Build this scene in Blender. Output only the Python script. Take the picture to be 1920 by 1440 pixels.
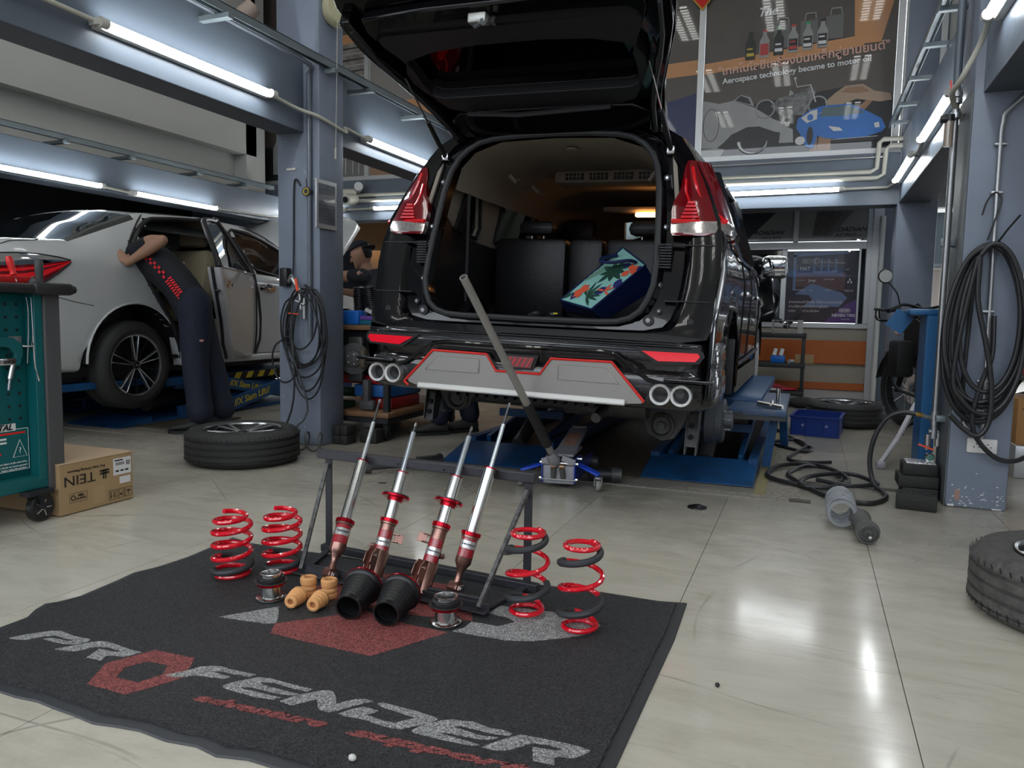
import bpy, bmesh, math, random
from mathutils import Vector, Matrix, Euler
random.seed(7)
for o in list(bpy.data.objects): bpy.data.objects.remove(o)
SC = bpy.context.scene
COL = SC.collection
# ------------------------------------------------------------------ camera
cam_d = bpy.data.cameras.new('camera'); cam = bpy.data.objects.new('camera', cam_d); COL.objects.link(cam)
cam_d.sensor_width = 36; cam_d.lens = 36*1435/1920; cam_d.clip_end = 200; cam_d.clip_start = .02
RC = Matrix(((.93227428, -.05029128, .35823938), (.36128252, .07899008, -.92910468), (.01842851, .99560602, .09180979)))
cam.matrix_world = Matrix.Translation((0, 0, .9)) @ RC.to_4x4()
SC.camera = cam
# ------------------------------------------------------------------ world, exposure
SC.view_settings.view_transform = 'Standard'; SC.view_settings.look = 'None'
SC.view_settings.gamma = 1; SC.view_settings.use_curve_mapping = False
SC.view_settings.exposure = 0.42
W = bpy.data.worlds.new('world'); SC.world = W; W.use_nodes = True
bg = W.node_tree.nodes['Background']; bg.inputs[0].default_value = (.86, .93, 1, 1); bg.inputs[1].default_value = 3.2
SC.cycles.max_bounces = 8; SC.cycles.diffuse_bounces = 4; SC.cycles.glossy_bounces = 4; SC.cycles.transmission_bounces = 6
SC.cycles.transparent_max_bounces = 8; SC.cycles.caustics_reflective = False; SC.cycles.caustics_refractive = False
SC.cycles.sample_clamp_indirect = 6

# ------------------------------------------------------------------ materials
MATS = {}
def mat(name, col=(.5, .5, .5), rough=.5, metal=0., coat=0., emit=None, es=0., alpha=1., trans=0., ior=1.45, spec=.5,
        noise=0., nscale=8., dark=None, bump=0., bscale=60., rvar=0., coat_r=.03):
    """principled material; noise mixes col with dark by a procedural noise in object space"""
    if name in MATS: return MATS[name]
    m = bpy.data.materials.new(name); m.use_nodes = True; nt = m.node_tree; n = nt.nodes; L = nt.links
    b = n['Principled BSDF']
    b.inputs['Base Color'].default_value = (*col, 1); b.inputs['Roughness'].default_value = rough
    b.inputs['Metallic'].default_value = metal; b.inputs['IOR'].default_value = ior
    b.inputs['Coat Weight'].default_value = coat; b.inputs['Coat Roughness'].default_value = coat_r
    b.inputs['Specular IOR Level'].default_value = spec
    b.inputs['Alpha'].default_value = alpha; b.inputs['Transmission Weight'].default_value = trans
    if emit: b.inputs['Emission Color'].default_value = (*emit, 1); b.inputs['Emission Strength'].default_value = es
    tc = None
    if noise or bump or rvar:
        tc = n.new('ShaderNodeTexCoord')
    if noise:
        t = n.new('ShaderNodeTexNoise'); t.inputs['Scale'].default_value = nscale; t.inputs['Detail'].default_value = 6
        t.inputs['Roughness'].default_value = .65
        L.new(tc.outputs['Object'], t.inputs['Vector'])
        r = n.new('ShaderNodeValToRGB'); r.color_ramp.elements[0].position = .5-.28; r.color_ramp.elements[1].position = .5+.22
        d = dark if dark else tuple(c*.5 for c in col)
        r.color_ramp.elements[0].color = (*[d[i]*noise+col[i]*(1-noise) for i in range(3)], 1); r.color_ramp.elements[1].color = (*col, 1)
        L.new(t.outputs['Fac'], r.inputs['Fac']); L.new(r.outputs['Color'], b.inputs['Base Color'])
        if rvar:
            mp = n.new('ShaderNodeMapRange'); mp.inputs['To Min'].default_value = max(.02, rough+rvar); mp.inputs['To Max'].default_value = max(.02, rough-rvar)
            mp.inputs['From Min'].default_value = .3; mp.inputs['From Max'].default_value = .7
            L.new(t.outputs['Fac'], mp.inputs['Value']); L.new(mp.outputs[0], b.inputs['Roughness'])
    if bump:
        t2 = n.new('ShaderNodeTexNoise'); t2.inputs['Scale'].default_value = bscale; t2.inputs['Detail'].default_value = 3
        L.new(tc.outputs['Object'], t2.inputs['Vector'])
        bp = n.new('ShaderNodeBump'); bp.inputs['Strength'].default_value = bump; bp.inputs['Distance'].default_value = .01
        L.new(t2.outputs['Fac'], bp.inputs['Height']); L.new(bp.outputs['Normal'], b.inputs['Normal'])
    MATS[name] = m
    return m

# ------------------------------------------------------------------ mesh builder
ORG = {}
def frame_of(d, up=(0, 0, 1)):
    d = Vector(d).normalized(); up = Vector(up)
    if abs(d.dot(up)) > .98: up = Vector((0, 1, 0)) if abs(d.y) < .9 else Vector((1, 0, 0))
    a = up.cross(d).normalized(); b = d.cross(a).normalized()
    return a, b, d
class B:
    def __init__(s): s.v = []; s.f = []; s.sm = []
    def add(s, vs, fs, smooth=False):
        k = len(s.v); s.v += [tuple(p) for p in vs]; s.f += [tuple(i+k for i in f) for f in fs]; s.sm += [smooth]*len(fs); return s
    def box(s, x0, x1, y0, y1, z0, z1):
        return s.add([(x0, y0, z0), (x1, y0, z0), (x1, y1, z0), (x0, y1, z0), (x0, y0, z1), (x1, y0, z1), (x1, y1, z1), (x0, y1, z1)],
                     [(0, 3, 2, 1), (4, 5, 6, 7), (0, 1, 5, 4), (1, 2, 6, 5), (2, 3, 7, 6), (3, 0, 4, 7)])
    def cbox(s, x0, x1, y0, y1, z0, z1, c=.01):
        """box with all edges chamfered"""
        bm = bmesh.new(); bmesh.ops.create_cube(bm, size=1)
        for v in bm.verts: v.co = Vector(((x0+x1)/2+v.co.x*(x1-x0), (y0+y1)/2+v.co.y*(y1-y0), (z0+z1)/2+v.co.z*(z1-z0)))
        c = min(c, (x1-x0)*.45, (y1-y0)*.45, (z1-z0)*.45)
        bmesh.ops.bevel(bm, geom=bm.edges[:], offset=c, segments=2, affect='EDGES', profile=.5)
        return s.bm(bm)
    def bm(s, bm, smooth=False, mtx=None):
        if mtx: bm.transform(mtx)
        bm.verts.index_update()
        s.add([v.co[:] for v in bm.verts], [[v.index for v in f.verts] for f in bm.faces], smooth); bm.free(); return s
    def bar(s, p0, p1, w, h=None, up=(0, 0, 1)):
        h = w if h is None else h
        p0 = Vector(p0); p1 = Vector(p1); a, b, d = frame_of(p1-p0, up); vs = []
        for p in (p0, p1):
            for i, j in ((-1, -1), (1, -1), (1, 1), (-1, 1)): vs.append(p+a*(i*w/2)+b*(j*h/2))
        return s.add(vs, [(0, 3, 2, 1), (4, 5, 6, 7), (0, 1, 5, 4), (1, 2, 6, 5), (2, 3, 7, 6), (3, 0, 4, 7)])
    def cyl(s, p0, p1, r0, r1=None, n=20, caps=True):
        r1 = r0 if r1 is None else r1
        p0 = Vector(p0); p1 = Vector(p1); a, b, d = frame_of(p1-p0); vs = []
        for p, r in ((p0, r0), (p1, r1)):
            for i in range(n):
                t = 2*math.pi*i/n; vs.append(p+a*(r*math.cos(t))+b*(r*math.sin(t)))
        s.add(vs, [(i, (i+1) % n, n+(i+1) % n, n+i) for i in range(n)], True)
        if caps: s.add(vs[:n], [tuple(range(n))[::-1]]); s.add(vs[n:], [tuple(range(n))])
        return s
    def lathe(s, prof, p0=(0, 0, 0), d=(0, 0, 1), n=32, smooth=True, close=False, up=(0, 0, 1)):
        """prof: (radius, height along d)"""
        p0 = Vector(p0); a, b, d = frame_of(d, up); vs = []; fs = []; m = len(prof)
        for r, h in prof:
            for i in range(n):
                t = 2*math.pi*i/n; vs.append(p0+d*h+a*(r*math.cos(t))+b*(r*math.sin(t)))
        for k in range(m if close else m-1):
            k2 = (k+1) % m
            for i in range(n): fs.append((k*n+i, k*n+(i+1) % n, k2*n+(i+1) % n, k2*n+i))
        return s.add(vs, fs, smooth)
    def tube(s, pts, r, n=10, closed=False, caps=True, rs=None):
        pts = [Vector(p) for p in pts]; m = len(pts); vs = []; fs = []
        a = None
        for k, p in enumerate(pts):
            d = (pts[(k+1) % m]-pts[k-1]) if (closed or 0 < k < m-1) else (pts[1]-pts[0] if k == 0 else pts[-1]-pts[-2])
            if d.length < 1e-9: d = Vector((0, 0, 1))
            d.normalize()
            if a is None: a, b, _ = frame_of(d)
            else:
                a = (a-d*a.dot(d))
                a = a.normalized() if a.length > 1e-6 else frame_of(d)[0]
            b = d.cross(a); rr = rs[k] if rs else r
            for i in range(n):
                t = 2*math.pi*i/n; vs.append(p+a*(rr*math.cos(t))+b*(rr*math.sin(t)))
        for k in range(m if closed else m-1):
            k2 = (k+1) % m
            for i in range(n): fs.append((k*n+i, k*n+(i+1) % n, k2*n+(i+1) % n, k2*n+i))
        s.add(vs, fs, True)
        if caps and not closed: s.add(vs[:n], [tuple(range(n))[::-1]]); s.add(vs[-n:], [tuple(range(n))])
        return s
    def prism(s, poly, p0, u, v, depth, smooth=False, holes=()):
        """polygon (2d) in plane p0+u*x+v*y extruded along u x v by depth (may be concave, may have holes)"""
        p0 = Vector(p0); u = Vector(u); v = Vector(v); n = u.cross(v).normalized()*depth
        from mathutils.geometry import tessellate_polygon
        loops = [list(poly)]+[list(h) for h in holes]
        flat = [p for l in loops for p in l]
        tri = tessellate_polygon([[Vector((p[0], p[1], 0)) for p in l] for l in loops])
        N = len(flat); A = [p0+u*p[0]+v*p[1] for p in flat]; Bv = [q+n for q in A]
        fs = []
        for t in tri:
            a, b, c = t
            ar = (flat[b][0]-flat[a][0])*(flat[c][1]-flat[a][1])-(flat[b][1]-flat[a][1])*(flat[c][0]-flat[a][0])
            if ar < 0: a, b, c = a, c, b
            fs.append((a+N, b+N, c+N)); fs.append((c, b, a))
        k = 0
        for li, l in enumerate(loops):
            m = len(l); ar = sum(l[i][0]*l[(i+1) % m][1]-l[(i+1) % m][0]*l[i][1] for i in range(m))
            for i in range(m):
                a, b = k+i, k+(i+1) % m
                fs.append((a, b, b+N, a+N) if (ar > 0) == (li == 0) else (b, a, a+N, b+N))
            k += m
        return s.add(A+Bv, fs, smooth)
    def loft(s, secs, closed=False, smooth=True, caps=False):
        m = len(secs[0]); vs = [p for c in secs for p in c]; fs = []
        for k in range(len(secs)-1):
            for i in range(m if closed else m-1):
                j = (i+1) % m; fs.append((k*m+i, k*m+j, (k+1)*m+j, (k+1)*m+i))
        s.add(vs, fs, smooth)
        if caps: s.add(secs[0], [tuple(range(m))[::-1]]); s.add(secs[-1], [tuple(range(m))])
        return s
    def sphere(s, c, r, n=16, sc=(1, 1, 1), mtx=None):
        bm = bmesh.new(); bmesh.ops.create_uvsphere(bm, u_segments=n, v_segments=max(6, n//2), radius=r)
        for v in bm.verts: v.co = Vector((v.co.x*sc[0], v.co.y*sc[1], v.co.z*sc[2]))
        if mtx: bm.transform(mtx)
        for v in bm.verts: v.co += Vector(c)
        return s.bm(bm, True)
    def xf(s, M):
        s.v = [tuple(M @ Vector(p)) for p in s.v]; return s
    def build(s, name, material, parent=None, angle=35, bev=0, solid=0, sub=0, fix=False, remesh=0, **props):
        me = bpy.data.meshes.new(name); org = ORG.get(parent, Vector((0, 0, 0))) if parent else Vector((0, 0, 0))
        me.from_pydata([(p[0]-org[0], p[1]-org[1], p[2]-org[2]) for p in s.v], [], s.f)
        if fix or sub:
            bm = bmesh.new(); bm.from_mesh(me); bmesh.ops.remove_doubles(bm, verts=bm.verts[:], dist=1e-5)
            bmesh.ops.recalc_face_normals(bm, faces=bm.faces[:]); bm.to_mesh(me); bm.free()
            me.polygons.foreach_set('use_smooth', [True]*len(me.polygons))
        else: me.polygons.foreach_set('use_smooth', s.sm)
        me.update(); me.set_sharp_from_angle(angle=math.radians(angle))
        if isinstance(material, (list, tuple)):
            for m in material: me.materials.append(m)
        else: me.materials.append(material)
        o = bpy.data.objects.new(name, me); COL.objects.link(o)
        if parent: o.parent = parent; ORG[o] = org
        if remesh:
            md = o.modifiers.new('remesh', 'REMESH'); md.mode = 'VOXEL'; md.voxel_size = remesh; md.use_smooth_shade = True
            md = o.modifiers.new('smooth', 'SMOOTH'); md.factor = .5; md.iterations = 5
        if sub: md = o.modifiers.new('sub', 'SUBSURF'); md.levels = sub; md.render_levels = sub
        if solid: md = o.modifiers.new('solid', 'SOLIDIFY'); md.thickness = solid; md.offset = -1
        if bev: md = o.modifiers.new('bevel', 'BEVEL'); md.width = bev; md.segments = 2; md.limit_method = 'ANGLE'; md.angle_limit = math.radians(40)
        for k, val in props.items(): o[k] = val
        return o
def thing(name, label, cat, loc=(0, 0, 0), rot=(0, 0, 0), group=None, local=False):
    o = bpy.data.objects.new(name, None); COL.objects.link(o); o.location = loc; o.rotation_euler = rot; o.empty_display_size = .1
    o['label'] = label; o['category'] = cat
    if group: o['group'] = group
    ORG[o] = Vector((0, 0, 0)) if local else Vector(loc)
    return o
def tag(o, label, cat, group=None):
    o['label'] = label; o['category'] = cat
    if group: o['group'] = group
    return o
def struct(b, name, m, **k):
    return b.build(name, m, kind='structure', **k)
def dup(root, loc=None, rot=None, label=None, scale=None):
    def cp(o, par):
        c = o.copy(); COL.objects.link(c); c.parent = par; c.matrix_parent_inverse = o.matrix_parent_inverse.copy()
        for ch in kids.get(o, []): cp(ch, c)
        return c
    kids = {}
    for o in bpy.data.objects:
        if o.parent: kids.setdefault(o.parent, []).append(o)
    r = cp(root, None)
    if loc is not None: r.location = loc
    if rot is not None: r.rotation_euler = rot
    if scale is not None: r.scale = scale
    if label: r['label'] = label
    return r
def text(body, loc, u, n, size, material, parent=None, name='lettering', shear=0., align='CENTER', ext=.0008, sx=1., bold=0., font=None):
    """flat lettering: u = reading direction, n = outward normal"""
    c = bpy.data.curves.new(name, 'FONT'); c.body = body; c.size = size; c.align_x = align; c.align_y = 'CENTER'; c.shear = shear; c.extrude = ext; c.offset = bold
    c.resolution_u = 3
    tmp = bpy.data.objects.new(name, c); me = bpy.data.meshes.new_from_object(tmp); bpy.data.objects.remove(tmp); bpy.data.curves.remove(c)
    me.materials.clear(); me.materials.append(material)
    o = bpy.data.objects.new(name, me); COL.objects.link(o)
    u = Vector(u).normalized(); n = Vector(n).normalized(); v = n.cross(u)
    Mx = Matrix((u*sx, v, n)).transposed().to_4x4()
    org = ORG.get(parent, Vector((0, 0, 0))) if parent else Vector((0, 0, 0))
    Mx = Matrix.Translation(Vector(loc)-org) @ Mx
    if parent: o.parent = parent
    o.matrix_local = Mx if parent else Mx
    if not parent: o.matrix_world = Mx
    return o
def smooth_path(pts, k=6, closed=False):
    """Catmull-Rom through points"""
    P = [Vector(p) for p in pts]; out = []; m = len(P)
    rng = range(m) if closed else range(m-1)
    for i in rng:
        p0 = P[(i-1) % m] if closed or i > 0 else P[0]*2-P[1]
        p1 = P[i]; p2 = P[(i+1) % m]; p3 = P[(i+2) % m] if closed or i+2 < m else P[-1]*2-P[-2]
        for j in range(k):
            t = j/k
            out.append(.5*((2*p1)+(p2-p0)*t+(2*p0-5*p1+4*p2-p3)*t*t+(3*p1-p0-3*p2+p3)*t**3))
    if not closed: out.append(P[-1])
    return out
# ================================================================== materials in common
BLUEGREY = (.135, .165, .205)
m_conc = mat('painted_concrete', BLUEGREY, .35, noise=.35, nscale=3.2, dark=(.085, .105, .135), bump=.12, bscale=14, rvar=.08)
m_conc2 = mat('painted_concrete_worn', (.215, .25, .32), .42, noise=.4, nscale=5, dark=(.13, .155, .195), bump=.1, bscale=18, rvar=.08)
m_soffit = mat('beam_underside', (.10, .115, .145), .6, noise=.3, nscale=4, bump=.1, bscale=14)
m_white = mat('white_plaster', (.56, .56, .53), .75, noise=.18, nscale=2.5, dark=(.40, .41, .39))
m_cream = mat('cream_panel', (.50, .46, .37), .6, noise=.25, nscale=5)
m_alu = mat('aluminium_frame', (.55, .56, .56), .35, .6)
m_steelch = mat('painted_channel', (.20, .24, .26), .4, .3, noise=.2, nscale=10)
m_pvc = mat('cream_conduit', (.55, .54, .47), .4)
m_black = mat('black_rubber', (.012, .012, .013), .55)
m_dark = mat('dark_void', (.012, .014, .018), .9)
m_tube = mat('fluorescent_tube', (1, 1, 1), .4, emit=(.93, .97, 1), es=26)
m_lampw = mat('lamp_body', (.6, .6, .56), .4)
m_steel = mat('bright_steel', (.62, .62, .63), .22, 1.)
m_chrome = mat('chrome', (.8, .8, .82), .06, 1.)
m_galv = mat('galvanised_steel', (.45, .46, .47), .38, .9, noise=.3, nscale=30)
m_red = mat('signal_red', (.75, .02, .015), .4)
m_glass_dark = mat('tinted_glass', (.010, .013, .016), .02, coat=1., spec=.8)
m_blk = mat('satin_black', (.014, .014, .016), .4)
# ================================================================== floor : tiles with joints
def tile_material():
    m = bpy.data.materials.new('polished_floor_tile'); m.use_nodes = True; nt = m.node_tree; n = nt.nodes; L = nt.links; b = n['Principled BSDF']
    g = n.new('ShaderNodeNewGeometry')
    def noise(sc, det=5, ro=.6, dist=0.):
        t = n.new('ShaderNodeTexNoise'); t.inputs['Scale'].default_value = sc; t.inputs['Detail'].default_value = det; t.inputs['Roughness'].default_value = ro
        t.inputs['Distortion'].default_value = dist; L.new(g.outputs['Position'], t.inputs['Vector']); return t
    def ramp(src, els):
        r = n.new('ShaderNodeValToRGB'); e = r.color_ramp.elements
        e[0].position, e[0].color = els[0][0], (*els[0][1], 1); e[1].position, e[1].color = els[-1][0], (*els[-1][1], 1)
        for p, c in els[1:-1]: q = e.new(p); q.color = (*c, 1)
        L.new(src, r.inputs['Fac']); return r
    mp = n.new('ShaderNodeMapping'); mp.inputs['Scale'].default_value = (1.1, 4.2, 1); L.new(g.outputs['Position'], mp.inputs['Vector'])
    t1 = noise(2.6, 8, .7, .6); L.new(mp.outputs[0], t1.inputs['Vector'])
    base = ramp(t1.outputs['Fac'], [(.25, (.46, .425, .345)), (.5, (.56, .525, .44)), (.75, (.63, .595, .51))])
    # dirt grows towards the lift
    sp = n.new('ShaderNodeSeparateXYZ'); L.new(g.outputs['Position'], sp.inputs[0])
    t2 = noise(1.6, 7, .7)
    my = n.new('ShaderNodeMapRange'); my.inputs['From Min'].default_value = 2.5; my.inputs['From Max'].default_value = 4.2; my.inputs['To Min'].default_value = -.10; my.inputs['To Max'].default_value = .40
    L.new(sp.outputs['Y'], my.inputs['Value'])
    ad = n.new('ShaderNodeMath'); ad.operation = 'ADD'; L.new(my.outputs[0], ad.inputs[0]); L.new(t2.outputs['Fac'], ad.inputs[1])
    dirt = ramp(ad.outputs[0], [(.48, (0, 0, 0)), (.95, (.75, .75, .75))])
    mx = n.new('ShaderNodeMixRGB'); mx.inputs[2].default_value = (.13, .12, .10, 1); L.new(dirt.outputs[0], mx.inputs[0]); L.new(base.outputs[0], mx.inputs[1])
    # scratches and tyre streaks: thin curved lines of distorted waves
    def scratch(sc, rot, dist, w, off):
        mm = n.new('ShaderNodeMapping'); mm.inputs['Rotation'].default_value = (0, 0, rot); mm.inputs['Location'].default_value = (off, off*.7, 0)
        L.new(g.outputs['Position'], mm.inputs['Vector'])
        wv = n.new('ShaderNodeTexWave'); wv.inputs['Scale'].default_value = sc; wv.inputs['Distortion'].default_value = dist; wv.inputs['Detail'].default_value = 2; wv.inputs['Detail Scale'].default_value = .8
        L.new(mm.outputs[0], wv.inputs['Vector'])
        r = n.new('ShaderNodeMapRange'); r.inputs['From Min'].default_value = 1-w; r.inputs['From Max'].default_value = 1
        L.new(wv.outputs['Fac'], r.inputs['Value'])
        nz = noise(1.3+off*.1, 2); k = n.new('ShaderNodeMapRange'); k.inputs['From Min'].default_value = .5; k.inputs['From Max'].default_value = .62
        L.new(nz.outputs['Fac'], k.inputs['Value'])
        mu = n.new('ShaderNodeMath'); mu.operation = 'MULTIPLY'; L.new(r.outputs[0], mu.inputs[0]); L.new(k.outputs[0], mu.inputs[1]); return mu
    s1 = scratch(.55, .35, 9, .0012, 3.1); s2 = scratch(.8, 2.0, 7, .0012, 7.7); s3 = scratch(.5, 1.2, 11, .001, 1.2)
    a1 = n.new('ShaderNodeMath'); a1.operation = 'MAXIMUM'; L.new(s1.outputs[0], a1.inputs[0]); L.new(s2.outputs[0], a1.inputs[1])
    a2 = n.new('ShaderNodeMath'); a2.operation = 'MAXIMUM'; L.new(a1.outputs[0], a2.inputs[0]); L.new(s3.outputs[0], a2.inputs[1])
    a3 = n.new('ShaderNodeMath'); a3.operation = 'MULTIPLY'; a3.inputs[1].default_value = .5; L.new(a2.outputs[0], a3.inputs[0])
    mx2 = n.new('ShaderNodeMixRGB'); mx2.inputs[2].default_value = (.17, .155, .13, 1); L.new(a3.outputs[0], mx2.inputs[0]); L.new(mx.outputs[0], mx2.inputs[1])
    # fine scuffs
    mp3 = n.new('ShaderNodeMapping'); mp3.inputs['Scale'].default_value = (6, 26, 1); mp3.inputs['Rotation'].default_value = (0, 0, .3); L.new(g.outputs['Position'], mp3.inputs['Vector'])
    t4 = noise(1.6, 6, .75, .8); L.new(mp3.outputs[0], t4.inputs['Vector'])
    sc4 = ramp(t4.outputs['Fac'], [(.60, (0, 0, 0)), (.78, (.35, .35, .35))])
    mx3 = n.new('ShaderNodeMixRGB'); mx3.inputs[2].default_value = (.22, .20, .165, 1); L.new(sc4.outputs[0], mx3.inputs[0]); L.new(mx2.outputs[0], mx3.inputs[1])
    L.new(mx3.outputs[0], b.inputs['Base Color'])
    rr = n.new('ShaderNodeMapRange'); rr.inputs['To Min'].default_value = .09; rr.inputs['To Max'].default_value = .30; rr.inputs['From Min'].default_value = .3; rr.inputs['From Max'].default_value = .8
    L.new(ad.outputs[0], rr.inputs['Value']); L.new(rr.outputs[0], b.inputs['Roughness'])
    b.inputs['Specular IOR Level'].default_value = .5
    return m
m_tile = tile_material()
m_joint = mat('floor_joint', (.10, .085, .075), .8)
fl = struct(B().box(-9, 4.5, -3.5, 11, -.12, -.004), 'floor', m_joint)
tb = B(); hx, hy = .598/2-.0012, .575/2-.0010
tme = B().add([(-hx, -hy, 0), (hx, -hy, 0), (hx, hy, 0), (-hx, hy, 0), (-hx, -hy, -.004), (hx, -hy, -.004), (hx, hy, -.004), (-hx, hy, -.004)],
              [(0, 1, 2, 3), (4, 5, 1, 0), (5, 6, 2, 1), (6, 7, 3, 2), (7, 4, 0, 3)])
t0 = tme.build('tile', m_tile, fl)
first = True
for i in range(-12, 4):
    for j in range(-3, 15):
        x = .261+.598*(i+.5); y = 2.110+.575*(j+.5)
        if x < -7.2 or (x > 1.4 and y < 2): continue
        if y < 1.2 and x < -3.6: continue
        o = t0 if first else t0.copy()
        if not first: COL.objects.link(o)
        first = False
        o.location = (x, y, 0); o.rotation_euler = (random.uniform(-.0006, .0006), random.uniform(-.0006, .0006), 0)
# ================================================================== walls, beams, columns
T = 4.9
struct(B().box(-9, 4.5, -3.5, 11, T, T+.2), 'ceiling', m_white)
# columns
def column(name, x0, x1, y0, y1, z1=T):
    return struct(B().cbox(x0, x1, y0, y1, 0, z1, .012), name, m_conc2)
column('column_left', -3.31, -2.98, 4.225, 4.5)
column('column_right', .66, .92, 4.20, 4.52)
column('column_back_right', .69, 1.02, 7.85, 8.15)
column('column_back_left', -6.9, -6.62, 7.9, 8.2)
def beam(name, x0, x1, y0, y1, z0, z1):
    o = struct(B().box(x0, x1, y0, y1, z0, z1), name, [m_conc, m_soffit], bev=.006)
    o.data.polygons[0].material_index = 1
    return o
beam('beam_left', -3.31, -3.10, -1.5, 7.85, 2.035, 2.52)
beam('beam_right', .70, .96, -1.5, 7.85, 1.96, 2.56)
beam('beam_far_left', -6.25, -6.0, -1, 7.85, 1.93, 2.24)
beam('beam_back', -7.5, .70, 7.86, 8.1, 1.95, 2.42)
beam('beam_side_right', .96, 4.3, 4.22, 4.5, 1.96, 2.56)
# white wall of the next bay, stepped, above its beam
struct(B().box(-6.55, -6.25, -1, 7.6, 2.70, T), 'wall_upper_left', m_white)
struct(B().box(-6.6, -6.42, -1, 7.5, 2.24, 2.70), 'trim_1', m_white)
struct(B().box(-6.42, -6.25, 7.42, 7.75, 2.24, T), 'trim_2', m_white)
struct(B().box(-9, -8.8, -3.5, 9.6, 0, T), 'wall_left', mat('far_wall_darkness', (.05, .055, .065), .8))  # darkness of the next bay put into the wall colour
# steel grilles, dim, behind the white car
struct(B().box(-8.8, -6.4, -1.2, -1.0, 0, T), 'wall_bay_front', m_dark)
struct(B().box(4.3, 4.5, -3.5, 11, 0, T), 'wall_right', m_white)
# back wall: glazed upper storey at y 7.9, lower storey at y 9.4
struct(B().box(-9, -6.9, 7.95, 8.2, 0, T), 'wall_back_left', m_dark)  # near-black colour stands for the darkness beyond the next bay
struct(B().box(-6.9, .62, 8.1, 9.6, 2.3, 2.42), 'wall_back_slab', m_soffit)
m_orangew = mat('orange_wall', (.72, .36, .14), .6)
# lower back wall right of the black car, window opening left free
bx0, bx1 = -2.2, .72
struct(B().box(bx0, bx1, 9.40, 9.55, 0, .80), 'wall_back', m_cream)
struct(B().box(.70, 1.04, 9.42, 9.6, 0, 2.3), 'wall_back_corner', m_conc2)
struct(B().box(bx0, bx1, 9.50, 9.55, 2.10, 2.3), 'wall_back_top', m_cream)
struct(B().box(-6.9, -4.6, 9.5, 9.6, 1.75, 2.32), 'wall_back_orange', m_orangew)
struct(B().box(-4.6, -2.2, 9.5, 9.6, 0, 2.32), 'wall_back_orange_right', m_orangew)
struct(B().box(-6.9, -5.95, 9.5, 9.6, 0, 1.75), 'wall_back_dark', mat('dark_partition', (.05, .055, .06), .6))
struct(B().box(-6.1, -4.5, 9.9, 9.95, 0, 1.9), 'wall_back_room', mat('brown_partition', (.30, .24, .17), .6, noise=.3))
# skirting strip and right jamb
struct(B().box(bx0, .60, 9.385, 9.40, 0, .10), 'baseboard_back', mat('pale_skirting', (.62, .58, .56), .5))
struct(B().box(.60, .70, 9.30, 9.42, 0, 2.3), 'trim_3', m_alu)
struct(B().cyl((.69, 9.27, 0), (.69, 9.27, 2.02), .028), 'trim_4', mat('white_pipe', (.75, .76, .74), .35))
# orange boards on the back wall
m_orb = mat('orange_board', (.62, .16, .035), .45, noise=.15, nscale=6)
ob = thing('orange_board', 'wide orange board fixed to the cream wall under the poster window', 'board', (.1, 9.39, .45))
B().box(-1.7, .63, 9.35, 9.385, .40, .66).build('panel', m_orb, ob, bev=.004)
ob = thing('orange_board', 'narrow orange board low on the cream wall below the wide one', 'board', (.1, 9.39, .15))
B().box(-1.7, .60, 9.36, 9.385, .105, .185).build('panel', m_orb, ob, bev=.004)
# side room beyond the right columns with bright street door
struct(B().box(1.02, 1.08, 9.3, 9.42, 0, 2.3), 'door_1', m_alu)
struct(B().box(1.08, 3.9, 9.3, 9.42, 2.10, 2.3), 'trim_5', m_alu)
struct(B().box(1.02, 4.3, 8.0, 9.6, 2.3, 2.42), 'ceiling_side', m_soffit)
# ================================================================== fluorescent lamps
def batten(label, a, b, out, group=None, w=.045):
    """tube lamp from a to b; out = unit vector away from the beam"""
    a = Vector(a); b = Vector(b); out = Vector(out); d = (b-a).normalized()
    t = thing('batten_lamp', label, 'lamp', a, group=group)
    bb = B().bar(a-out*.045, b-out*.045, .045, .04, up=out); bb.build('lamp_body', m_lampw, t, bev=.004)
    B().cyl(a+d*.025, b-d*.025, .0165, n=14).build('tube', m_tube, t)
    for p, s in ((a, 1), (b, -1)):
        B().cyl(p-d*s*.012, p+d*s*.028, .024, n=14).bar(p-out*.05, p+out*.005, .03, .05, up=d).build('end_cap', m_lampw, t)
    return t
G = 'fluorescent battens on the beams'
batten('lit fluorescent tube on near face of left beam, biggest one, upper left', (-3.035, 2.66, 2.17), (-3.035, 3.85, 2.17), (1, 0, 0), G)
batten('lit tube on left beam just behind the left grey column', (-3.035, 4.90, 2.135), (-3.035, 6.1, 2.135), (1, 0, 0), G)
batten('lit tube on far left beam above the white car boot, cut by picture edge', (-5.94, 3.98, 1.965), (-5.94, 5.17, 1.965), (1, 0, 0), G)
batten('lit tube on far left beam above the white car roof', (-5.94, 5.50, 1.955), (-5.94, 6.6, 1.955), (1, 0, 0), G)
batten('lit tube on back beam seen either side of the left column', (-6.35, 7.80, 2.075), (-5.15, 7.80, 2.075), (0, -1, 0), G)
batten('lit tube on back beam partly hidden by black car tail lamp', (-4.78, 7.80, 2.08), (-3.58, 7.80, 2.08), (0, -1, 0), G)
batten('lit tube on back beam above the tyre posters, right of black car', (-.98, 7.80, 2.09), (.22, 7.80, 2.10), (0, -1, 0), G)
batten('lit tube at top right corner in front of right column', (.64, 2.70, 2.20), (.64, 3.89, 2.20), (-1, 0, 0), G)
batten('lit tube on right beam beside the air filter bowl', (.64, 4.80, 2.13), (.64, 6.00, 2.13), (-1, 0, 0), G)
batten('lit tube at the far end of the right beam', (.64, 6.48, 2.13), (.64, 7.66, 2.13), (-1, 0, 0), G)
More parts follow.
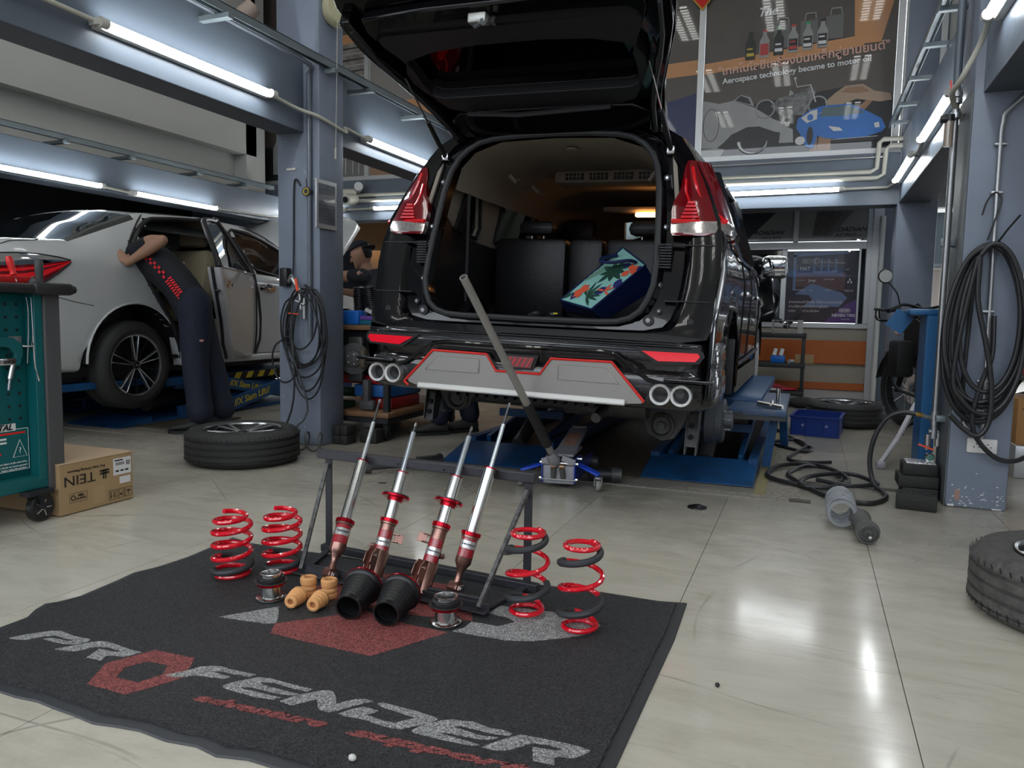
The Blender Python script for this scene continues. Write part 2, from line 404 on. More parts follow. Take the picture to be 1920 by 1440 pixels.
# troffers in the high ceiling (seen mirrored in the upper glass)
m_trof = mat('troffer_diffuser', (1, 1, 1), .4, emit=(1, 1, .96), es=7)
k = 0
for x in (-4.2, -3.0, -1.8, -.63, .55):
    for y in (4.9, 2.2, -.5):
        t = thing('ceiling_lamp', 'recessed two-tube office lamp in the high white ceiling', 'lamp', (x, y, T), group='recessed ceiling lamps')
        B().box(x-.17, x+.17, y-.62, y+.62, T-.02, T+.0).build('frame', m_lampw, t)
        B().box(x-.12, x-.03, y-.59, y+.59, T-.035, T-.021).box(x+.03, x+.12, y-.59, y+.59, T-.035, T-.021).build('diffuser', m_trof, t)
        s = B()
        for q in range(13): s.box(x-.14, x+.14, y-.58+q*.096, y-.572+q*.096, T-.055, T-.022)
        s.build('louvre', m_alu, t)
# ================================================================== conduits and rails
def pipe(label, pts, r, m, cat='pipe', name='conduit', group=None, n=10, k=0):
    P = smooth_path(pts, k) if k else pts
    o = B().tube(P, r, n).build(name, m)
    return tag(o, label, cat, group)
pipe('cream conduit from near left lamp running down to the left column', [(-3.06, 1.5, 2.19), (-3.06, 2.64, 2.175)], .011, m_pvc)
pipe('cream conduit from near lamp across left column to second lamp', [(-3.05, 3.87, 2.165), (-3.05, 4.1, 2.15), (-2.965, 4.2, 2.12), (-2.965, 4.5, 2.09), (-3.05, 4.62, 2.15), (-3.05, 4.89, 2.135)], .011, m_pvc, k=4)
pipe('thin conduit joining the two lamps on far left beam', [(-5.97, 5.18, 1.965), (-5.97, 5.49, 1.955)], .01, m_pvc)
pipe('thin conduit along far left beam to the back beam lamp', [(-5.97, 6.61, 1.955), (-5.97, 7.5, 1.98), (-5.97, 7.80, 2.02), (-6.0, 7.82, 2.07)], .01, m_pvc)
pipe('thin conduit joining the two left lamps on the back beam', [(-5.14, 7.82, 2.075), (-4.79, 7.82, 2.08)], .012, m_pvc)
pipe('thin conduit from back beam lamp to the right beam lamps', [(.23, 7.83, 2.10), (.60, 7.80, 2.10), (.66, 7.72, 2.13)], .012, m_pvc)
pipe('conduit joining the two lamps of the right beam', [(.66, 6.01, 2.13), (.67, 6.3, 2.12), (.66, 6.47, 2.13)], .016, m_pvc)
pipe('bent cream conduit from corner lamp crossing right column', [(.655, 3.92, 2.20), (.65, 4.05, 2.14), (.60, 4.15, 2.02), (.585, 4.3, 1.98), (.66, 4.45, 1.90)], .013, m_pvc, k=5)
for z, x1, zz, lab in ((2.245, .50, 2.53, 'upper of two thick cream conduits on back beam turning up at right'), (2.19, .56, 2.47, 'lower of two thick cream conduits on back beam turning up at right')):
    pipe(lab, [(-2.4, 7.82, z), (x1-.05, 7.82, z), (x1, 7.82, z+.03), (x1+.01, 7.82, zz-.03), (x1+.04, 7.82, zz), (.9, 7.82, zz)], .021, m_pvc)
for z, lab in ((2.235, 'upper thick cream conduit on back beam left of black car'), (2.175, 'lower thick cream conduit on back beam left of black car')):
    pipe(lab, [(-6.5 if z > 2.2 else -6.56, 7.82, 3.4), (-6.5 if z > 2.2 else -6.56, 7.82, z+.04), (-6.44, 7.82, z), (-2.5, 7.82, z)], .021, m_pvc)
for i, x in enumerate((-6.42, -6.36, -6.30)):
    pipe('bundle of cream cables hanging at the end of the white wall', [(x-.05, 7.8, 2.3), (x, 7.78, 2.1), (x+.04-.03*i, 7.78, 1.95), (x+.02, 7.78, 1.82)], .013, m_pvc, 'cable', 'cable', 'cables at the white wall end', k=5)
pipe('row of small saddles and thin pipe above the conduits on back beam', [(-2.4, 7.84, 2.36), (.55, 7.84, 2.38)], .009, m_galv)
# valve cluster on back beam
v = thing('pipe_valve', 'white plastic pipe junction with two open ends on the back beam', 'pipe fitting', (-5.0, 7.75, 2.2))
B().cyl((-5.02, 7.80, 2.19), (-4.98, 7.55, 2.15), .06).build('elbow', m_pvc, v)
B().cyl((-4.985, 7.57, 2.152), (-4.978, 7.545, 2.149), .035).build('opening', m_dark, v)
B().cyl((-5.0, 7.8, 2.27), (-5.25, 7.62, 2.24), .045).build('branch', m_pvc, v)
B().cyl((-5.27, 7.60, 2.237), (-5.29, 7.585, 2.235), .035).build('opening', m_dark, v)
B().cyl((-5.0, 7.84, 2.30), (-4.9, 7.7, 2.32), .05).build('cap', m_galv, v)
def rail(label, x, z, y0, y1, br, xb):
    t = thing('cable_channel', label, 'rail', (x, y0, z))
    B().box(x-.022, x+.022, y0, y1, z+.036, z+.042).box(x-.022, x-.018, y0, y1, z-.005, z+.04).box(x+.018, x+.022, y0, y1, z-.005, z+.04).build('channel', m_steelch, t)
    for y in br: B().box(min(x-.03, xb), max(x+.05, xb), y-.02, y+.02, z-.035, z-.006).build('bracket', m_steelch, t, bev=.003)
rail('grey steel channel on brackets above the left beam', -2.95, 2.445, -1, 6.6, (2.2, 3.34, 4.30, 4.75, 5.5), -3.12)
rail('grey steel channel on brackets over the far left beam', -6.02, 2.31, -1, 7.6, (3.0, 4.86, 5.55, 6.4, 7.1), -6.25)
rail('grey steel brackets and rod above the right beam', .60, 2.62, 4.6, 7.8, (4.9, 5.5, 6.2, 6.9, 7.5), .74)
pipe('dark steel pipe bent from the channel down the left column front', [(-3.0, 2.2, 2.46), (-3.0, 4.0, 2.44), (-3.03, 4.17, 2.40), (-3.04, 4.20, 2.30), (-3.045, 4.205, .72)], .015, mat('grey_pipe', (.14, .16, .19), .4, .3), k=4)
# ================================================================== upper glazing (y 7.9)
m_gloss = dict(rough=.35, coat=1., coat_r=.012)
m_pbrown = mat('poster_brown', (.085, .072, .062), noise=.5, nscale=1.6, dark=(.16, .13, .11), **m_gloss)
m_pgrey = mat('poster_grey', (.16, .155, .15), **m_gloss)
m_porange = mat('painted_room_orange', (.62, .30, .13), **m_gloss)  # orange of the room seen in the upper glass, painted on the panes
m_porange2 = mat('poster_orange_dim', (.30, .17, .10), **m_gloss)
m_pblack = mat('poster_black', (.018, .018, .02), **m_gloss)
m_psilver = mat('poster_silver', (.38, .38, .37), noise=.5, nscale=5, dark=(.2, .2, .2), **m_gloss)
m_plight = mat('poster_light', (.62, .62, .60), **m_gloss)
m_pblue = mat('poster_blue', (.035, .17, .52), noise=.4, nscale=4, dark=(.02, .09, .30), **m_gloss)
m_pnavy = mat('poster_navy', (.02, .03, .11), **m_gloss)
m_pglassc = mat('poster_windscreen', (.10, .15, .16), **m_gloss)
m_pwhite = mat('poster_white_ink', (.80, .80, .80), **m_gloss)
m_pink = mat('poster_pink_ink', (.75, .45, .36), **m_gloss)
m_pred = mat('poster_red_ink', (.5, .05, .05), **m_gloss)
m_pgreen = mat('poster_green_ink', (.03, .35, .12), **m_gloss)
m_pyel = mat('poster_yellow_ink', (.6, .45, .05), **m_gloss)
GY = 7.93
struct(B().box(-6.9, .70, GY-.045, GY+.03, 2.415, 2.47), 'window_1', m_alu)
wf = thing('window_frame', 'aluminium frame of the tall upper shop glazing above the back beam', 'window frame', (-3, GY, 2.47)); wf['kind'] = 'structure'
for x in (-6.9, -4.92, -3.0, -1.12, .64): B().box(x-.028, x+.028, GY-.035, GY+.03, 2.47, T).build('mullion', m_alu, wf)
struct(B().box(.68, 1.4, 7.86, 8.0, 2.4, T), 'wall_panel_right', m_white)
struct(B().box(.95, 1.0, 7.82, 7.86, 2.56, T), 'trim_6', m_alu)
struct(B().box(1.4, 4.3, 7.9, 8.1, 2.4, T), 'wall_upper_right', m_pbrown)
def flat(parent, polys, m, name, y=GY-.008, th=.002):
    """polygons given in wall coordinates (x, z) on a pane facing -y"""
    b = B()
    for pl in polys: b.prism(pl, (0, y, 0), (1, 0, 0), (0, 0, 1), th)
    return b.build(name, m, parent)
def ell(cx, cz, rx, rz, n=28, a0=0, a1=360):
    return [(cx+rx*math.cos(math.radians(a0+(a1-a0)*i/n)), cz+rz*math.sin(math.radians(a0+(a1-a0)*i/n))) for i in range(n if a1-a0 == 360 else n+1)]
# poster A: bottle print, far left
t = thing('poster', 'dark brown window print with grey bottle left of the left column', 'poster', (-6.0, GY, 2.47))
B().box(-6.87, -4.95, GY-.006, GY, 2.47, T).build('sheet', m_pbrown, t)
flat(t, [[(-6.87, 2.47), (-5.4, 2.47), (-5.4, 2.75), (-6.87, 2.95)]], m_pblack, 'dark_area')  # black lower area of the sheet
flat(t, [[(-6.26, 2.55), (-6.10, 2.55), (-6.10, 2.86), (-6.15, 2.95), (-6.15, 3.03), (-6.21, 3.03), (-6.21, 2.95), (-6.26, 2.86)]], m_psilver, 'bottle_print', GY-.011)
# poster B: off-road car print
flat(t, [[(-5.9, 3.78), (-4.95, 3.86), (-4.95, 4.12), (-5.9, 4.05)]], m_porange, 'painted_beam_view')  # room beam seen in the glass, painted on as a strip
t = thing('poster', 'grey window print with JEEP lettering and car grille slots', 'poster', (-5.2, GY, 2.47))
B().box(-5.9, -4.95, GY-.016, GY-.012, 2.47, 3.9).build('sheet', m_pgrey, t)
flat(t, [[(-5.9, 3.42), (-4.95, 3.50), (-4.95, 4.0), (-5.9, 3.95)]], mat('poster_slate', (.12, .10, .09), noise=.9, nscale=9, dark=(.42, .38, .34), **m_gloss), 'dark_band', GY-.019)
for i in range(7):
    z = 3.5+i*.065; flat(t, [[(-5.9, z), (-4.95, z+.045), (-4.95, z+.06), (-5.9, z+.03)]], m_psilver if i % 2 else m_pblack, 'streak', GY-.021)
text('Jeep', (-5.13, GY-.02, 3.32), (1, 0, .05), (0, -1, 0), .19, m_plight, t, bold=.004)
for cx in (-5.16, -4.98, -5.36):
    b = B(); b.tube([(cx-.05, GY-.02, 2.5), (cx-.05, GY-.02, 3.12), (cx-.03, GY-.02, 3.17), (cx+.03, GY-.02, 3.17), (cx+.05, GY-.02, 3.12), (cx+.05, GY-.02, 2.5)], .006, 6); b.build('slot_outline', m_plight, t)
# pane C, left mullion to black car: room seen in the glass, painted flat
t = thing('poster', 'hazy brown and orange room view painted on the glass behind the open tailgate', 'poster', (-3.9, GY, 2.47))
B().box(-4.89, -3.03, GY-.006, GY, 2.47, T).build('sheet', mat('painted_room_haze', (.30, .27, .25), noise=.5, nscale=1.2, dark=(.14, .13, .13), **m_gloss), t)  # pale haze of the room in the glass put into the sheet colour
flat(t, [[(-4.89, 2.72), (-3.03, 2.86), (-3.03, 3.40), (-4.4, 3.30), (-4.89, 3.05)]], m_porange, 'painted_wall_view')
flat(t, [[(-4.7, 3.75), (-3.9, 3.32), (-3.75, 3.42), (-4.7, 3.95)]], m_pgrey, 'painted_beam_view')
flat(t, [[(-4.89, 4.05), (-3.03, 4.4), (-3.03, 4.8), (-4.89, 4.8)]], m_pgrey, 'painted_ceiling_view')
flat(t, [[(-4.89, 2.47), (-3.03, 2.47), (-3.03, 2.86), (-4.89, 2.72)]], m_porange2, 'painted_floor_view')
t = thing('poster', 'brown window print mostly hidden behind the open tailgate', 'poster', (-2, GY, 2.47))
B().box(-2.97, -1.15, GY-.006, GY, 2.47, T).build('sheet', m_pbrown, t)
flat(t, [[(-2.97, 3.2), (-1.15, 3.28), (-1.15, 3.42), (-2.97, 3.34)]], m_porange, 'painted_beam_view')  # strip painted for the orange room beam in the glass
flat(t, [[(-1.6, 2.47), (-1.15, 2.47), (-1.15, 3.1), (-1.6, 3.0)]], m_pnavy, 'blue_print')
# poster D: motor oil advertisement
t = thing('poster', 'large motor oil window advertisement with aircraft, blue sports car and bottles', 'poster', (-.2, GY, 2.47))
B().box(-1.09, .61, GY-.006, GY, 2.47, T).build('sheet', m_pbrown, t)
flat(t, [[(-1.09, 2.47), (.61, 2.47), (.61, 2.92), (.2, 3.05), (-.4, 2.98), (-1.09, 2.9)]], m_pblack, 'dark_floor')
flat(t, [[(-1.09, 3.27), (.34, 3.40), (.34, 3.50), (-1.09, 3.37)]], m_porange, 'painted_beam_view', GY-.010)  # orange beams of the room in the glass, painted over the advertisement
flat(t, [[(.26, 3.42), (.48, 3.42), (.60, 3.9), (.60, 4.3), (.24, 4.3), (.24, 3.8)]], m_porange, 'painted_beam_view', GY-.011)
flat(t, [[(.08, 2.62), (.40, 2.93), (.46, 2.93), (.2, 2.62)], [(-.08, 2.47), (-.02, 2.47), (-.02, 2.70), (-.08, 2.70)], [(-.02, 2.47), (.10, 2.47), (.10, 2.60), (.0, 2.66)]], m_porange2, 'plank_print', GY-.010)
text('The', (-.52, GY-.012, 3.80), (1, 0, .03), (0, -1, 0), .11, m_pwhite, t, shear=.3, bold=.003)
text('"เทคโนโลยีเครื่องบินเหล็กสู่ยานยนต์"', (-.20, GY-.014, 3.335), (1, 0, .07), (0, -1, 0), .105, m_pink, t, bold=.002)
text('Aerospace technology became to motor oil', (-.25, GY-.014, 3.235), (1, 0, .07), (0, -1, 0), .0745, m_pwhite, t, bold=.0016)
# aircraft print
flat(t, [[(-1.09, 3.02), (-.93, 2.98), (-.80, 3.00), (-.60, 2.92), (-.42, 2.80), (-.28, 2.74), (-.30, 2.66), (-.40, 2.68), (-.55, 2.74), (-.66, 2.74), (-.80, 2.68), (-.88, 2.60), (-.93, 2.56), (-1.09, 2.56)]], m_psilver, 'fuselage_print', GY-.012)
flat(t, [[(-.36, 2.72), (-.27, 2.72), (-.25, 3.03), (-.28, 3.06)], [(-.80, 3.0), (-.73, 3.05), (-.64, 3.02), (-.60, 2.93)]], m_psilver, 'tail_print', GY-.013)
flat(t, [[(-.78, 3.0), (-.73, 3.04), (-.66, 3.01), (-.63, 2.95)]], m_pblack, 'cockpit_print', GY-.015)
rg = ell(-1.0, 2.78, .075, .155, 30)
b = B().tube([(p[0], GY-.016, p[1]) for p in rg], .0025, 5, closed=True); b.build('ring_print', m_pblack, t)
b = B().tube([(p[0], GY-.015, p[1]) for p in ell(-.60, 2.60, .13, .11, 20, 180, 360)], .012, 6, rs=[.022-.0008*i for i in range(21)]); b.build('wing_print', m_psilver, t)
flat(t, [[(-1.09, 2.47), (-.9, 2.47), (-.86, 2.54), (-.95, 2.56), (-1.09, 2.55)]], m_psilver, 'wheel_print', GY-.013)
# pilot print
flat(t, [[(-.36, 2.47), (-.24, 2.47), (-.24, 2.57), (-.35, 2.57)]], m_pblack, 'trousers_print', GY-.016)
flat(t, [[(-.36, 2.57), (-.23, 2.57), (-.24, 2.69), (-.27, 2.71), (-.32, 2.71), (-.35, 2.69)]], m_psilver, 'jacket_print', GY-.018)
flat(t, [ell(-.293, 2.755, .024, .035, 14)], m_plight, 'face_print', GY-.019)
flat(t, [ell(-.293, 2.78, .026, .018, 14)], m_pblack, 'hair_print', GY-.020)
flat(t, [ell(-.17, 2.58, .045, .04, 14)], m_plight, 'helmet_print', GY-.019)
# motorcycle print
b = B()
for cx, r in ((-.50, .085), (-.03, .08)):
    b.tube([(p[0], GY-.013, p[1]) for p in ell(cx, 2.90, r, r, 20)], .008, 5, closed=True)
b.build('tyre_print', m_psilver, t)
flat(t, [[(-.45, 2.92), (-.38, 2.99), (-.20, 3.02), (-.10, 3.08), (-.05, 3.02), (-.10, 2.90), (-.15, 2.82), (-.35, 2.82)]], mat('poster_engine', (.03, .03, .032), noise=1., nscale=22, dark=(.35, .35, .35), **m_gloss), 'engine_print', GY-.014)
b = B().tube([(-.24, GY-.015, 3.15), (-.22, GY-.015, 3.08), (-.10, GY-.015, 3.09), (-.05, GY-.015, 2.93)], .007, 5).sphere((-.24, GY-.015, 3.16), .014, 8); b.build('handlebar_print', m_plight, t)
# pale classic car outline
flat(t, [[(.03, 2.92), (.12, 3.0), (.2, 3.055), (.35, 3.06), (.45, 2.99), (.58, 2.96), (.60, 2.90), (.50, 2.89), (.30, 2.93), (.10, 2.86)]], mat('poster_tan', (.38, .27, .19), **m_gloss), 'classic_car_print', GY-.013)
flat(t, [[(.17, 3.0), (.22, 3.035), (.34, 3.04), (.41, 2.99), (.30, 2.98)]], m_porange2, 'classic_glass_print', GY-.015)
# blue sports car
flat(t, [[(-.20, 2.78), (-.10, 2.86), (.02, 2.89), (.25, 2.89), (.42, 2.80), (.52, 2.74), (.56, 2.66), (.53, 2.62), (.40, 2.585), (.2, 2.575), (.05, 2.59), (-.02, 2.62), (-.05, 2.50), (-.12, 2.52), (-.16, 2.62), (-.21, 2.70)]], m_pblue, 'sports_car_print', GY-.017)
flat(t, [[(.0, 2.79), (.02, 2.87), (.24, 2.875), (.38, 2.80), (.2, 2.785)]], m_pglassc, 'sports_windscreen_print', GY-.019)
flat(t, [[(-.17, 2.79), (-.08, 2.85), (-.03, 2.86), (-.03, 2.77), (-.12, 2.74)]], m_plight, 'side_glass_print', GY-.019)
flat(t, [ell(-.09, 2.79, .028, .03, 14)], m_pblue, 'mirror_print', GY-.021)
flat(t, [[(.07, 2.70), (.17, 2.68), (.20, 2.65), (.12, 2.65)], [(.46, 2.70), (.50, 2.71), (.51, 2.66), (.47, 2.66)], [(.10, 2.575), (.5, 2.585), (.48, 2.55), (.12, 2.545)]], m_plight, 'headlamp_print', GY-.021)
flat(t, [[(.10, 2.57), (.5, 2.58), (.48, 2.545), (.12, 2.54)]], m_pblack, 'sill_print', GY-.023)
flat(t, [ell(-.085, 2.62, .028, .085, 16)], m_pblack, 'wheel_print', GY-.022)
# oil bottles
cols = [m_pblack, m_psilver, m_pblack, m_psilver, m_psilver, m_psilver]; caps = [m_pblack, m_pred, m_pgreen, m_pred, m_pgreen, m_pblack]; labs = [m_pyel, m_pred, m_pwhite, m_pred, m_pwhite, m_pwhite]
for i in range(6):
    x = -.66+i*.128; z = 3.37+i*.010
    flat(t, [[(x-.045, z), (x+.045, z), (x+.045, z+.15), (x+.018, z+.205), (x+.018, z+.24), (x-.018, z+.24), (x-.018, z+.205), (x-.045, z+.15)]], cols[i], 'bottle_print', GY-.0195)
    flat(t, [[(x-.02, z+.235), (x+.02, z+.235), (x+.02, z+.255), (x-.02, z+.255)]], caps[i], 'cap_print', GY-.021)
    flat(t, [[(x-.038, z+.02), (x+.038, z+.02), (x+.038, z+.125), (x-.038, z+.125)]], m_pblack if i != 1 else m_pred, 'label_print', GY-.021)
    flat(t, [[(x-.034, z+.03), (x+.034, z+.03), (x+.034, z+.06), (x-.034, z+.06)], [(x-.03, z+.09), (x+.02, z+.09), (x+.02, z+.105), (x-.03, z+.105)]], labs[i], 'label_stripe_print', GY-.0225)
for i, x in enumerate((-.38, -.14, .08)):
    z = 3.55+i*.02
    flat(t, [[(x-.075, z-.1), (x+.075, z-.1), (x+.075, z+.11), (x-.075, z+.11)]], m_pgrey, 'can_print', GY-.0145)
    b = B().tube([(x-.04, GY-.016, z+.11), (x-.03, GY-.016, z+.17), (x+.05, GY-.016, z+.17), (x+.06, GY-.016, z+.11)], .009, 5); b.build('can_handle_print', m_psilver, t)
# red diamond charm hanging on the glass
t = thing('charm', 'red diamond-shaped gold-edged sticker at the top of the upper glass', 'sticker', (-1.13, GY-.04, 3.95))
flat(t, [[(-1.22, 3.98), (-1.125, 3.87), (-1.03, 3.98), (-1.125, 4.09)]], mat('gold_edge', (.5, .3, .05), .4, .6), 'edge', GY-.045)
flat(t, [[(-1.20, 3.98), (-1.125, 3.893), (-1.05, 3.98), (-1.125, 4.067)]], m_red, 'face', GY-.048)
# ================================================================== lower posters and window (y 9.4)
PY = 9.37
t = thing('window_surround', 'aluminium window and transom frame around the tyre posters', 'window frame', (0, 9.4, .8)); t['kind'] = 'structure'
b = B()
for z0, z1 in ((.80, .855), (1.68, 1.765)): b = B().box(-2.2, .62, 9.36, 9.44, z0, z1).build('rail', m_alu, t, bev=.004)
for x0, x1, z0, z1 in ((-2.2, .62, 2.12, 2.2, ), (-.22, -.165, 1.765, 2.12), (-.33, -.27, .855, 1.68), (.545, .62, .855, 2.12), (.475, .50, .855, 1.68)):
    B().box(x0, x1, 9.35, 9.43, z0, z1).build('stile', m_alu, t, bev=.004)
B().box(.50, .545, 9.42, 9.44, .855, 1.68).build('pane', m_glass_dark, t)
B().box(-2.2, -.33, 9.42, 9.44, .855, 1.68).build('pane', m_glass_dark, t)
m_lgrey = mat('poster_pale_grey', (.30, .29, .285), **m_gloss)
t = thing('poster', 'pale grey tyre poster lettered ROADIAN AT PRO above the window', 'poster', (.2, PY, 1.77))
B().box(-.165, .545, PY, PY+.01, 1.77, 2.12).build('sheet', m_lgrey, t)
flat(t, [[(-.02, 1.83), (.14, 1.83), (.30, 2.10), (.02, 2.10)]], mat('poster_tread', (.07, .065, .06), noise=.7, nscale=24, dark=(.2, .19, .18), **m_gloss), 'tyre_print', PY-.003)
b = B()
for q in range(6): b.tube([(-.012+.006*q, PY-.004, 1.85+.045*q), (.05+.006*q, PY-.004, 1.86+.045*q), (.06, PY-.004, 1.88+.045*q), (.13+.02*q, PY-.004, 1.88+.04*q)], .0022, 4)
b.build('tread_print', m_pblack, t)
flat(t, [[(.14, 1.83), (.18, 1.83), (.40, 2.10), (.30, 2.10)]], m_pgrey, 'stripe_print', PY-.003)
text('ROADIAN', (.36, PY-.004, 1.895), (1, 0, 0), (0, -1, 0), .066, m_pblack, t, shear=.35, sx=1.15, bold=.0015)
text('AT PRO', (.32, PY-.004, 1.835), (1, 0, 0), (0, -1, 0), .05, m_pblack, t, shear=.35, sx=1.2, bold=.001)
text('RA8', (.455, PY-.004, 1.83), (1, 0, 0), (0, -1, 0), .028, m_pblack, t, shear=.35, sx=1.2)
t = thing('poster', 'pale grey tyre poster lettered ROADIAN partly behind the black car', 'poster', (-.6, PY, 1.77))
B().box(-1.25, -.22, PY, PY+.01, 1.77, 2.12).build('sheet', m_lgrey, t)
flat(t, [[(-.95, 1.8), (-.72, 1.8), (-.42, 2.10), (-.9, 2.10)]], m_pblack, 'tyre_print', PY-.003)
text('ROADIAN', (-.49, PY-.004, 1.875), (1, 0, 0), (0, -1, 0), .062, m_pblack, t, shear=.35, sx=1.15, bold=.0015)
text('HTX RH5', (-.46, PY-.004, 1.815), (1, 0, 0), (0, -1, 0), .045, m_pblack, t, shear=.35, sx=1.15)
m_pw = mat('poster_midnight', (.016, .014, .035), rough=.4, coat=1., coat_r=.02)
t = thing('poster', 'dark window poster with rows of white car maker logos and tyre advert', 'poster', (.1, PY, .86))
B().box(-.27, .475, PY, PY+.01, .86, 1.665).build('sheet', m_pw, t)
flat(t, [[(.15, .865), (.475, .865), (.475, 1.13), (.36, 1.06)]], mat('poster_purple', (.10, .035, .22), **m_gloss), 'corner_print', PY-.003)
# street scene mirrored in the pane printed as pale window and roof shapes
m_pr = mat('reflected_pale_blue', (.14, .22, .42), **m_gloss)
flat(t, [[(-.17, 1.18), (.0, 1.30), (.32, 1.20), (.38, 1.14), (.30, 1.04), (-.08, 1.04), (.02, 1.12), (-.03, 1.17)]], m_pr, 'painted_roof_reflection', PY-.002)
flat(t, [[(-.18, 1.27), (.34, 1.22), (.36, 1.42), (-.18, 1.42)]], mat('reflected_brick', (.12, .055, .06), **m_gloss), 'painted_brick_reflection', PY-.0015)
flat(t, [[(-.20, 1.60), (.36, 1.63), (.36, 1.655), (-.20, 1.65)], [(-.20, 1.22), (-.17, 1.22), (-.17, 1.62), (-.20, 1.62)]], m_pr, 'painted_gutter_reflection', PY-.002)
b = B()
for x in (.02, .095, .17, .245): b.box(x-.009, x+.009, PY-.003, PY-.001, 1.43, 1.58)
b.box(.01, .255, PY-.003, PY-.001, 1.42, 1.437); b.box(.01, .255, PY-.003, PY-.001, 1.49, 1.497); b.build('painted_casement_reflection', m_pr, t)
LZ = PY-.0055
b = B()
for q in range(4): b.tube([(p[0], LZ, p[1]) for p in ell(-.10+q*.026, 1.55, .018, .022, 16)], .003, 4, closed=True)
b.build('rings_logo', m_pwhite, t)
b = B().tube([(p[0], LZ, p[1]) for p in ell(.045, 1.55, .030, .034, 20)], .003, 4, closed=True).tube([(.025, LZ, 1.57), (.037, LZ, 1.53), (.045, LZ, 1.55), (.053, LZ, 1.53), (.065, LZ, 1.57)], .003, 4).tube([(.036, LZ, 1.578), (.045, LZ, 1.562), (.054, LZ, 1.578)], .003, 4); b.build('round_logo', m_pwhite, t)
b = B().tube([(-.165, LZ, 1.44), (-.148, LZ, 1.475), (-.165, LZ, 1.51), (-.182, LZ, 1.475)], .004, 4, closed=True); b.build('diamond_logo', m_pwhite, t)
b = B()
for a in (90, 210, 330):
    cx, cz = .395+.018*math.cos(math.radians(a)), 1.325+.018*math.sin(math.radians(a))
    b.prism([(cx, cz+.017), (cx-.010, cz), (cx, cz-.017), (cx+.010, cz)], (0, LZ, 0), (1, 0, 0), (0, 0, 1), .001)
b.build('three_diamond_logo', m_pwhite, t)
for s, x, z, sz in (('FIAT', -.075, 1.465, .052), ('Jeep', .005, 1.335, .042), ('PORSCHE', .145, 1.535, .022), ('Mercedes-Benz', .265, 1.53, .022), ('approved for', .15, 1.558, .013), ('approved for', .26, 1.558, .013),
                    ('CHRYSLER', .18, 1.345, .022), ('HYUNDAI', -.12, 1.225, .022), ('SEAT', .365, 1.455, .02), ('KIA', .0, 1.222, .024), ('IVECO', .39, 1.22, .03), ('SKODA', .175, 1.225, .018), ('JAGUAR', .24, 1.44, .016), ('LAMBORGHINI', -.12, 1.335, .014)):
    text(s, (x, LZ, z), (1, 0, 0), (0, -1, 0), sz, m_pwhite, t, sx=1.1)
for s, z in (('ยางรถยนต์เน็กเซ็น ได้รับการยอมรับใน', 1.09), ('งานวิจัยเทคโนโลยีจากผู้ผลิต', 1.04), ('รถยนต์ชั้นนำระดับโลก', .99)):
    text(s, (-.235, LZ, z), (1, 0, 0), (0, -1, 0), .038, m_pwhite, t, align='LEFT', shear=.2)
text('NEXEN', (.36, LZ, 1.0), (1, 0, 0), (0, -1, 0), .036, m_pwhite, t, bold=.001)
B().tube([(.31, LZ, .98), (.41, LZ, .98), (.41, LZ, 1.022), (.31, LZ, 1.022)], .002, 4, closed=True).build('logo_box', m_pwhite, t)
text('NEXEN TIRE', (.35, LZ, .945), (1, 0, 0), (0, -1, 0), .044, m_pwhite, t, bold=.001)
text('we got you', (.37, LZ, .905), (1, 0, 0), (0, -1, 0), .02, m_pwhite, t)
# far street scene beyond the side door
t = thing('shop_front', 'pale street building with grey awning seen through the right-hand doorway', 'building', (2.4, 14, 0))
B().box(1.3, 5, 14, 14.4, 0, 1.75).build('wall', mat('street_wall', (.68, .63, .58), .8, noise=.5, nscale=3), t)
B().box(1.3, 5, 13.0, 14.4, 1.75, 2.5).build('awning', mat('street_awning', (.04, .055, .065), .6), t)
B().box(1.3, 5, 12.95, 13.0, 2.5, 2.75).build('sign', mat('street_sign', (.75, .75, .72), .6), t)
text('1D', (2.23, 12.94, 2.62), (1, 0, 0), (0, -1, 0), .16, m_pblack, t)
for x in (1.8, 2.25, 2.7): B().box(x, x+.1, 13.95, 14.0, .2, 1.7).build('post', mat('street_post', (.25, .22, .2), .6), t)
struct(B().box(-14, 14, -14.2, -14, 0, 2.9), 'wall_street', mat('street_brick', (.16, .075, .055), .8, noise=.4, nscale=3))
struct(B().box(-14, 14, -14.3, -14.1, 2.9, 5.4), 'wall_street_upper', mat('street_render', (.30, .31, .32), .8, noise=.4, nscale=1))
t = thing('street_house', 'house front across the street behind the camera', 'building', (0, -14, 0))
for x in (-8, -3, 2.5, 7.5):
    for z in (1.2, 3.4): B().box(x-.9, x+.9, -14.0, -13.95, z, z+1.2).build('window', m_glass_dark, t); B().box(x-.95, x+.95, -13.95, -13.9, z+.58, z+.64).box(x-.04, x+.04, -13.95, -13.9, z, z+1.2).build('window_bar', m_pwhite, t)
B().add([(-14, -14, 2.9), (14, -14, 2.9), (14, -12.4, 2.5), (-14, -12.4, 2.5)], [(0, 1, 2, 3)]).build('awning', mat('street_blue_awning', (.10, .2, .42), .6), t, solid=.04)
struct(B().box(-14, 14, -14, -3.5, -.14, -.03), 'street', mat('street_concrete', (.30, .29, .27), .85, noise=.4, nscale=1))
struct(B().box(1, 8, 9.6, 16, -.12, -.02), 'road', mat('street_ground', (.45, .43, .4), .8))
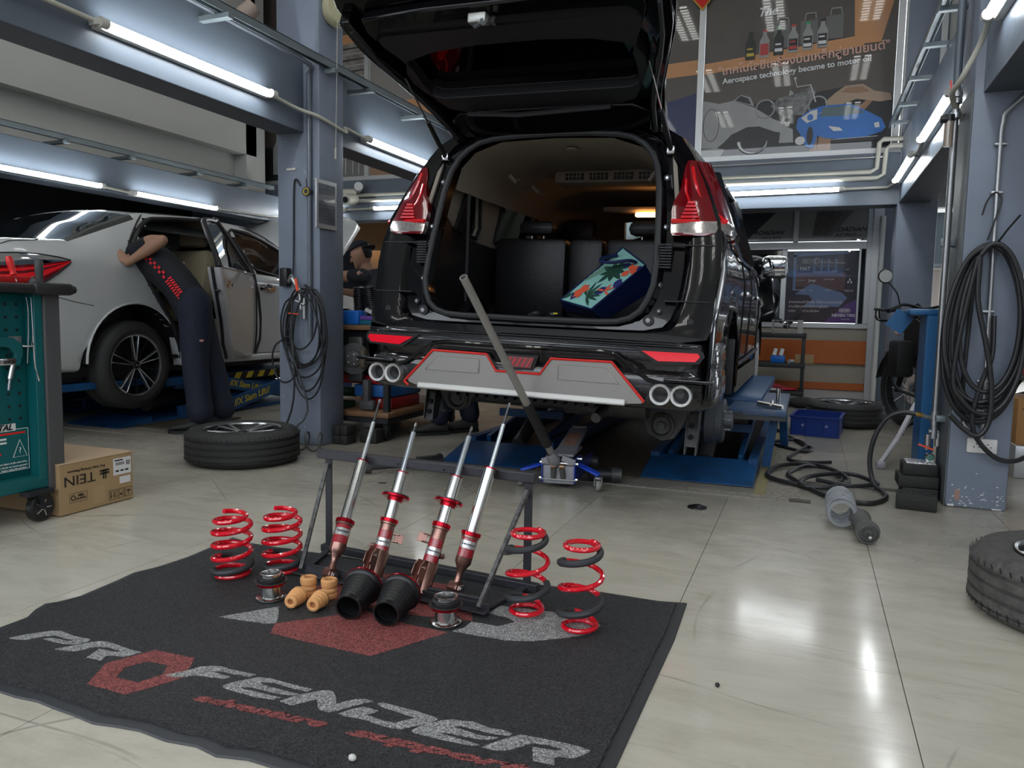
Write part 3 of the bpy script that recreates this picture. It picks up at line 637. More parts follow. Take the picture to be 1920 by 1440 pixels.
# ================================================================== black people carrier on the lift
m_paint = mat('black_car_paint', (.0025, .0025, .004), .15, coat=.6, coat_r=.02, spec=.3)
m_trimb = mat('black_plastic', (.018, .018, .021), .45)
m_seal = mat('rubber_seal', (.03, .032, .035), .5)
m_beige = mat('beige_headliner', (.34, .30, .25), .85)
m_silverp = mat('silver_panel', (.40, .39, .37), .34, .55)
m_redl = mat('red_reflector', (.72, .005, .02), .12, coat=1., emit=(.8, .0, .02), es=.25)
m_redd = mat('tail_lamp_red', (.16, .0, .004), .08, coat=1.)
m_redb = mat('tail_lamp_guide', (.55, .005, .01), .15, coat=1., emit=(.9, .0, .01), es=.12)
m_clear = mat('tail_lamp_clear', (.55, .52, .50), .1, .5, coat=1., noise=.8, nscale=60, dark=(.15, .12, .11))
m_leather = mat('black_leather', (.012, .012, .014), .38, bump=.2, bscale=140)
m_under = mat('underbody_steel', (.10, .10, .10), .5, .5, noise=.6, nscale=14, dark=(.025, .024, .022), bump=.2, bscale=50)
m_drum = mat('brake_drum', (.11, .12, .14), .45, .5, noise=.4, nscale=10)
def tinted(name, tr, refl=1.):
    m = bpy.data.materials.new(name); m.use_nodes = True; nt = m.node_tree; nt.nodes.clear(); L = nt.links
    o = nt.nodes.new('ShaderNodeOutputMaterial'); a = nt.nodes.new('ShaderNodeBsdfTransparent'); a.inputs[0].default_value = (*tr, 1)
    g = nt.nodes.new('ShaderNodeBsdfGlossy'); g.inputs['Roughness'].default_value = .01
    f = nt.nodes.new('ShaderNodeFresnel'); f.inputs[0].default_value = 1.5; mx = nt.nodes.new('ShaderNodeMixShader')
    L.new(f.outputs[0], mx.inputs[0]); L.new(a.outputs[0], mx.inputs[1]); L.new(g.outputs[0], mx.inputs[2]); L.new(mx.outputs[0], o.inputs[0]); return m
m_tint = tinted('tinted_car_glass', (.10, .12, .12))
m_tint2 = tinted('dark_car_glass', (.025, .03, .03))
CX, CZ, ROLL = -1.29, .56, math.atan(.042/1.6)
mpv = thing('car', 'black people carrier with raised tailgate and no rear wheels, on a low blue lift', 'car', (CX, 3.5, CZ), (0, ROLL, 0))
ORG[mpv] = Vector((0, 3.5, CZ))
def yr(w): return 3.47+max(0, w-.72)*.30
# stations: y -> half profile (u, w) levels 0..9
def arch(y, yc, wc=.58, r=.385):
    d = abs(y-yc); return wc+math.sqrt(r*r-d*d) if d < r else 0
base = [(.80, .46), (.865, .50), (.885, .70), (.89, .90), (.895, 1.12), (.865, 1.27), (.725, 1.70), (.645, 1.82), (.44, 1.885), (0, 1.90)]
rearp = [(.84, .50), (.88, .56), (.885, .72), (.885, .90), (.905, 1.14), (.89, 1.31), (.765, 1.60), (.655, 1.775), (.48, 1.855), (0, 1.875)]
front = {6.6: [(.80, .46), (.865, .50), (.88, .70), (.885, .90), (.89, 1.05), (.86, 1.17), (.70, 1.58), (.62, 1.70), (.44, 1.76), (0, 1.78)],
         7.0: [(.80, .46), (.86, .50), (.88, .70), (.885, .88), (.87, 1.02), (.83, 1.12), (.76, 1.22), (.66, 1.30), (.44, 1.36), (0, 1.38)],
         7.5: [(.80, .46), (.85, .50), (.87, .68), (.86, .85), (.82, .98), (.74, 1.05), (.64, 1.10), (.5, 1.13), (.3, 1.15), (0, 1.16)],
         7.93: [(.62, .48), (.68, .52), (.70, .66), (.69, .80), (.66, .90), (.60, .96), (.52, 1.0), (.4, 1.02), (.25, 1.03), (0, 1.03)]}
def prof(y):
    keys = [(3.75, rearp), (4.7, base), (6.1, base)]+sorted(front.items())
    if y <= keys[0][0]: return keys[0][1]
    for (a, p), (b, q) in zip(keys, keys[1:]):
        if y <= b: t = (y-a)/(b-a); return [(p[i][0]*(1-t)+q[i][0]*t, p[i][1]*(1-t)+q[i][1]*t) for i in range(10)]
    return keys[-1][1]
ys = [3.75, 3.85, 3.93, 3.965]+[3.97+.0765*i for i in range(11)]+[4.78, 4.95, 5.3, 5.7, 6.1, 6.35, 6.6]+[6.66+.0765*i for i in range(11)]+[7.5, 7.75, 7.93]
def section(y, k=None):
    P = prof(y); a = max(arch(y, 4.35), arch(y, 7.05)); out = []
    for i, (u, w) in enumerate(P):
        if w < a: u = u+.0; w = a+.0005*i
        out.append((u, w))
    return out
secs = []
s0 = [(u*.985, yr(w)+.012+(.03 if i < 2 else 0), w) for i, (u, w) in enumerate(rearp)]; s00 = [(u*1.0, yr(w)+.05, w) for u, w in rearp]; s01 = [(u*1.003, yr(w)+.12, w) for u, w in rearp]
half = [s0, s00, s01]+[[(u, y+max(0, (yr(w)+.14-y)) if y < 4.0 else y, w) for u, w in section(y)] for y in ys]
bb = B()
NS = len(half)
win = lambda k: (half[k][5][1] > 3.99 and half[k+1][5][1] < 6.75)
for sgn in (1, -1):
    V = [(p[0]*sgn, p[1], p[2]) for s in half for p in s]; F = []
    for k in range(NS-1):
        for i in range(9):
            if i == 5 and win(k): continue
            if 1 and (half[k][i][2] > 1.30 and half[k][5][1] > 6.6 and half[k+1][5][1] < 7.05): continue
            q = (k*10+i, k*10+i+1, (k+1)*10+i+1, (k+1)*10+i); F.append(q if sgn < 0 else q[::-1])
    bb.add(V, F, True)
bb.build('body_shell', m_paint, mpv, angle=38)
# side glass with pillars
for sgn in (1, -1):
    g = B(); pl = B(); fr = B()
    for k in range(NS-1):
        if not win(k): continue
        A, Bq, C_, D = half[k][5], half[k][6], half[k+1][6], half[k+1][5]
        off = lambda p, d=.0: (sgn*(p[0]+d), p[1], p[2])
        q = [off(A), off(Bq), off(C_), off(D)]
        (g).add(q, [(0, 1, 2, 3)], True)
    g.build('side_glass', m_tint if sgn < 0 else m_tint2, mpv)
    def at(y, t, d=.004):
        P = section(y); a, b_ = P[5], P[6]; return (sgn*(a[0]*(1-t)+b_[0]*t+d), y, a[1]*(1-t)+b_[1]*t)
    for y0, y1, w in ((4.0, 4.14, .10), (4.62, 4.50, .06), (5.55, 5.5, .07)):
        fr.tube([at(y0, 0), at((y0+y1)/2, .5), at(y1, 1)], w/2, 6)
    fr.build('window_pillar', m_paint, mpv)
    yy = [4.0+.25*i for i in range(11)]
    B().tube([at(y, -.02, .012) for y in yy], .010, 6).build('belt_trim', m_chrome if sgn > 0 else m_paint, mpv)
    B().tube([at(y, 1.03, .012) for y in yy], .016, 6).build('drip_rail', m_paint, mpv)
    # door seams and handles
    sm = B()
    for yq in (4.95, 5.55, 6.55):
        P = section(yq); sm.tube([(sgn*(p[0]+.001), yq, p[1]) for p in P[1:6]], .005, 5)
    sm.build('door_seam', m_trimb, mpv)
    for yq in (5.12, 6.1):
        h = B().cbox(sgn*.905-.012, sgn*.905+.012, yq-.11, yq+.11, 1.055, 1.085, .01).build('door_handle', m_chrome, mpv)
    B().tube([(sgn*.895, y, .665+.02*math.sin(y)) for y in yy[3:]], .012, 6).build('door_moulding', m_trimb, mpv)
    # black wheel arch liners and front wheel
    for yc in (4.35, 7.05):
        a = B(); n = 18; pts = [(yc+.385*math.cos(math.radians(180*i/n)), .58+.385*math.sin(math.radians(180*i/n))) for i in range(n+1)]
        a.loft([[(sgn*u, p[0], p[1]) for p in pts] for u in (.88, .60)]); a.build('arch_liner', m_trimb, mpv)
    a = B().tube([(sgn*.888, 4.35+.395*math.cos(math.radians(q)), .58+.395*math.sin(math.radians(q))) for q in range(-10, 191, 10)], .014, 6); a.build('arch_lip', m_paint, mpv)
    B().cyl((sgn*.66, 7.05, .50), (sgn*.87, 7.05, .50), .325, n=28).build('front_tyre', m_black, mpv)
    B().cyl((sgn*.868, 7.05, .50), (sgn*.878, 7.05, .50), .21, n=20).build('front_rim', m_alu, mpv)
# muddy mud-flap and arch edge on the right
m_mud = mat('mud_stained_black', (.02, .02, .02), .6, noise=1., nscale=45, dark=(.30, .27, .21))
B().cbox(.80, .885, 4.62, 4.66, .47, .80, .01).build('mud_flap', m_trimb, mpv)
B().box(.70, .893, 3.84, 3.95, .50, .72).build('arch_edge', m_mud, mpv)
B().box(.889, .897, 4.76, 6.5, .475, .60).build('sill_splash', m_mud, mpv)
# windscreen
B().loft([[( u*s, 6.62, 1.18+(.42 if u else .58)*1) for u in (1,)] for s in (1,)]*2) if 0 else None
P0 = section(6.62); P1 = section(7.02)
ws = [[(s*P0[i][0]*.985, 6.63, P0[i][1]-.01) for s, i in ((-1, 6), (-1, 7), (-1, 8), (1, 9), (1, 8), (1, 7), (1, 6))], [(s*P1[i][0]*.99, 7.04, P1[i][1]-.01) for s, i in ((-1, 6), (-1, 7), (-1, 8), (1, 9), (1, 8), (1, 7), (1, 6))]]
B().loft(ws).build('windscreen', m_tint, mpv)
# ---- rear aperture frame
op = [(0, .875), (.20, .876), (.35, .877), (.44, .882), (.50, .90), (.545, .935), (.575, .99), (.594, 1.06), (.594, 1.16), (.588, 1.28), (.578, 1.40), (.567, 1.52), (.545, 1.63), (.515, 1.695), (.47, 1.745), (.41, 1.782), (.33, 1.80), (.18, 1.812), (0, 1.815)]
ou = [(0, .80), (.30, .80), (.55, .80), (.74, .80), (.86, .82), (.875, .86), (.878, .94), (.88, 1.04), (.89, 1.14), (.885, 1.25), (.865, 1.37), (.80, 1.52), (.74, 1.63), (.69, 1.71), (.64, 1.775), (.57, 1.82), (.44, 1.85), (.22, 1.868), (0, 1.872)]
def ring(a): return a+[(-u, w) for u, w in a[-2:0:-1]]
def mixr(t): return [(a[0]*(1-t)+b[0]*t, a[1]*(1-t)+b[1]*t) for a, b in zip(op, ou)]
def loop(pl, dy): return [(u, yr(w)+dy, w) for u, w in ring(pl)]
B().loft([loop(op, .10), loop(op, .012), loop(mixr(.06), .004), loop(mixr(.12), .030), loop(mixr(.42), .034), loop(mixr(.50), .010), loop(mixr(.56), .0), loop(ou, .0), loop([(u*1.0, w) for u, w in ou], .05)], closed=True).build('rear_frame', m_paint, mpv, angle=30)
B().tube(loop(op, .0), .0155, 8, closed=True).build('aperture_seal', m_seal, mpv)
for u, w, r in ((.585, 1.06, .014), (.60, .94, .012), (.555, .895, .022), (.70, .897, .014), (.585, 1.335, .012), (.565, 1.575, .013)):
    for s in (1, -1):
        b = B().cyl((s*(u+.03), yr(w)+.035, w), (s*(u+.03), yr(w)+.018, w), r*1.15, n=16).build('rubber_stop' if r > .02 else 'plug', m_seal, mpv)
        B().cyl((s*(u+.03), yr(w)+.02, w), (s*(u+.03), yr(w)+.012, w), r*.5, n=12).build('screw', m_steel, mpv)
for s in (1, -1):
    b = B()
    for q in range(9): b.box(s*.635-.028, s*.635+.028, yr(1.15)+.0, yr(1.15)+.03, 1.14+q*.013, 1.147+q*.013)
    b.build('rib_vent', m_trimb, mpv)
    b = B()
    for w, w2 in ((1.245, 1.25), (.985, .99)): b.box(s*.76-.11, s*.76+.10, yr(w)-.004, yr(w)+.02, w, w2)
    b.build('panel_seam', m_trimb, mpv)
    B().cyl((s*.78, yr(.9)-.004, .895), (s*.78, yr(.9)+.02, .895), .016, n=16).build('screw_cap', m_trimb, mpv)
# ---- tail lamps
rows = [(1.292, .655, .80, 3.90), (1.305, .648, .838, 3.93), (1.33, .645, .845, 3.94), (1.36, .645, .835, 3.90), (1.41, .64, .815, 3.88), (1.455, .645, .80, 3.87), (1.50, .668, .78, 3.85), (1.56, .675, .755, 3.84), (1.62, .68, .725, 3.83), (1.652, .69, .712, 3.82)]
for s in (1, -1):
    lamp = []
    for w, ui, uc, ysd in rows:
        y0 = yr(w)
        lamp.append([(s*ui, y0+.03, w), (s*ui, y0-.012, w), (s*(ui+uc)/2, y0-.016, w), (s*(uc+.01), y0-.004, w), (s*(uc+.055), y0+.045, w), (s*(uc+.072), y0+.13, w), (s*(uc+.074), ysd, w), (s*(uc+.06), ysd+.01, w)])
    def piece(a, b_): return [r if s > 0 else r for r in lamp[a:b_]]
    B().loft(piece(3, 10)).build('tail_lamp', m_redd, mpv, fix=True)
    B().loft(piece(1, 4)).build('clear_lens', m_clear, mpv, fix=True)
    B().loft(piece(0, 2)).build('tail_lamp_base', m_redd, mpv, fix=True)
    def lp(i, f, dy=-.010):
        r = lamp[i]; a = Vector(r[1]); b_ = Vector(r[4]); p = a.lerp(b_, f); p.y += dy - .012*math.sin(math.pi*f); return p
    B().tube([lp(8, .35), lp(7, .40), lp(6, .50), lp(5, .62), lp(4, .78), lp(3, 1.02)], .008, 6).build('light_guide', m_redb, mpv)
    B().tube([lp(7, .12), lp(6, .18), lp(5, .34), lp(4, .50), lp(3, .78)], .006, 6).build('light_guide', m_redb, mpv)
    B().tube([lp(3, 0), lp(3, .5), lp(3, 1.0)], .010, 6).build('light_guide', m_redb, mpv)
    b = B()
    for q in range(5):
        z = 1.375+q*.017; b.box(s*.74-.052+.006*q, s*.74+.03-.006*q, yr(z)-.022, yr(z)-.012, z, z+.010)
    b.build('lamp_cell', m_redb, mpv)
# ---- rear bumper
def brow(w, y0, uh, ye=3.955):
    a = [(uh, ye), (uh+.004, 3.80), (uh, 3.64), (uh-.025, 3.56), (uh-.08, y0+.03), (uh-.17, y0+.008), (.45, y0), (.2, y0-.006)]
    a = [(u, y, w) for u, y in a]; return a+[(0, y0-.008, w)]+[(-u, y, w) for u, y, w in a[::-1]]
B().loft([brow(.805, 3.53, .875), brow(.80, 3.47, .89), brow(.785, 3.455, .90), brow(.715, 3.455, .905), brow(.70, 3.462, .905), brow(.672, 3.468, .90), brow(.655, 3.448, .905), brow(.64, 3.440, .91), brow(.56, 3.442, .912), brow(.515, 3.455, .905), brow(.49, 3.50, .87, 3.93), brow(.485, 3.62, .80, 3.9)][::-1]).build('rear_bumper', mat('wet_black_paint', (.006, .006, .008), .25, coat=1., coat_r=.03, bump=.35, bscale=160), mpv, angle=50)
b = B()
for q in range(4): b.bar((-.845, 3.452, .795-q*.011), (.845, 3.452, .795-q*.011), .012, .005)
b.build('bumper_ribs', m_trimb, mpv)
for s in (1, -1):
    pl = [(s*.585, .758), (s*.835, .760), (s*.845, .745), (s*.825, .722), (s*.66, .716)]
    big = [(s*.555, .770), (s*.852, .770), (s*.862, .745), (s*.84, .712), (s*.645, .704)]
    B().prism(big, (0, 3.458, 0), (1, 0, 0), (0, 0, 1), .014).build('reflector_surround', m_trimb, mpv)
    B().prism(pl, (0, 3.446, 0), (1, 0, 0), (0, 0, 1), .010).build('reflector', m_redl, mpv)
    for u in (.775, .682):
        b = B().lathe([(.036, .10), (.036, .0), (.047, -.006), (.049, .004), (.047, .02), (.045, .10)], (s*u, 3.418, .568), (0, 1, 0), 28)
        t_ = b.build('exhaust_trim', mat('sparkling_chrome_ring', (.85, .85, .85), .35, .9, bump=.6, bscale=260), mpv)
        B().cyl((s*u, 3.46, .568), (s*u, 3.462, .568), .040, n=24).build('exhaust_grid', mat('black_mesh', (.01, .01, .012), .25, noise=.5, nscale=90, dark=(.12, .13, .15), bump=.8, bscale=220), mpv)
    B().cbox(s*.80-.11, s*.80+.11, 3.43, 3.5, .625, .642, .006).build('bumper_ledge', m_paint, mpv)
    # creases that frame the diffuser
    B().tube([(s*.86, 3.452, .615), (s*.70, 3.436, .612), (s*.62, 3.434, .63), (s*.47, 3.434, .735), (s*.40, 3.434, .745), (0, 3.43, .742)], .010, 8).build('bumper_crease', m_paint, mpv)
up = [(.605, .540), (.455, .700), (.165, .697), (.112, .620)]
out = [(-.605, .548), (-.585, .530), (-.52, .512), (.52, .512), (.60, .520), (.612, .528)]+up+[(-u, w) for u, w in up[::-1]]
B().prism(out, (0, 3.445, 0), (1, 0, 0), (0, 0, 1), .030).build('diffuser_panel', m_silverp, mpv, bev=.004)
for s in (1, -1):
    tr = [(s*.20, .672), (s*.43, .672), (s*.50, .600), (s*.20, .600)]
    B().prism(tr, (0, 3.420, 0), (1, 0, 0), (0, 0, 1), .012).build('diffuser_emboss', m_silverp, mpv, bev=.008)
B().bar((-.53, 3.405, .520), (.53, 3.405, .520), .018, .030, up=(0, .5, 1)).build('diffuser_lip', mat('silver_lip_highlight', (.75, .75, .74), .3, .3), mpv, bev=.006)  # highlight along the lip put into a lighter silver than the panel
rl = [(.612, .528)]+up+[(-u, w) for u, w in up[::-1]]+[(-.612, .535), (-.588, .515)]
B().tube([(u, 3.412, w) for u, w in rl], .0065, 6).build('red_outline', m_red, mpv)
B().prism([(-.095, .705), (.095, .705), (.072, .632), (-.072, .632)], (0, 3.45, 0), (1, 0, 0), (0, 0, 1), .02).build('fog_lamp_surround', m_trimb, mpv)
B().prism([(-.078, .695), (.078, .695), (.060, .643), (-.060, .643)], (0, 3.436, 0), (1, 0, 0), (0, 0, 1), .012).build('fog_lamp', m_redd, mpv)
b = B()
for q in range(-2, 3): b.bar((q*.026-.012, 3.422, .648), (q*.026+.012, 3.422, .690), .003)
b.build('fog_lamp_ribs', m_redl, mpv)
# ---- tailgate, hinged up
HG = Vector((0, 3.83, 1.84)); GD = Vector((0, -.9407, .3393)); GN = Vector((0, -.3393, -.9407))   # along the gate, and down out of its inner face
def G3(u, s, t=0): return HG+Vector((u, 0, 0))+GD*s+GN*t
def gp(pl, t0, t1, name, m, holes=(), **k):
    return B().prism(pl, G3(0, 0, t0), (1, 0, 0), tuple(GD), (t1-t0)*(-1 if Vector((1, 0, 0)).cross(GD).dot(GN) < 0 else 1), holes=holes).build(name, m, mpv, **k)
def sym(h): return h+[(-u, s) for u, s in h[::-1]]
shell = sym([(.56, -.01), (.575, .15), (.60, .33), (.645, .50), (.69, .66), (.715, .82), (.715, .98), (.69, 1.05), (.60, 1.10)])
glh = sym([(.46, .385), (.525, .425), (.56, .51), (.56, .59), (.52, .665), (.36, .715), (.15, .735)])
gp(shell, -.055, .0, 'tailgate', m_paint, [glh], bev=.012)
gp(sym([(.585, .02), (.60, .2), (.63, .35), (.66, .5), (.70, .66), (.72, .82), (.72, .98), (.66, .99), (.655, .82), (.63, .66), (.60, .5), (.575, .35), (.55, .2), (.54, .02)]), .0, .05, 'tailgate_flange', m_paint, bev=.006) if 0 else None
for s in (1, -1):
    fl_ = [(s*u, q) for u, q in ((.50, .02), (.525, .25), (.56, .42), (.60, .58), (.645, .72), (.66, .95), (.71, .95), (.705, .78), (.675, .64), (.63, .48), (.59, .32), (.565, .15), (.55, .02))]
    gp(fl_, .0, .055, 'tailgate_flange', m_paint, bev=.008)
    B().tube([G3(s*u, q, .06) for u, q in ((.525, .05), (.545, .25), (.58, .42), (.625, .58), (.655, .72), (.67, .9))], .010, 6).build('tailgate_seal', m_seal, mpv)
gp(sym([(.50, .03), (.52, .18), (.44, .24), (.2, .25)]), .0, .04, 'hinge_panel', m_paint, bev=.01)
tro = sym([(.40, .27), (.47, .30), (.505, .37), (.515, .50), (.52, .60), (.55, .70), (.585, .78), (.585, .85), (.54, .885), (.3, .90)])
gp(tro, .0, .050, 'tailgate_trim', m_trimb, [glh], bev=.012)
gp(sym([(.535, .835), (.60, .80), (.62, .88), (.60, .95), (.3, .97)]), .0, .05, 'tailgate_lower_frame', m_paint, bev=.01)
gp(glh, -.03, -.024, 'rear_glass', m_tint2)
B().tube([G3(-.36, .30, .085), G3(-.1, .285, .095), G3(.36, .30, .085)], .012, 6).build('trim_rib', m_trimb, mpv)
b = B().cbox(-.10, -.02, -.03, .03, -.02, .02, .008).xf(Matrix.Translation(G3(0, .91, .07))); b.build('latch', mat('cast_latch', (.55, .55, .53), .4, .7, noise=.6, nscale=40), mpv)
B().cyl(G3(-.08, .89, .08), G3(-.03, .93, .10), .014, n=10).cyl(G3(.0, .90, .06), G3(.0, .90, .09), .012, n=10).build('latch_striker', m_steel, mpv)
for s in (1, -1):
    a = Vector((s*.60, 3.775, 1.71)); g_ = G3(s*.575, .57, .06); m_ = a.lerp(g_, .48)
    B().cyl(a, m_, .0125, n=12).build('gas_strut', m_trimb, mpv)
    B().cyl(m_, g_, .0045, n=8).build('strut_rod', m_steel, mpv)
    B().cbox(s*.60-.02, s*.60+.02, 3.76, 3.80, 1.69, 1.73, .008).build('strut_mount', m_steel, mpv)
    B().cbox(s*.45-.05, s*.45+.05, 3.79, 3.86, 1.82, 1.86, .01).build('gate_hinge', m_trimb, mpv)
B().tube(smooth_path([(-.25, 3.80, 1.83), (-.2, 3.70, 1.86), (-.1, 3.70, 1.865), (-.05, 3.78, 1.86)], 5), .012, 8).build('wiring_grommet', m_trimb, mpv)
# ---- interior
B().box(-.62, .62, 3.56, 4.72, .80, .868).build('load_floor', mat('grey_carpet', (.035, .035, .038), .95, bump=.5, bscale=300), mpv)
qw = [(4.03, 1.36), (4.33, 1.33), (4.36, 1.40), (4.27, 1.62), (4.10, 1.60)]
dw = [(4.62, 1.34), (5.35, 1.30), (5.35, 1.55), (5.2, 1.62), (4.66, 1.64)]
for s in (1, -1):
    # side trim: lower black, upper beige with window openings (y, w) plane
    lo = [(3.62, .87), (6.5, .87), (6.5, 1.24), (4.6, 1.30), (4.2, 1.32), (4.05, 1.38), (3.86, 1.44), (3.70, 1.44)]
    hi = [(3.70, 1.44), (3.86, 1.44), (4.05, 1.38), (4.2, 1.32), (4.6, 1.30), (6.5, 1.24), (6.5, 1.72), (3.85, 1.78), (3.78, 1.70)]
    B().prism(lo, (s*.66, 0, 0), (0, 1, 0), (0, 0, 1), .02 if s > 0 else -.02).build('load_side_trim', m_leather, mpv, bev=.005)
    B().prism(hi, (s*(.655+.16*1.40), 0, 0), (0, 1, 0), (-s*.16, 0, 1), .02 if s > 0 else -.02, holes=[qw, dw]).build('pillar_trim', m_beige, mpv)
    for hh in (qw, dw):
        B().tube([(s*(.868-.16*w), y, w) for y, w in [(a, b_) for a, b_ in hh]], .012, 6, closed=True).xf(Matrix.Translation((0, 0, 0))).build('window_edge', m_trimb, mpv)
    for y in (4.35, 4.75):
        B().tube([(s*.43, y-.07, 1.70), (s*.40, y-.05, 1.665), (s*.40, y+.05, 1.665), (s*.43, y+.07, 1.70)], .012, 8).build('grab_handle', m_beige, mpv)
B().tube([(-.56, 4.0, 1.55), (-.56, 4.0, .95)], .012, 4).build('seat_belt', m_trimb, mpv)
hl = [[(u*f, y, w) for u, w in ((-.56, 1.55), (-.53, 1.66), (-.45, 1.74), (-.3, 1.79), (0, 1.80), (.3, 1.79), (.45, 1.74), (.53, 1.66), (.56, 1.55))] for y, f in ((3.83, 1), (4.2, 1.02), (5.2, 1.02), (6.6, .98))]
hl = [[(u, y+.0, w-(.10 if y > 6 else 0)) for u, y, w in s_] for s_ in hl]
B().loft(hl).build('headliner', m_beige, mpv)
B().cbox(-.30, .45, 4.70, 4.90, 1.715, 1.80, .03).build('air_vent_housing', m_beige, mpv)
for i in range(4):
    u = -.16+i*.155
    v_ = B().box(u-.06, u+.06, 4.685, 4.70, 1.735, 1.775).build('air_vent', m_trimb, mpv)
    b = B()
    for q in range(5): b.box(u-.058+q*.0245, u-.052+q*.0245, 4.678, 4.69, 1.735, 1.775)
    b.box(u-.06, u+.06, 4.678, 4.69, 1.753, 1.757); b.build('vent_fin', m_beige, v_)
B().cbox(-.14, .40, 5.35, 5.50, 1.62, 1.66, .02).build('roof_console', m_beige, mpv)
B().cbox(.10, .26, 5.32, 5.36, 1.585, 1.615, .008).build('dome_lamp', mat('warm_dome_lamp', (1, .7, .4), .4, emit=(1, .42, .12), es=9), mpv)
B().cyl((.02, 4.05, 1.79), (.02, 4.05, 1.783), .035, n=16).build('roof_lamp', m_beige, mpv)
for x0, x1 in ((-.64, -.16), (-.145, .075), (.09, .64)):
    B().cbox(x0, x1, 4.60, 4.74, .868, 1.365, .035).build('seat_back', m_leather, mpv)
for u in (-.37, .34):
    h = B().cbox(u-.12, u+.12, 4.60, 4.70, 1.385, 1.475, .04).build('headrest', m_leather, mpv)
    B().cyl((u-.04, 4.66, 1.34), (u-.04, 4.66, 1.40), .006).cyl((u+.04, 4.66, 1.34), (u+.04, 4.66, 1.40), .006).build('headrest_post', m_steel, mpv)
for u in (-.38, .38):
    B().cbox(u-.24, u+.24, 5.55, 5.72, .8, 1.42, .07).cbox(u-.13, u+.13, 5.56, 5.68, 1.40, 1.60, .05).build('front_seat', m_leather, mpv)
B().box(-.66, .66, 3.75, 7.4, .52, .80).build('floor_pan', m_trimb, mpv)
B().cbox(-.55, .6, 6.6, 7.0, .8, 1.15, .05).build('dashboard', m_trimb, mpv)
B().box(-.03, .01, 4.58, 4.599, .92, .965).build('isofix_label', mat('label_white', (.5, .5, .5), .5), mpv) if 0 else None
# ---- door mirror (right)
mr = B().cbox(.90, 1.10, 6.28, 6.42, 1.235, 1.41, .045).build('door_mirror', m_paint, mpv)
B().cbox(.918, 1.082, 6.268, 6.284, 1.25, 1.395, .03).build('mirror_glass', mat('mirror_glass', (.35, .36, .36), .03, 1.), mr)
B().bar((.84, 6.42, 1.20), (.95, 6.38, 1.27), .05, .04).build('mirror_stalk', m_paint, mr)
mr = B().cbox(-1.10, -.90, 6.28, 6.42, 1.235, 1.41, .045).build('door_mirror', m_paint, mpv)
# ---- rear axle and underbody
B().cyl((-.62, 4.12, .405), (.62, 4.12, .405), .042, n=14).build('axle_beam', m_under, mpv)
B().cbox(-.60, .60, 3.70, 4.05, .47, .52, .02).build('spare_well', m_under, mpv)
b = B()
for q in range(15): b.cbox(-.50+q*.055, -.46+q*.055, 3.72, 3.95, .44, .475, .008)
b.build('heat_shield_rib', m_trimb, mpv)
B().cyl((.12, 3.86, .46), (.55, 3.86, .46), .075, n=20).build('silencer', m_under, mpv)
B().cyl((.34, 3.80, .44), (.33, 3.66, .40), .026, n=14).build('tail_pipe', m_under, mpv)
for s in (1, -1):
    # spring pan: flat pear shape with a dished seat
    pan = [(s*.52, .50), (s*.50, .36), (s*.53, .29), (s*.60, .262), (s*.67, .28), (s*.70, .33), (s*.745, .42), (s*.75, .50)]
    pw = [(u-s*(.0 if s > 0 else -.0), w+(.055 if s < 0 else 0)) for u, w in pan]
    k = s*.0+(.02 if s < 0 else 0)
    B().prism(pw, (k, 4.02, 0), (1, 0, 0), (0, 0, 1), .02).build('spring_pan', m_under, mpv, bev=.006)
    cw = .345+(.05 if s < 0 else 0)
    B().lathe([(.062, 0), (.066, -.018), (.055, -.022), (.045, -.006), (.022, -.006), (.020, -.02), (.0, -.02)], (s*.60+k, 4.0, cw), (0, 1, 0), 24).build('spring_seat', m_under, mpv)
    # shock bracket: bent channel with holes
    for d in (-.028, .028):
        B().prism([(4.05, .50), (4.0, .42), (3.97, .28), (3.96, .21), (4.02, .21), (4.05, .27), (4.10, .40), (4.13, .50)], (s*.755+d, 0, (.05 if s < 0 else 0)), (0, 1, 0), (0, 0, 1), .006).build('shock_bracket', m_under, mpv)
    b = B().bar((s*.755, 4.03, .46), (s*.755, 3.975, .25), .056, .008, up=(0, 1, 0)); b.build('bracket_web', m_under, mpv)
    b = B()
    for w in (.30, .36, .43): b.cyl((s*.755, 3.98+.15*(w-.25), w), (s*.755, 3.965+.15*(w-.25), w), .014, n=12)
    b.build('bracket_hole', m_dark, mpv)
    zc = .355 if s > 0 else .385
    B().lathe([(0, 0), (.118, 0), (.130, .012), (.130, .06), (.122, .066), (.122, .10), (.112, .108), (.05, .112), (.045, .15), (0, .152)], (s*.78, 4.33, zc), (s, 0, 0), 32).build('brake_drum', m_drum, mpv)
    b = B()
    for q in range(5):
        a = math.radians(72*q+20); b.cyl((s*.88, 4.33+.052*math.cos(a), zc+.052*math.sin(a)), (s*.925, 4.33+.052*math.cos(a), zc+.052*math.sin(a)), .006, n=8)
    b.build('wheel_stud', m_steel, mpv)
    B().cyl((s*.62, 4.25, zc+.03), (s*.79, 4.33, zc), .04, n=12).build('stub_axle', m_under, mpv)
    B().bar((s*.60, 4.15, .40), (s*.60, 4.95, .48), .06, .05).build('trailing_arm', m_under, mpv)
    B().tube(smooth_path([(s*.70, 4.2, .45), (s*.76, 4.12, .47), (s*.80, 4.2, .44), (s*.79, 4.3, .42)], 4), .006, 6).build('brake_hose', m_black, mpv)
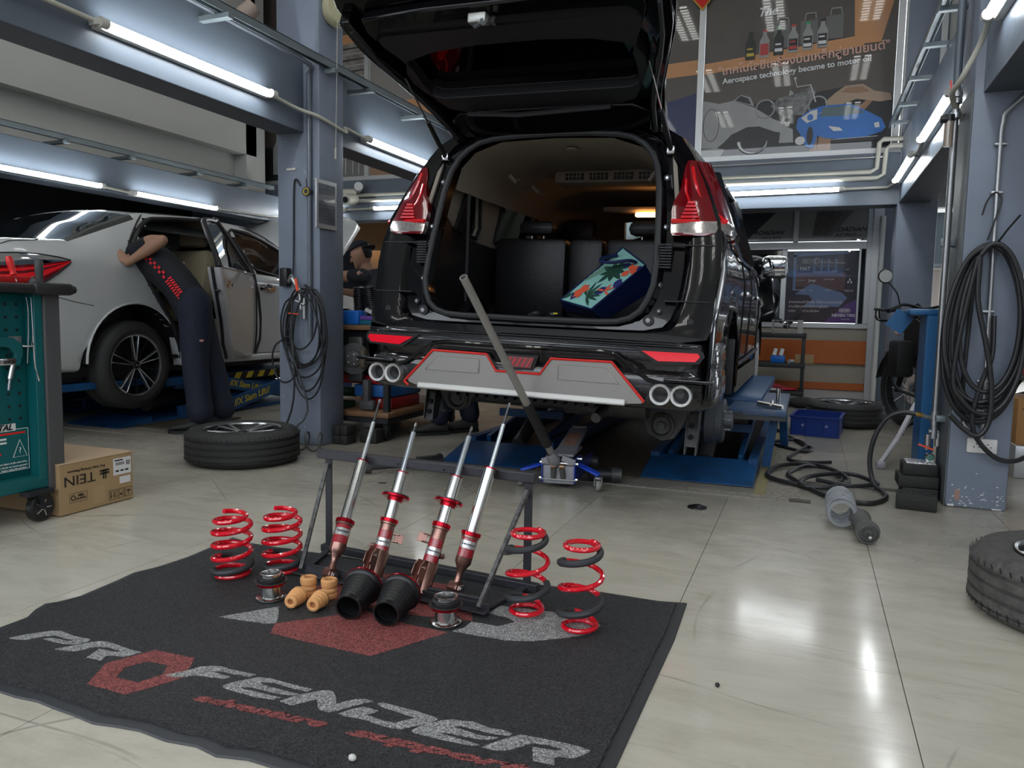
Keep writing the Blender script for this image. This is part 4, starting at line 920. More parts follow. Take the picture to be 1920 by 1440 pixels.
# ---- load in the boot
def CW(u, y, w):
    ww = w-CZ; return Vector((CX+u*math.cos(ROLL)+ww*math.sin(ROLL), y, CZ-u*math.sin(ROLL)+ww*math.cos(ROLL)))
m_navy = mat('navy_nylon', (.008, .02, .085), .35, bump=.35, bscale=30)
bag = thing('tote_bag', 'navy and turquoise cool bag with tropical leaf print lying in the boot', 'bag', CW(.3, 3.85, .885))
A0, A1, A2, A3 = CW(.085, 3.76, .975), CW(.265, 3.71, .935), CW(.485, 3.90, 1.17), CW(.335, 4.02, 1.265)   # printed face: bottom left, bottom right, top right, top left
fn = (A1-A0).cross(A3-A0).normalized()
if fn.y > 0: fn = -fn
dp = [Vector((-.0, .12, -.065)), Vector((.05, .13, -.05)), Vector((.055, .12, -.10)), Vector((.02, .12, -.06))]
def bil(a, b_, off=0):
    p = (A0*(1-a)+A1*a)*(1-b_)+(A3*(1-a)+A2*a)*b_
    return p+fn*(off+.016*math.sin(math.pi*a)*math.sin(math.pi*b_))
G_ = [[bil(i/10, j/14, .0) for i in range(11)] for j in range(15)]
B().loft(G_).build('printed_panel', mat('turquoise_print', (.30, .62, .56), .45, noise=.25, nscale=14), bag, fix=True)
bb = B(); back = [p+d for p, d in zip((A0, A1, A2, A3), dp)]
fr = [[bil(i/10, 0) for i in range(11)], [bil(1, j/14) for j in range(15)], [bil(1-i/10, 1) for i in range(11)], [bil(0, 1-j/14) for j in range(15)]]
loop_f = [p for e in fr for p in e[:-1]]; n_ = len(loop_f)
loop_b = []
for q, e in enumerate(fr):
    m_ = len(e)-1
    for i in range(m_): loop_b.append(e[i]+dp[q]*(1-i/m_)+dp[(q+1) % 4]*(i/m_))
mid_ = [a*.5+b_*.5+Vector((.0, 0, -.012)) for a, b_ in zip(loop_f, loop_b)]
bb.loft([loop_f, mid_, loop_b], closed=True); bb.add(loop_b, [tuple(range(n_))])
bb.build('side_panel', m_navy, bag)
B().tube(loop_f, .0055, 6, closed=True).build('piping', m_navy, bag)
def leaf(a, b_, ang, ln, wd, m, name, off=.003):
    """pointed leaf on the printed face; a, b_ in face units"""
    ca, sa = math.cos(math.radians(ang)), math.sin(math.radians(ang)); pts = []
    for t, s in [(0, 0), (.25, .8), (.5, 1), (.75, .7), (1, 0), (.75, -.7), (.5, -1), (.25, -.8)]:
        x, y_ = t*ln, s*wd/2; pts.append((a+(x*ca-y_*sa)*1.35, b_+(x*sa+y_*ca)))
    pts = [bil(min(max(p[0], 0), 1), min(max(p[1], 0), 1), off) for p in pts]
    c = sum(pts, Vector())/8
    B().add(pts+[c], [(i, (i+1) % 8, 8) for i in range(8)]).build(name, m, bag)
m_lfd = mat('print_dark_green', (.02, .07, .05), .45); m_lfg = mat('print_sage', (.20, .36, .28), .45); m_cor = mat('print_coral', (.80, .12, .06), .45); m_nv = mat('print_navy', (.02, .03, .16), .45)
for k_, a in enumerate((60, 100, 140, 180, 220, 265, 310, 350, 25)): leaf(.52, .64, a, .26 if k_ % 2 else .21, .085, m_lfd, 'printed_leaf')
for a in (100, 130, 160, 190, 220, 70): leaf(.20, .48, a, .20, .05, m_lfg, 'printed_leaf', .0025)
for a in (20, 50, 80, 110, 150, 0, -30): leaf(.55, .16, a, .26, .045, m_lfd, 'printed_leaf')
for a in (30, 75, 120, 200, 250, 300): leaf(.30, .20, a, .13, .09, m_cor, 'printed_flower', .004)
for a in (80, 130, 20, 250): leaf(.86, .78, a, .15, .10, m_cor, 'printed_flower', .004)
for a in (60, 100, -10, 190): leaf(.84, .33, a, .15, .035, m_cor, 'printed_twig', .004)
for a, b2 in ((.78, .40), (.70, .88), (.88, .62), (.25, .04), (.92, .95)): leaf(a, b2, 20+a*300, .20, .13, m_nv, 'printed_leaf', .0022)
for a in (100, 60): leaf(.05, .03, a, .16, .05, m_lfd, 'printed_leaf')
hp = [bil(.15, .86, .01), bil(.02, .72, .035), bil(.12, .62, .05), bil(.45, .66, .05), bil(.72, .84, .04), bil(.78, .93, .01)]
B().tube(smooth_path(hp, 6), .009, 8).build('handle', m_navy, bag)
gun = thing('camera_strap_bundle', 'small black strap bundle with yellow tab beside the bag in the boot', 'strap', CW(.03, 3.80, .87))
B().tube(smooth_path([CW(-.10, 3.82, .885), CW(-.05, 3.80, .90), CW(-.02, 3.86, .885), CW(.03, 3.80, .90), CW(.07, 3.84, .89)], 6), .014, 8).build('strap', m_trimb, gun)
B().cbox(-.012, .012, -.004, .004, -.004, .004, .001).xf(Matrix.Translation(CW(.055, 3.785, .905))).build('yellow_tab', mat('yellow_plastic', (.7, .55, .03), .5), gun)
tt = tag(B().cbox(-.0, .09, 0, .02, -.003, .006, .002).cbox(.085, .11, -.01, .03, -.004, .008, .002).xf(Matrix.Translation(CW(-.22, 3.63, .875)) @ Matrix.Rotation(-.3, 4, 'Z')).build('wire_cutter', m_steel), 'small pliers lying on the boot sill of the black car', 'tool')
# ================================================================== branded mat
LET = {
'P': [(-1.95,1.36),(-1.931,1.393),(-1.91,1.415),(-1.891,1.436),(-1.864,1.446),(-1.804,1.437),(-1.745,1.438),(-1.742,1.426),(-1.756,1.403),(-1.786,1.392),(-1.82,1.388),(-1.866,1.392),(-1.853,1.403),(-1.824,1.407),(-1.795,1.407),(-1.781,1.415),(-1.795,1.418),(-1.814,1.417),(-1.856,1.419),(-1.878,1.404),(-1.89,1.382),(-1.901,1.37),(-1.931,1.36)],
'R': [(-1.78,1.36),(-1.755,1.395),(-1.735,1.425),(-1.711,1.443),(-1.668,1.444),(-1.614,1.436),(-1.564,1.434),(-1.571,1.413),(-1.58,1.398),(-1.604,1.394),(-1.627,1.387),(-1.616,1.357),(-1.647,1.36),(-1.665,1.357),(-1.678,1.407),(-1.646,1.406),(-1.626,1.409),(-1.613,1.417),(-1.624,1.419),(-1.667,1.421),(-1.684,1.417),(-1.705,1.402),(-1.713,1.381),(-1.722,1.371),(-1.75,1.362)],
'O': [(-1.544,1.258),(-1.593,1.352),(-1.563,1.414),(-1.54,1.458),(-1.479,1.459),(-1.414,1.462),(-1.379,1.401),(-1.363,1.368),(-1.384,1.323),(-1.422,1.256),(-1.478,1.257)],
'Oh': [(-1.51,1.309),(-1.532,1.353),(-1.509,1.402),(-1.445,1.406),(-1.42,1.363),(-1.44,1.31),(-1.472,1.309)],
'F': [(-1.412,1.361),(-1.395,1.383),(-1.376,1.407),(-1.367,1.429),(-1.344,1.444),(-1.325,1.451),(-1.302,1.449),(-1.261,1.449),(-1.213,1.45),(-1.222,1.436),(-1.272,1.432),(-1.295,1.432),(-1.333,1.42),(-1.305,1.42),(-1.262,1.416),(-1.27,1.404),(-1.297,1.399),(-1.332,1.395),(-1.347,1.39),(-1.364,1.372),(-1.382,1.362)],
'E': [(-1.248,1.376),(-1.235,1.403),(-1.217,1.423),(-1.2,1.441),(-1.171,1.45),(-1.115,1.445),(-1.046,1.444),(-1.049,1.431),(-1.087,1.429),(-1.142,1.434),(-1.166,1.431),(-1.18,1.422),(-1.165,1.417),(-1.127,1.414),(-1.06,1.413),(-1.068,1.403),(-1.112,1.395),(-1.148,1.396),(-1.188,1.395),(-1.202,1.387),(-1.19,1.382),(-1.147,1.383),(-1.088,1.383),(-1.097,1.37),(-1.141,1.363),(-1.188,1.365),(-1.219,1.365),(-1.238,1.369)],
'N': [(-1.081,1.369),(-1.069,1.391),(-1.053,1.416),(-1.031,1.437),(-1.025,1.446),(-1.009,1.455),(-0.993,1.453),(-0.981,1.442),(-0.968,1.426),(-0.954,1.408),(-0.943,1.425),(-0.927,1.444),(-0.909,1.453),(-0.885,1.453),(-0.905,1.429),(-0.927,1.4),(-0.942,1.377),(-0.953,1.37),(-0.973,1.372),(-0.984,1.38),(-1.006,1.409),(-1.017,1.4),(-1.031,1.379),(-1.044,1.365),(-1.065,1.367)],
'D': [(-0.928,1.375),(-0.913,1.4),(-0.893,1.422),(-0.875,1.423),(-0.851,1.42),(-0.859,1.406),(-0.868,1.394),(-0.853,1.393),(-0.824,1.388),(-0.793,1.39),(-0.781,1.406),(-0.761,1.428),(-0.775,1.428),(-0.811,1.433),(-0.838,1.435),(-0.86,1.441),(-0.87,1.447),(-0.861,1.456),(-0.826,1.454),(-0.799,1.452),(-0.762,1.451),(-0.732,1.447),(-0.714,1.441),(-0.718,1.43),(-0.738,1.405),(-0.756,1.386),(-0.77,1.374),(-0.792,1.369),(-0.818,1.371),(-0.853,1.376),(-0.886,1.375),(-0.906,1.372)],
'E2': [(-0.746,1.377),(-0.74,1.395),(-0.727,1.417),(-0.706,1.438),(-0.687,1.45),(-0.659,1.456),(-0.64,1.461),(-0.597,1.452),(-0.569,1.456),(-0.544,1.451),(-0.549,1.438),(-0.578,1.435),(-0.622,1.434),(-0.658,1.435),(-0.673,1.425),(-0.642,1.422),(-0.601,1.418),(-0.565,1.425),(-0.576,1.412),(-0.604,1.402),(-0.642,1.401),(-0.67,1.399),(-0.694,1.393),(-0.661,1.389),(-0.628,1.388),(-0.59,1.384),(-0.602,1.376),(-0.638,1.373),(-0.669,1.371),(-0.711,1.371),(-0.738,1.373)],
'R2': [(-0.583,1.377),(-0.566,1.406),(-0.544,1.435),(-0.525,1.454),(-0.503,1.455),(-0.474,1.457),(-0.431,1.46),(-0.394,1.458),(-0.372,1.453),(-0.383,1.431),(-0.399,1.413),(-0.419,1.409),(-0.435,1.404),(-0.426,1.377),(-0.448,1.375),(-0.47,1.375),(-0.489,1.42),(-0.455,1.423),(-0.438,1.425),(-0.425,1.436),(-0.435,1.438),(-0.469,1.437),(-0.493,1.433),(-0.509,1.413),(-0.532,1.387),(-0.558,1.378)],
'fin': [(-1.545,1.694),(-1.44,1.826),(-1.405,1.781),(-1.369,1.725),(-1.391,1.708),(-1.473,1.701)],
'pent': [(-1.339,1.661),(-1.369,1.72),(-1.264,1.82),(-1.187,1.906),(-1.1,1.87),(-0.894,1.86),(-1.014,1.648),(-1.166,1.654)],
'band': [(-1.486,1.934),(-1.407,2.065),(-1.32,2.208),(-1.046,2.198),(-0.962,2.109),(-0.893,2.018),(-0.865,1.96),(-1.064,1.929),(-1.201,1.929),(-1.316,1.939),(-1.379,1.899)],
'wing': [(-0.889,1.873),(-0.868,1.905),(-0.864,1.956),(-0.782,1.955),(-0.747,2.007),(-0.791,2.026),(-0.844,2.033),(-0.834,2.1),(-0.707,2.116),(-0.607,2.124),(-0.539,2.111),(-0.513,2.077),(-0.528,2.011),(-0.587,1.955),(-0.66,1.901),(-0.729,1.878),(-0.806,1.875)],
}

m_pile = None
def coil_mat(name, c0, c1):
    m = bpy.data.materials.new(name); m.use_nodes = True; nt = m.node_tree; n = nt.nodes; L = nt.links; b = n['Principled BSDF']
    g = n.new('ShaderNodeNewGeometry')
    t = n.new('ShaderNodeTexNoise'); t.inputs['Scale'].default_value = 210; t.inputs['Detail'].default_value = 2; t.inputs['Distortion'].default_value = 1.5
    L.new(g.outputs['Position'], t.inputs['Vector'])
    r = n.new('ShaderNodeValToRGB'); r.color_ramp.elements[0].position = .40; r.color_ramp.elements[1].position = .68
    r.color_ramp.elements[0].color = (*c0, 1); r.color_ramp.elements[1].color = (*c1, 1)
    L.new(t.outputs['Fac'], r.inputs['Fac']); L.new(r.outputs[0], b.inputs['Base Color']); b.inputs['Roughness'].default_value = .6
    bp = n.new('ShaderNodeBump'); bp.inputs['Strength'].default_value = 1.; bp.inputs['Distance'].default_value = .006
    L.new(t.outputs['Fac'], bp.inputs['Height']); L.new(bp.outputs[0], b.inputs['Normal']); return m
m_cb = coil_mat('charcoal_coil', (.006, .006, .007), (.075, .076, .082)); m_cw = coil_mat('grey_coil', (.10, .10, .10), (.78, .78, .77)); m_cr = coil_mat('red_coil', (.10, .015, .015), (.62, .17, .16))
m_rub = mat('mat_rubber_edge', (.045, .047, .052), .5, noise=.3, nscale=30)
top_e = [(-.314, 2.379), (-.399, 2.360), (-.583, 2.362), (-.796, 2.345), (-1.156, 2.325), (-1.553, 2.326), (-1.832, 2.318), (-1.957, 2.319), (-2.070, 2.350)]
left_e = [(-2.056, 2.201), (-2.048, 2.088), (-2.062, 1.968), (-2.088, 1.89), (-2.076, 1.816), (-2.07, 1.739), (-2.063, 1.667), (-2.083, 1.605), (-2.104, 1.582), (-2.087, 1.535), (-2.056, 1.488), (-2.057, 1.41), (-2.06, 1.28), (-2.055, 1.165)]
low_e = [(-1.85, 1.162), (-1.709, 1.165), (-1.655, 1.163), (-1.592, 1.168), (-1.528, 1.161), (-1.461, 1.157), (-1.398, 1.149), (-1.341, 1.159), (-1.281, 1.166), (-1.203, 1.158), (-1.13, 1.167), (-1.068, 1.155), (-1.003, 1.17), (-.8, 1.165), (-.55, 1.17), (-.31, 1.165)]
right_e = [(-.315, 1.435), (-.312, 1.657), (-.309, 1.885), (-.306, 2.094)]
MO = top_e+left_e+low_e+right_e
mat_t = thing('floor_mat', 'black coil floor mat lettered PROFENDER with red hexagon O and grey wing', 'mat', (-1.2, 1.75, 0), group=None)
def inset(poly, d):
    out = []; n = len(poly)
    for i in range(n):
        a, b_, c = Vector(poly[i-1]), Vector(poly[i]), Vector(poly[(i+1) % n])
        d1 = (b_-a).normalized(); d2 = (c-b_).normalized(); n1 = Vector((-d1.y, d1.x)); n2 = Vector((-d2.y, d2.x)); nn = (n1+n2)
        nn = nn/max(nn.length_squared/2, .6); out.append(tuple(b_+nn*d))
    return out
MI = inset(MO, .030)
b = B(); n_ = len(MO)
b.loft([[(x, y, .001) for x, y in MO], [(x, y, .005) for x, y in inset(MO, .002)], [(x, y, .0065) for x, y in MI], [(x, y, .006) for x, y in inset(MO, .034)]], closed=True, smooth=False)
b.prism(MO, (0, 0, .0006), (1, 0, 0), (0, 1, 0), .001)
b.build('rubber_edge', m_rub, mat_t)
def wob(poly, a, n=3):
    """slightly ragged outline as cut coil has"""
    out = []
    for i in range(len(poly)):
        p, q = Vector(poly[i]), Vector(poly[(i+1) % len(poly)]); k = max(1, int((q-p).length/.012))
        for j in range(k):
            r_ = p.lerp(q, j/k); out.append((r_.x+random.uniform(-a, a), r_.y+random.uniform(-a, a)))
    return out
B().prism(wob(MI, .002), (0, 0, .003), (1, 0, 0), (0, 1, 0), .009).build('coil_pile', m_cb, mat_t)
def ltr(k, m, hole=None, z=.0121):
    B().prism(wob(LET[k], .0009), (0, 0, z-.004), (1, 0, 0), (0, 1, 0), .0048, holes=[wob(LET[hole], .0009)] if hole else ()).build('letter', m, mat_t)
for k in ('P', 'R', 'E', 'N', 'D', 'E2', 'R2'): ltr(k, m_cw)
ltr('O', m_cr, 'Oh'); ltr('F', m_cw, z=.0126)
for k in ('fin', 'wing'): B().prism(wob(LET[k], .0012), (0, 0, .008), (1, 0, 0), (0, 1, 0), .0049).build('emblem_wing', m_cw, mat_t)
for k in ('pent', 'band'): B().prism(wob(LET[k], .0012), (0, 0, .008), (1, 0, 0), (0, 1, 0), .0049).build('emblem_hexagon', m_cr, mat_t)
text('adventure', (-1.10, 1.318, .0129), (1, .045, 0), (0, 0, 1), .040, m_cr, mat_t, shear=.4, sx=2.05, bold=.0018)
text('support', (-.68, 1.333, .0129), (1, .035, 0), (0, 0, 1), .042, m_cr, mat_t, shear=.4, sx=2.85, bold=.0018)
tag(B().sphere((-.80, 1.235, .019), .009, 8, (1, .8, .8)).build('pebble', mat('pale_stone', (.6, .6, .56), .7)), 'small white pebble on the front edge of the mat', 'stone')
# ================================================================== stand
m_frame = mat('dark_painted_steel', (.055, .055, .065), .38, .3, noise=.5, nscale=25, dark=(.02, .02, .022), bump=.1, bscale=60)
st = thing('display_stand', 'dark welded steel stand on the mat holding four shock absorbers', 'stand', (-1.22, 2.2, .012))
BL, BR, FL, FR = Vector((-1.612, 2.335, 0)), Vector((-.808, 2.262, 0)), Vector((-1.545, 2.075, 0)), Vector((-.868, 2.01, 0))
up_ = lambda p, z: Vector((p.x, p.y, z))
d_ = (BR-BL).normalized()
B().bar(up_(BL, .375)-d_*.045, up_(BR, .382)+d_*.025, .032, .032).build('top_rail', m_frame, st, bev=.003)
B().bar(up_(BL, .025)-d_*.03, up_(BR, .025)+d_*.04, .028, .026).build('rear_rail', m_frame, st, bev=.003)
B().bar(up_(FL, .024)-d_*.03, up_(FR, .024)+d_*.03, .034, .005).bar(up_(FL, .030)-d_*.03+Vector((0, .014, 0)), up_(FR, .030)+d_*.03+Vector((0, .014, 0)), .005, .03).build('front_angle', m_frame, st, bev=.001)
B().bar(up_(FL, .04)+Vector((-.02, .03, 0)), up_(FR, .045)+Vector((0, .035, 0)), .014, .014).build('eye_rail', m_frame, st, bev=.002)
for a, c in ((BL, FL), (BR, FR)):
    B().bar(up_(a, .012), up_(a, .375), .026, .006, up=(0, 1, 0)).build('upright', m_frame, st)
    B().bar(up_(a, .022), up_(c, .022), .022, .006).build('side_foot', m_frame, st)
    B().bar(up_(a, .34)+Vector((0, -.01, 0)), up_(c, .035), .012, .012).build('brace', mat('chipped_black', (.012, .012, .013), .4, noise=.8, nscale=60, dark=(.25, .25, .25)), st)
b = B()
for f_ in (.18, .39, .62): p = up_(BL, .375)+(BR-BL)*f_; b.cyl(p-Vector((0, .0165, 0)), p-Vector((0, .0168, 0)), .0045, n=10)
b.build('bolt_hole', m_dark, st)
# ================================================================== shock absorbers
m_bronze = mat('bronze_anodised', (.30, .165, .135), .28, .85, noise=.2, nscale=30)
m_anod = mat('red_anodised', (.42, .006, .02), .22, .8)
m_cyl = mat('machined_cylinder', (.66, .67, .66), .2, 1.)
m_rodm = mat('grooved_rod', (.62, .66, .70), .25, 1.)
m_dkst = mat('dark_steel', (.10, .10, .10), .4, .8)
m_lred = mat('decal_red', (.36, .012, .025), .3, coat=1.); m_lsil = mat('decal_silver', (.62, .62, .62), .25, .6, coat=1.)
def ring_gear(b, p, d, r, h, n=14, notch=.0035):
    a, c, d = frame_of(d)
    b.lathe([(r*.6, 0), (r-.002, 0), (r, .0015), (r, h-.0015), (r-.002, h), (r*.6, h)], p, d, 36)
    for i in range(n):
        t = 2*math.pi*i/n; q = Vector(p)+(a*math.cos(t)+c*math.sin(t))*r
        b.bar(q+d*.001, q+d*(h-.001), .005, .004, up=(a*math.cos(t)+c*math.sin(t)))
    return b
def shock(label, base, d, L, kind, lv):
    d = Vector(d).normalized(); base = Vector(base)
    t = thing('shock_absorber', label, 'shock absorber', base, group='four coilovers leaning on the stand')
    P = lambda s: base+d*s
    cam_dir = (Vector((0, 0, .9))-P(.2)); cam_dir = (cam_dir-d*cam_dir.dot(d)).normalized(); sd = d.cross(cam_dir).normalized()
    b0, b1, r1, r2, s1, rod1, tip = lv   # body start/end, ring end, sleeve end, rod end
    rb = .0262 if kind == 'rear' else .0245
    B().lathe([(.0, b0-.004), (rb*.72, b0-.003), (rb, b0+.010), (rb, b1-.008), (rb+.003, b1-.006), (rb+.003, b1), (0, b1)], base, d, 36).build('damper_body', m_bronze, t)
    ring_gear(B(), P(b1), d, rb+.0035, r1-b1-.004).build('lock_ring', m_anod, t)
    rs = .0195 if kind == 'rear' else .0205
    B().lathe([(.0, r1-.006), (rs, r1-.006), (rs, s1), (0, s1)], base, d, 36).build('sleeve', m_cyl, t)
    B().lathe([(0, s1), (rs+.0012, s1), (rs+.0012, s1+.0035), (.008, s1+.005), (0, s1+.005)], base, d, 30).build('seal_ring', m_anod, t)
    rr = .0062 if kind == 'rear' else .0085
    b = B(); b.cyl(P(s1), P(rod1), rr, n=18)
    a, c, _ = frame_of(d)
    for q in range(9):
        tt_ = 2*math.pi*q/9; b.cyl(P(s1+.004)+(a*math.cos(tt_)+c*math.sin(tt_))*rr*.93, P(rod1)+(a*math.cos(tt_)+c*math.sin(tt_))*rr*.93, .0011, n=6)
    b.build('piston_rod', m_rodm, t)
    B().cyl(P(rod1), P(tip-.012), .0042 if kind == 'rear' else .0045, n=14).build('threaded_tip', m_dkst, t)
    B().cyl(P(tip-.014), P(tip), .0055, .0035, n=6).build('tip_nut', m_steel, t)
    # curved decal
    def decal(z0, z1, m, nm, a0=-62, a1=62):
        secs = []
        for z in (z0, z1): secs.append([P(z)+(cam_dir*math.cos(math.radians(q))+sd*math.sin(math.radians(q)))*(rb+.0005) for q in range(a0, a1+1, 12)])
        return B().loft(secs).build(nm, m, t)
    h = (b1-b0); z0 = b0+h*(.30 if kind == 'rear' else .38)
    dz = .026
    decal(z0, z0+dz, m_lred, 'decal'); decal(z0+dz+.001, z0+2*dz-.001, m_lsil, 'decal'); decal(z0+2*dz, z0+3*dz, m_lred, 'decal')
    text('PROFENDER', P(z0+1.5*dz)+cam_dir*(rb+.0012), sd if sd.x > 0 else -sd, cam_dir, .0068, m_blk, t, shear=.3, sx=1.1, bold=.0002)
    for q in (.25, .5, .75): text('----------', P(z0+q*dz)+cam_dir*(rb+.0012), sd if sd.x > 0 else -sd, cam_dir, .005, m_lsil, t); text('----------', P(z0+(2+q)*dz)+cam_dir*(rb+.0012), sd if sd.x > 0 else -sd, cam_dir, .005, m_lsil, t)
    if kind == 'rear':
        B().lathe([(.013, .016), (.011, .030), (.010, .045), (.013, .055), (rb*.75, b0), (0, b0)], base, d, 24).build('neck', m_bronze, t)
        ax = Vector((.93, -.36, .05)).normalized()
        B().lathe([(.012, -.017), (.021, -.017), (.021, .017), (.012, .017)], base, ax, 24, close=True).build('mounting_eye', m_bronze, t)
        B().cyl(base-ax*.030, base+ax*.032, .0085, n=14).cyl(base+ax*.020, base+ax*.030, .0135, n=6).cyl(base-ax*.028, base-ax*.019, .0125, n=6).build('eye_bolt', m_steel, t)
    else:
        # perch plate with notches
        pz = (r2+.0)
        b = ring_gear(B(), P(pz), d, .046, .009, 9); b.build('spring_perch', m_anod, t)
        B().lathe([(.021, .009), (.043, .009), (.044, .0125), (.021, .0125)], P(pz), d, 32, close=True).build('perch_pad', m_dkst, t)
        B().lathe([(rs, -.012), (rs+.006, -.012), (rs+.006, 0), (rs, 0)], P(pz), d, 30).build('perch_collar', m_anod, t)
        # clamp bracket: two plates with notched outline
        left = kind == 'left'
        bd = (cam_dir*.75-sd*(.65 if sd.x > 0 else -.65)).normalized(); nn = d.cross(bd).normalized()
        for s in (-1, 1):
            pl = [(.010, -.012), (.050, -.012), (.055, .01), (.048, .014), (.048, .034), (.056, .040), (.054, .072), (.046, .080), (.042, .090), (.010, .090)]
            b = B().prism([(x, y) for x, y in pl], P(.0)+nn*(s*.0155), tuple(bd), tuple(d), .004*(1 if s > 0 else -1)); b.build('clamp_plate', m_bronze, t, bev=.0012)
            hb = B()
            for y in (.014, .066): hb.cyl(P(y)+bd*.040+nn*(s*.0212), P(y)+bd*.040+nn*(s*.0135), .0055, n=12)
            hb.build('clamp_hole', m_dark if s < 0 else m_steel, t)
        B().lathe([(rb+.001, -.01), (rb+.004, -.008), (rb+.004, .085), (rb+.001, .09)], base, d, 30).build('clamp_band', m_bronze, t)
        # tabs
        sgn = 1 if left else -1; sv = (sd if sd.x > 0 else -sd)
        q = P(b1-.045)+sv*(sgn*rb)
        B().bar(q+d*.012, q+d*.012+sv*(sgn*.022)+cam_dir*.004, .004, .024, up=cam_dir).bar(q-d*.012, q-d*.012+sv*(sgn*.022)+cam_dir*.004, .004, .024, up=cam_dir).bar(q+sv*(sgn*.022)-d*.015, q+sv*(sgn*.022)+d*.015, .004, .03, up=sv).build('hose_tab', m_bronze, t, bev=.001)
        q = P(b1-.085)-sv*(sgn*rb)
        B().cbox(-.009, .009, -.006, .006, -.008, .008, .002).xf(Matrix.Translation(q-sv*sgn*.005)).cyl(q-sv*sgn*.008, q-sv*sgn*.022, .0018, n=8).build('sensor_tab', m_bronze, t)
    return t
shock('leftmost long slim shock absorber with eye mount on the stand', (-1.418, 2.059, .042), (-.052, .564, .824), .651, 'rear', (.070, .172, .190, 0, .400, .556, .650))
shock('second shock absorber from the left, red perch ring and clamp bracket', (-1.284, 2.107, .034), (.035, .462, .886), .54, 'left', (.012, .183, .200, .268, .356, .505, .540))
shock('third shock absorber from the left, red perch ring and clamp bracket', (-1.086, 2.064, .034), (.091, .467, .880), .553, 'right', (.012, .203, .222, .284, .373, .518, .552))
shock('rightmost long slim shock absorber with eye mount on the stand', (-.988, 2.105, .045), (.150, .335, .930), .61, 'rear', (.070, .165, .182, 0, .385, .535, .607))
# ================================================================== coil springs
m_spr = mat('red_spring_coat', (.72, .004, .018), .16, coat=1., coat_r=.04)
m_slv = mat('spring_rubber_sleeve', (.035, .038, .042), .5)
def helix(cx, cy, fn, t0, t1, n=24):
    pts = []; k = int((t1-t0)*n)
    for i in range(k+1):
        t = t0+(t1-t0)*i/k; r, z = fn(t); pts.append((cx+r*math.cos(2*math.pi*t), cy+r*math.sin(2*math.pi*t), z))
    return pts
def prog(z0, ph):
    def f(t):
        u = t-ph; r = .0505+.010*min(1, u/1.2)
        z = z0+(.012*u if u < 1 else .012+.0435*(u-1))
        if u > 4.6: r = .0605-.022*min(1, (u-4.6)/1.3); z = .012+.0435*3.6+z0+.028*(u-4.6)
        return r, z
    return f
for lab, cx, cy, ph in (('left one of the two dense red springs at the mat corner', -1.752, 1.985, .62), ('dense red spring beside the stand, behind the silver collar', -1.628, 2.085, .60)):
    t = thing('coil_spring', lab, 'spring', (cx, cy, .012), group='red progressive springs')
    f = prog(.021, ph)
    B().tube(helix(cx, cy, f, ph, ph+5.85), .0082, 10).build('coil', m_spr, t)
    B().tube(helix(cx, cy, f, ph+.95, ph+1.85), .0102, 10).build('rubber_sleeve', m_slv, t)
def rearf(ph):
    def f(t):
        u = t-ph
        if u < 1: return .047+.0*u, .020+.010*u
        if u < 4.1:
            v = (u-1)/3.1; e = .5-.5*math.cos(math.pi*min(1, (u-1)/.4)); e2 = min(1, (4.1-u)/.4); return .047+.013*min(e, .5-.5*math.cos(math.pi*e2)), .030+.0725*(u-1)
        return .047, .030+.0725*3.1+.004*(u-4.1)
    return f
for lab, cx, cy, ph in (('open red spring with two black sleeves beside the stand foot', -.740, 2.075, .10), ('open red spring with black sleeves, furthest right on the mat', -.562, 2.025, .10)):
    t = thing('coil_spring', lab, 'spring', (cx, cy, .012), group='red open springs')
    f = rearf(ph)
    B().tube(helix(cx, cy, f, ph, ph+5.1), .0072, 10).build('coil', m_spr, t)
    B().tube(helix(cx, cy, f, ph+1.25, ph+2.0), .0102, 10).build('rubber_sleeve', m_slv, t)
    B().tube(helix(cx, cy, f, ph+3.35, ph+4.0), .0102, 10).build('rubber_sleeve', m_slv, t)
# ================================================================== collars, bump stops, boots
def collar(lab, x, y):
    t = thing('spring_collar', lab, 'collar', (x, y, .012), group='silver spring height collars')
    o = (x, y, .0125)
    B().lathe([(.030, 0), (.044, 0), (.046, .002), (.046, .006), (.043, .008), (.032, .010), (.031, .048), (.026, .048), (.026, .002)], o, n=40, close=True).build('flanged_tube', m_cyl, t)
    B().lathe([(.044, -.0003), (.047, .001), (.047, .0035), (.044, .0035)], o, n=40, close=True).build('base_seal', m_blk, t)
    ring_gear(B(), (x, y, .056), (0, 0, 1), .041, .011, 12).build('adjuster_ring', m_anod, t)
    B().lathe([(.030, .055), (.049, .055), (.049, .0575), (.030, .0575)], o, n=40, close=True).build('washer', m_dkst, t)
    B().lathe([(.030, .0575), (.041, .0575), (.042, .061), (.040, .070), (.037, .072), (.030, .072)], o, n=40, close=True).build('rubber_isolator', m_blk, t)
    B().lathe([(.027, .05), (.0315, .05), (.0315, .076), (.034, .078), (.034, .081), (.028, .082), (.027, .078)], o, n=40, close=True).build('sleeve_top', m_cyl, t)
collar('silver and red spring collar standing left of the bump stops', -1.505, 1.873)
collar('silver and red spring collar standing right of the black boots', -.930, 1.918)
m_foam = mat('orange_foam', (.72, .36, .14), .65, bump=.15, bscale=120)
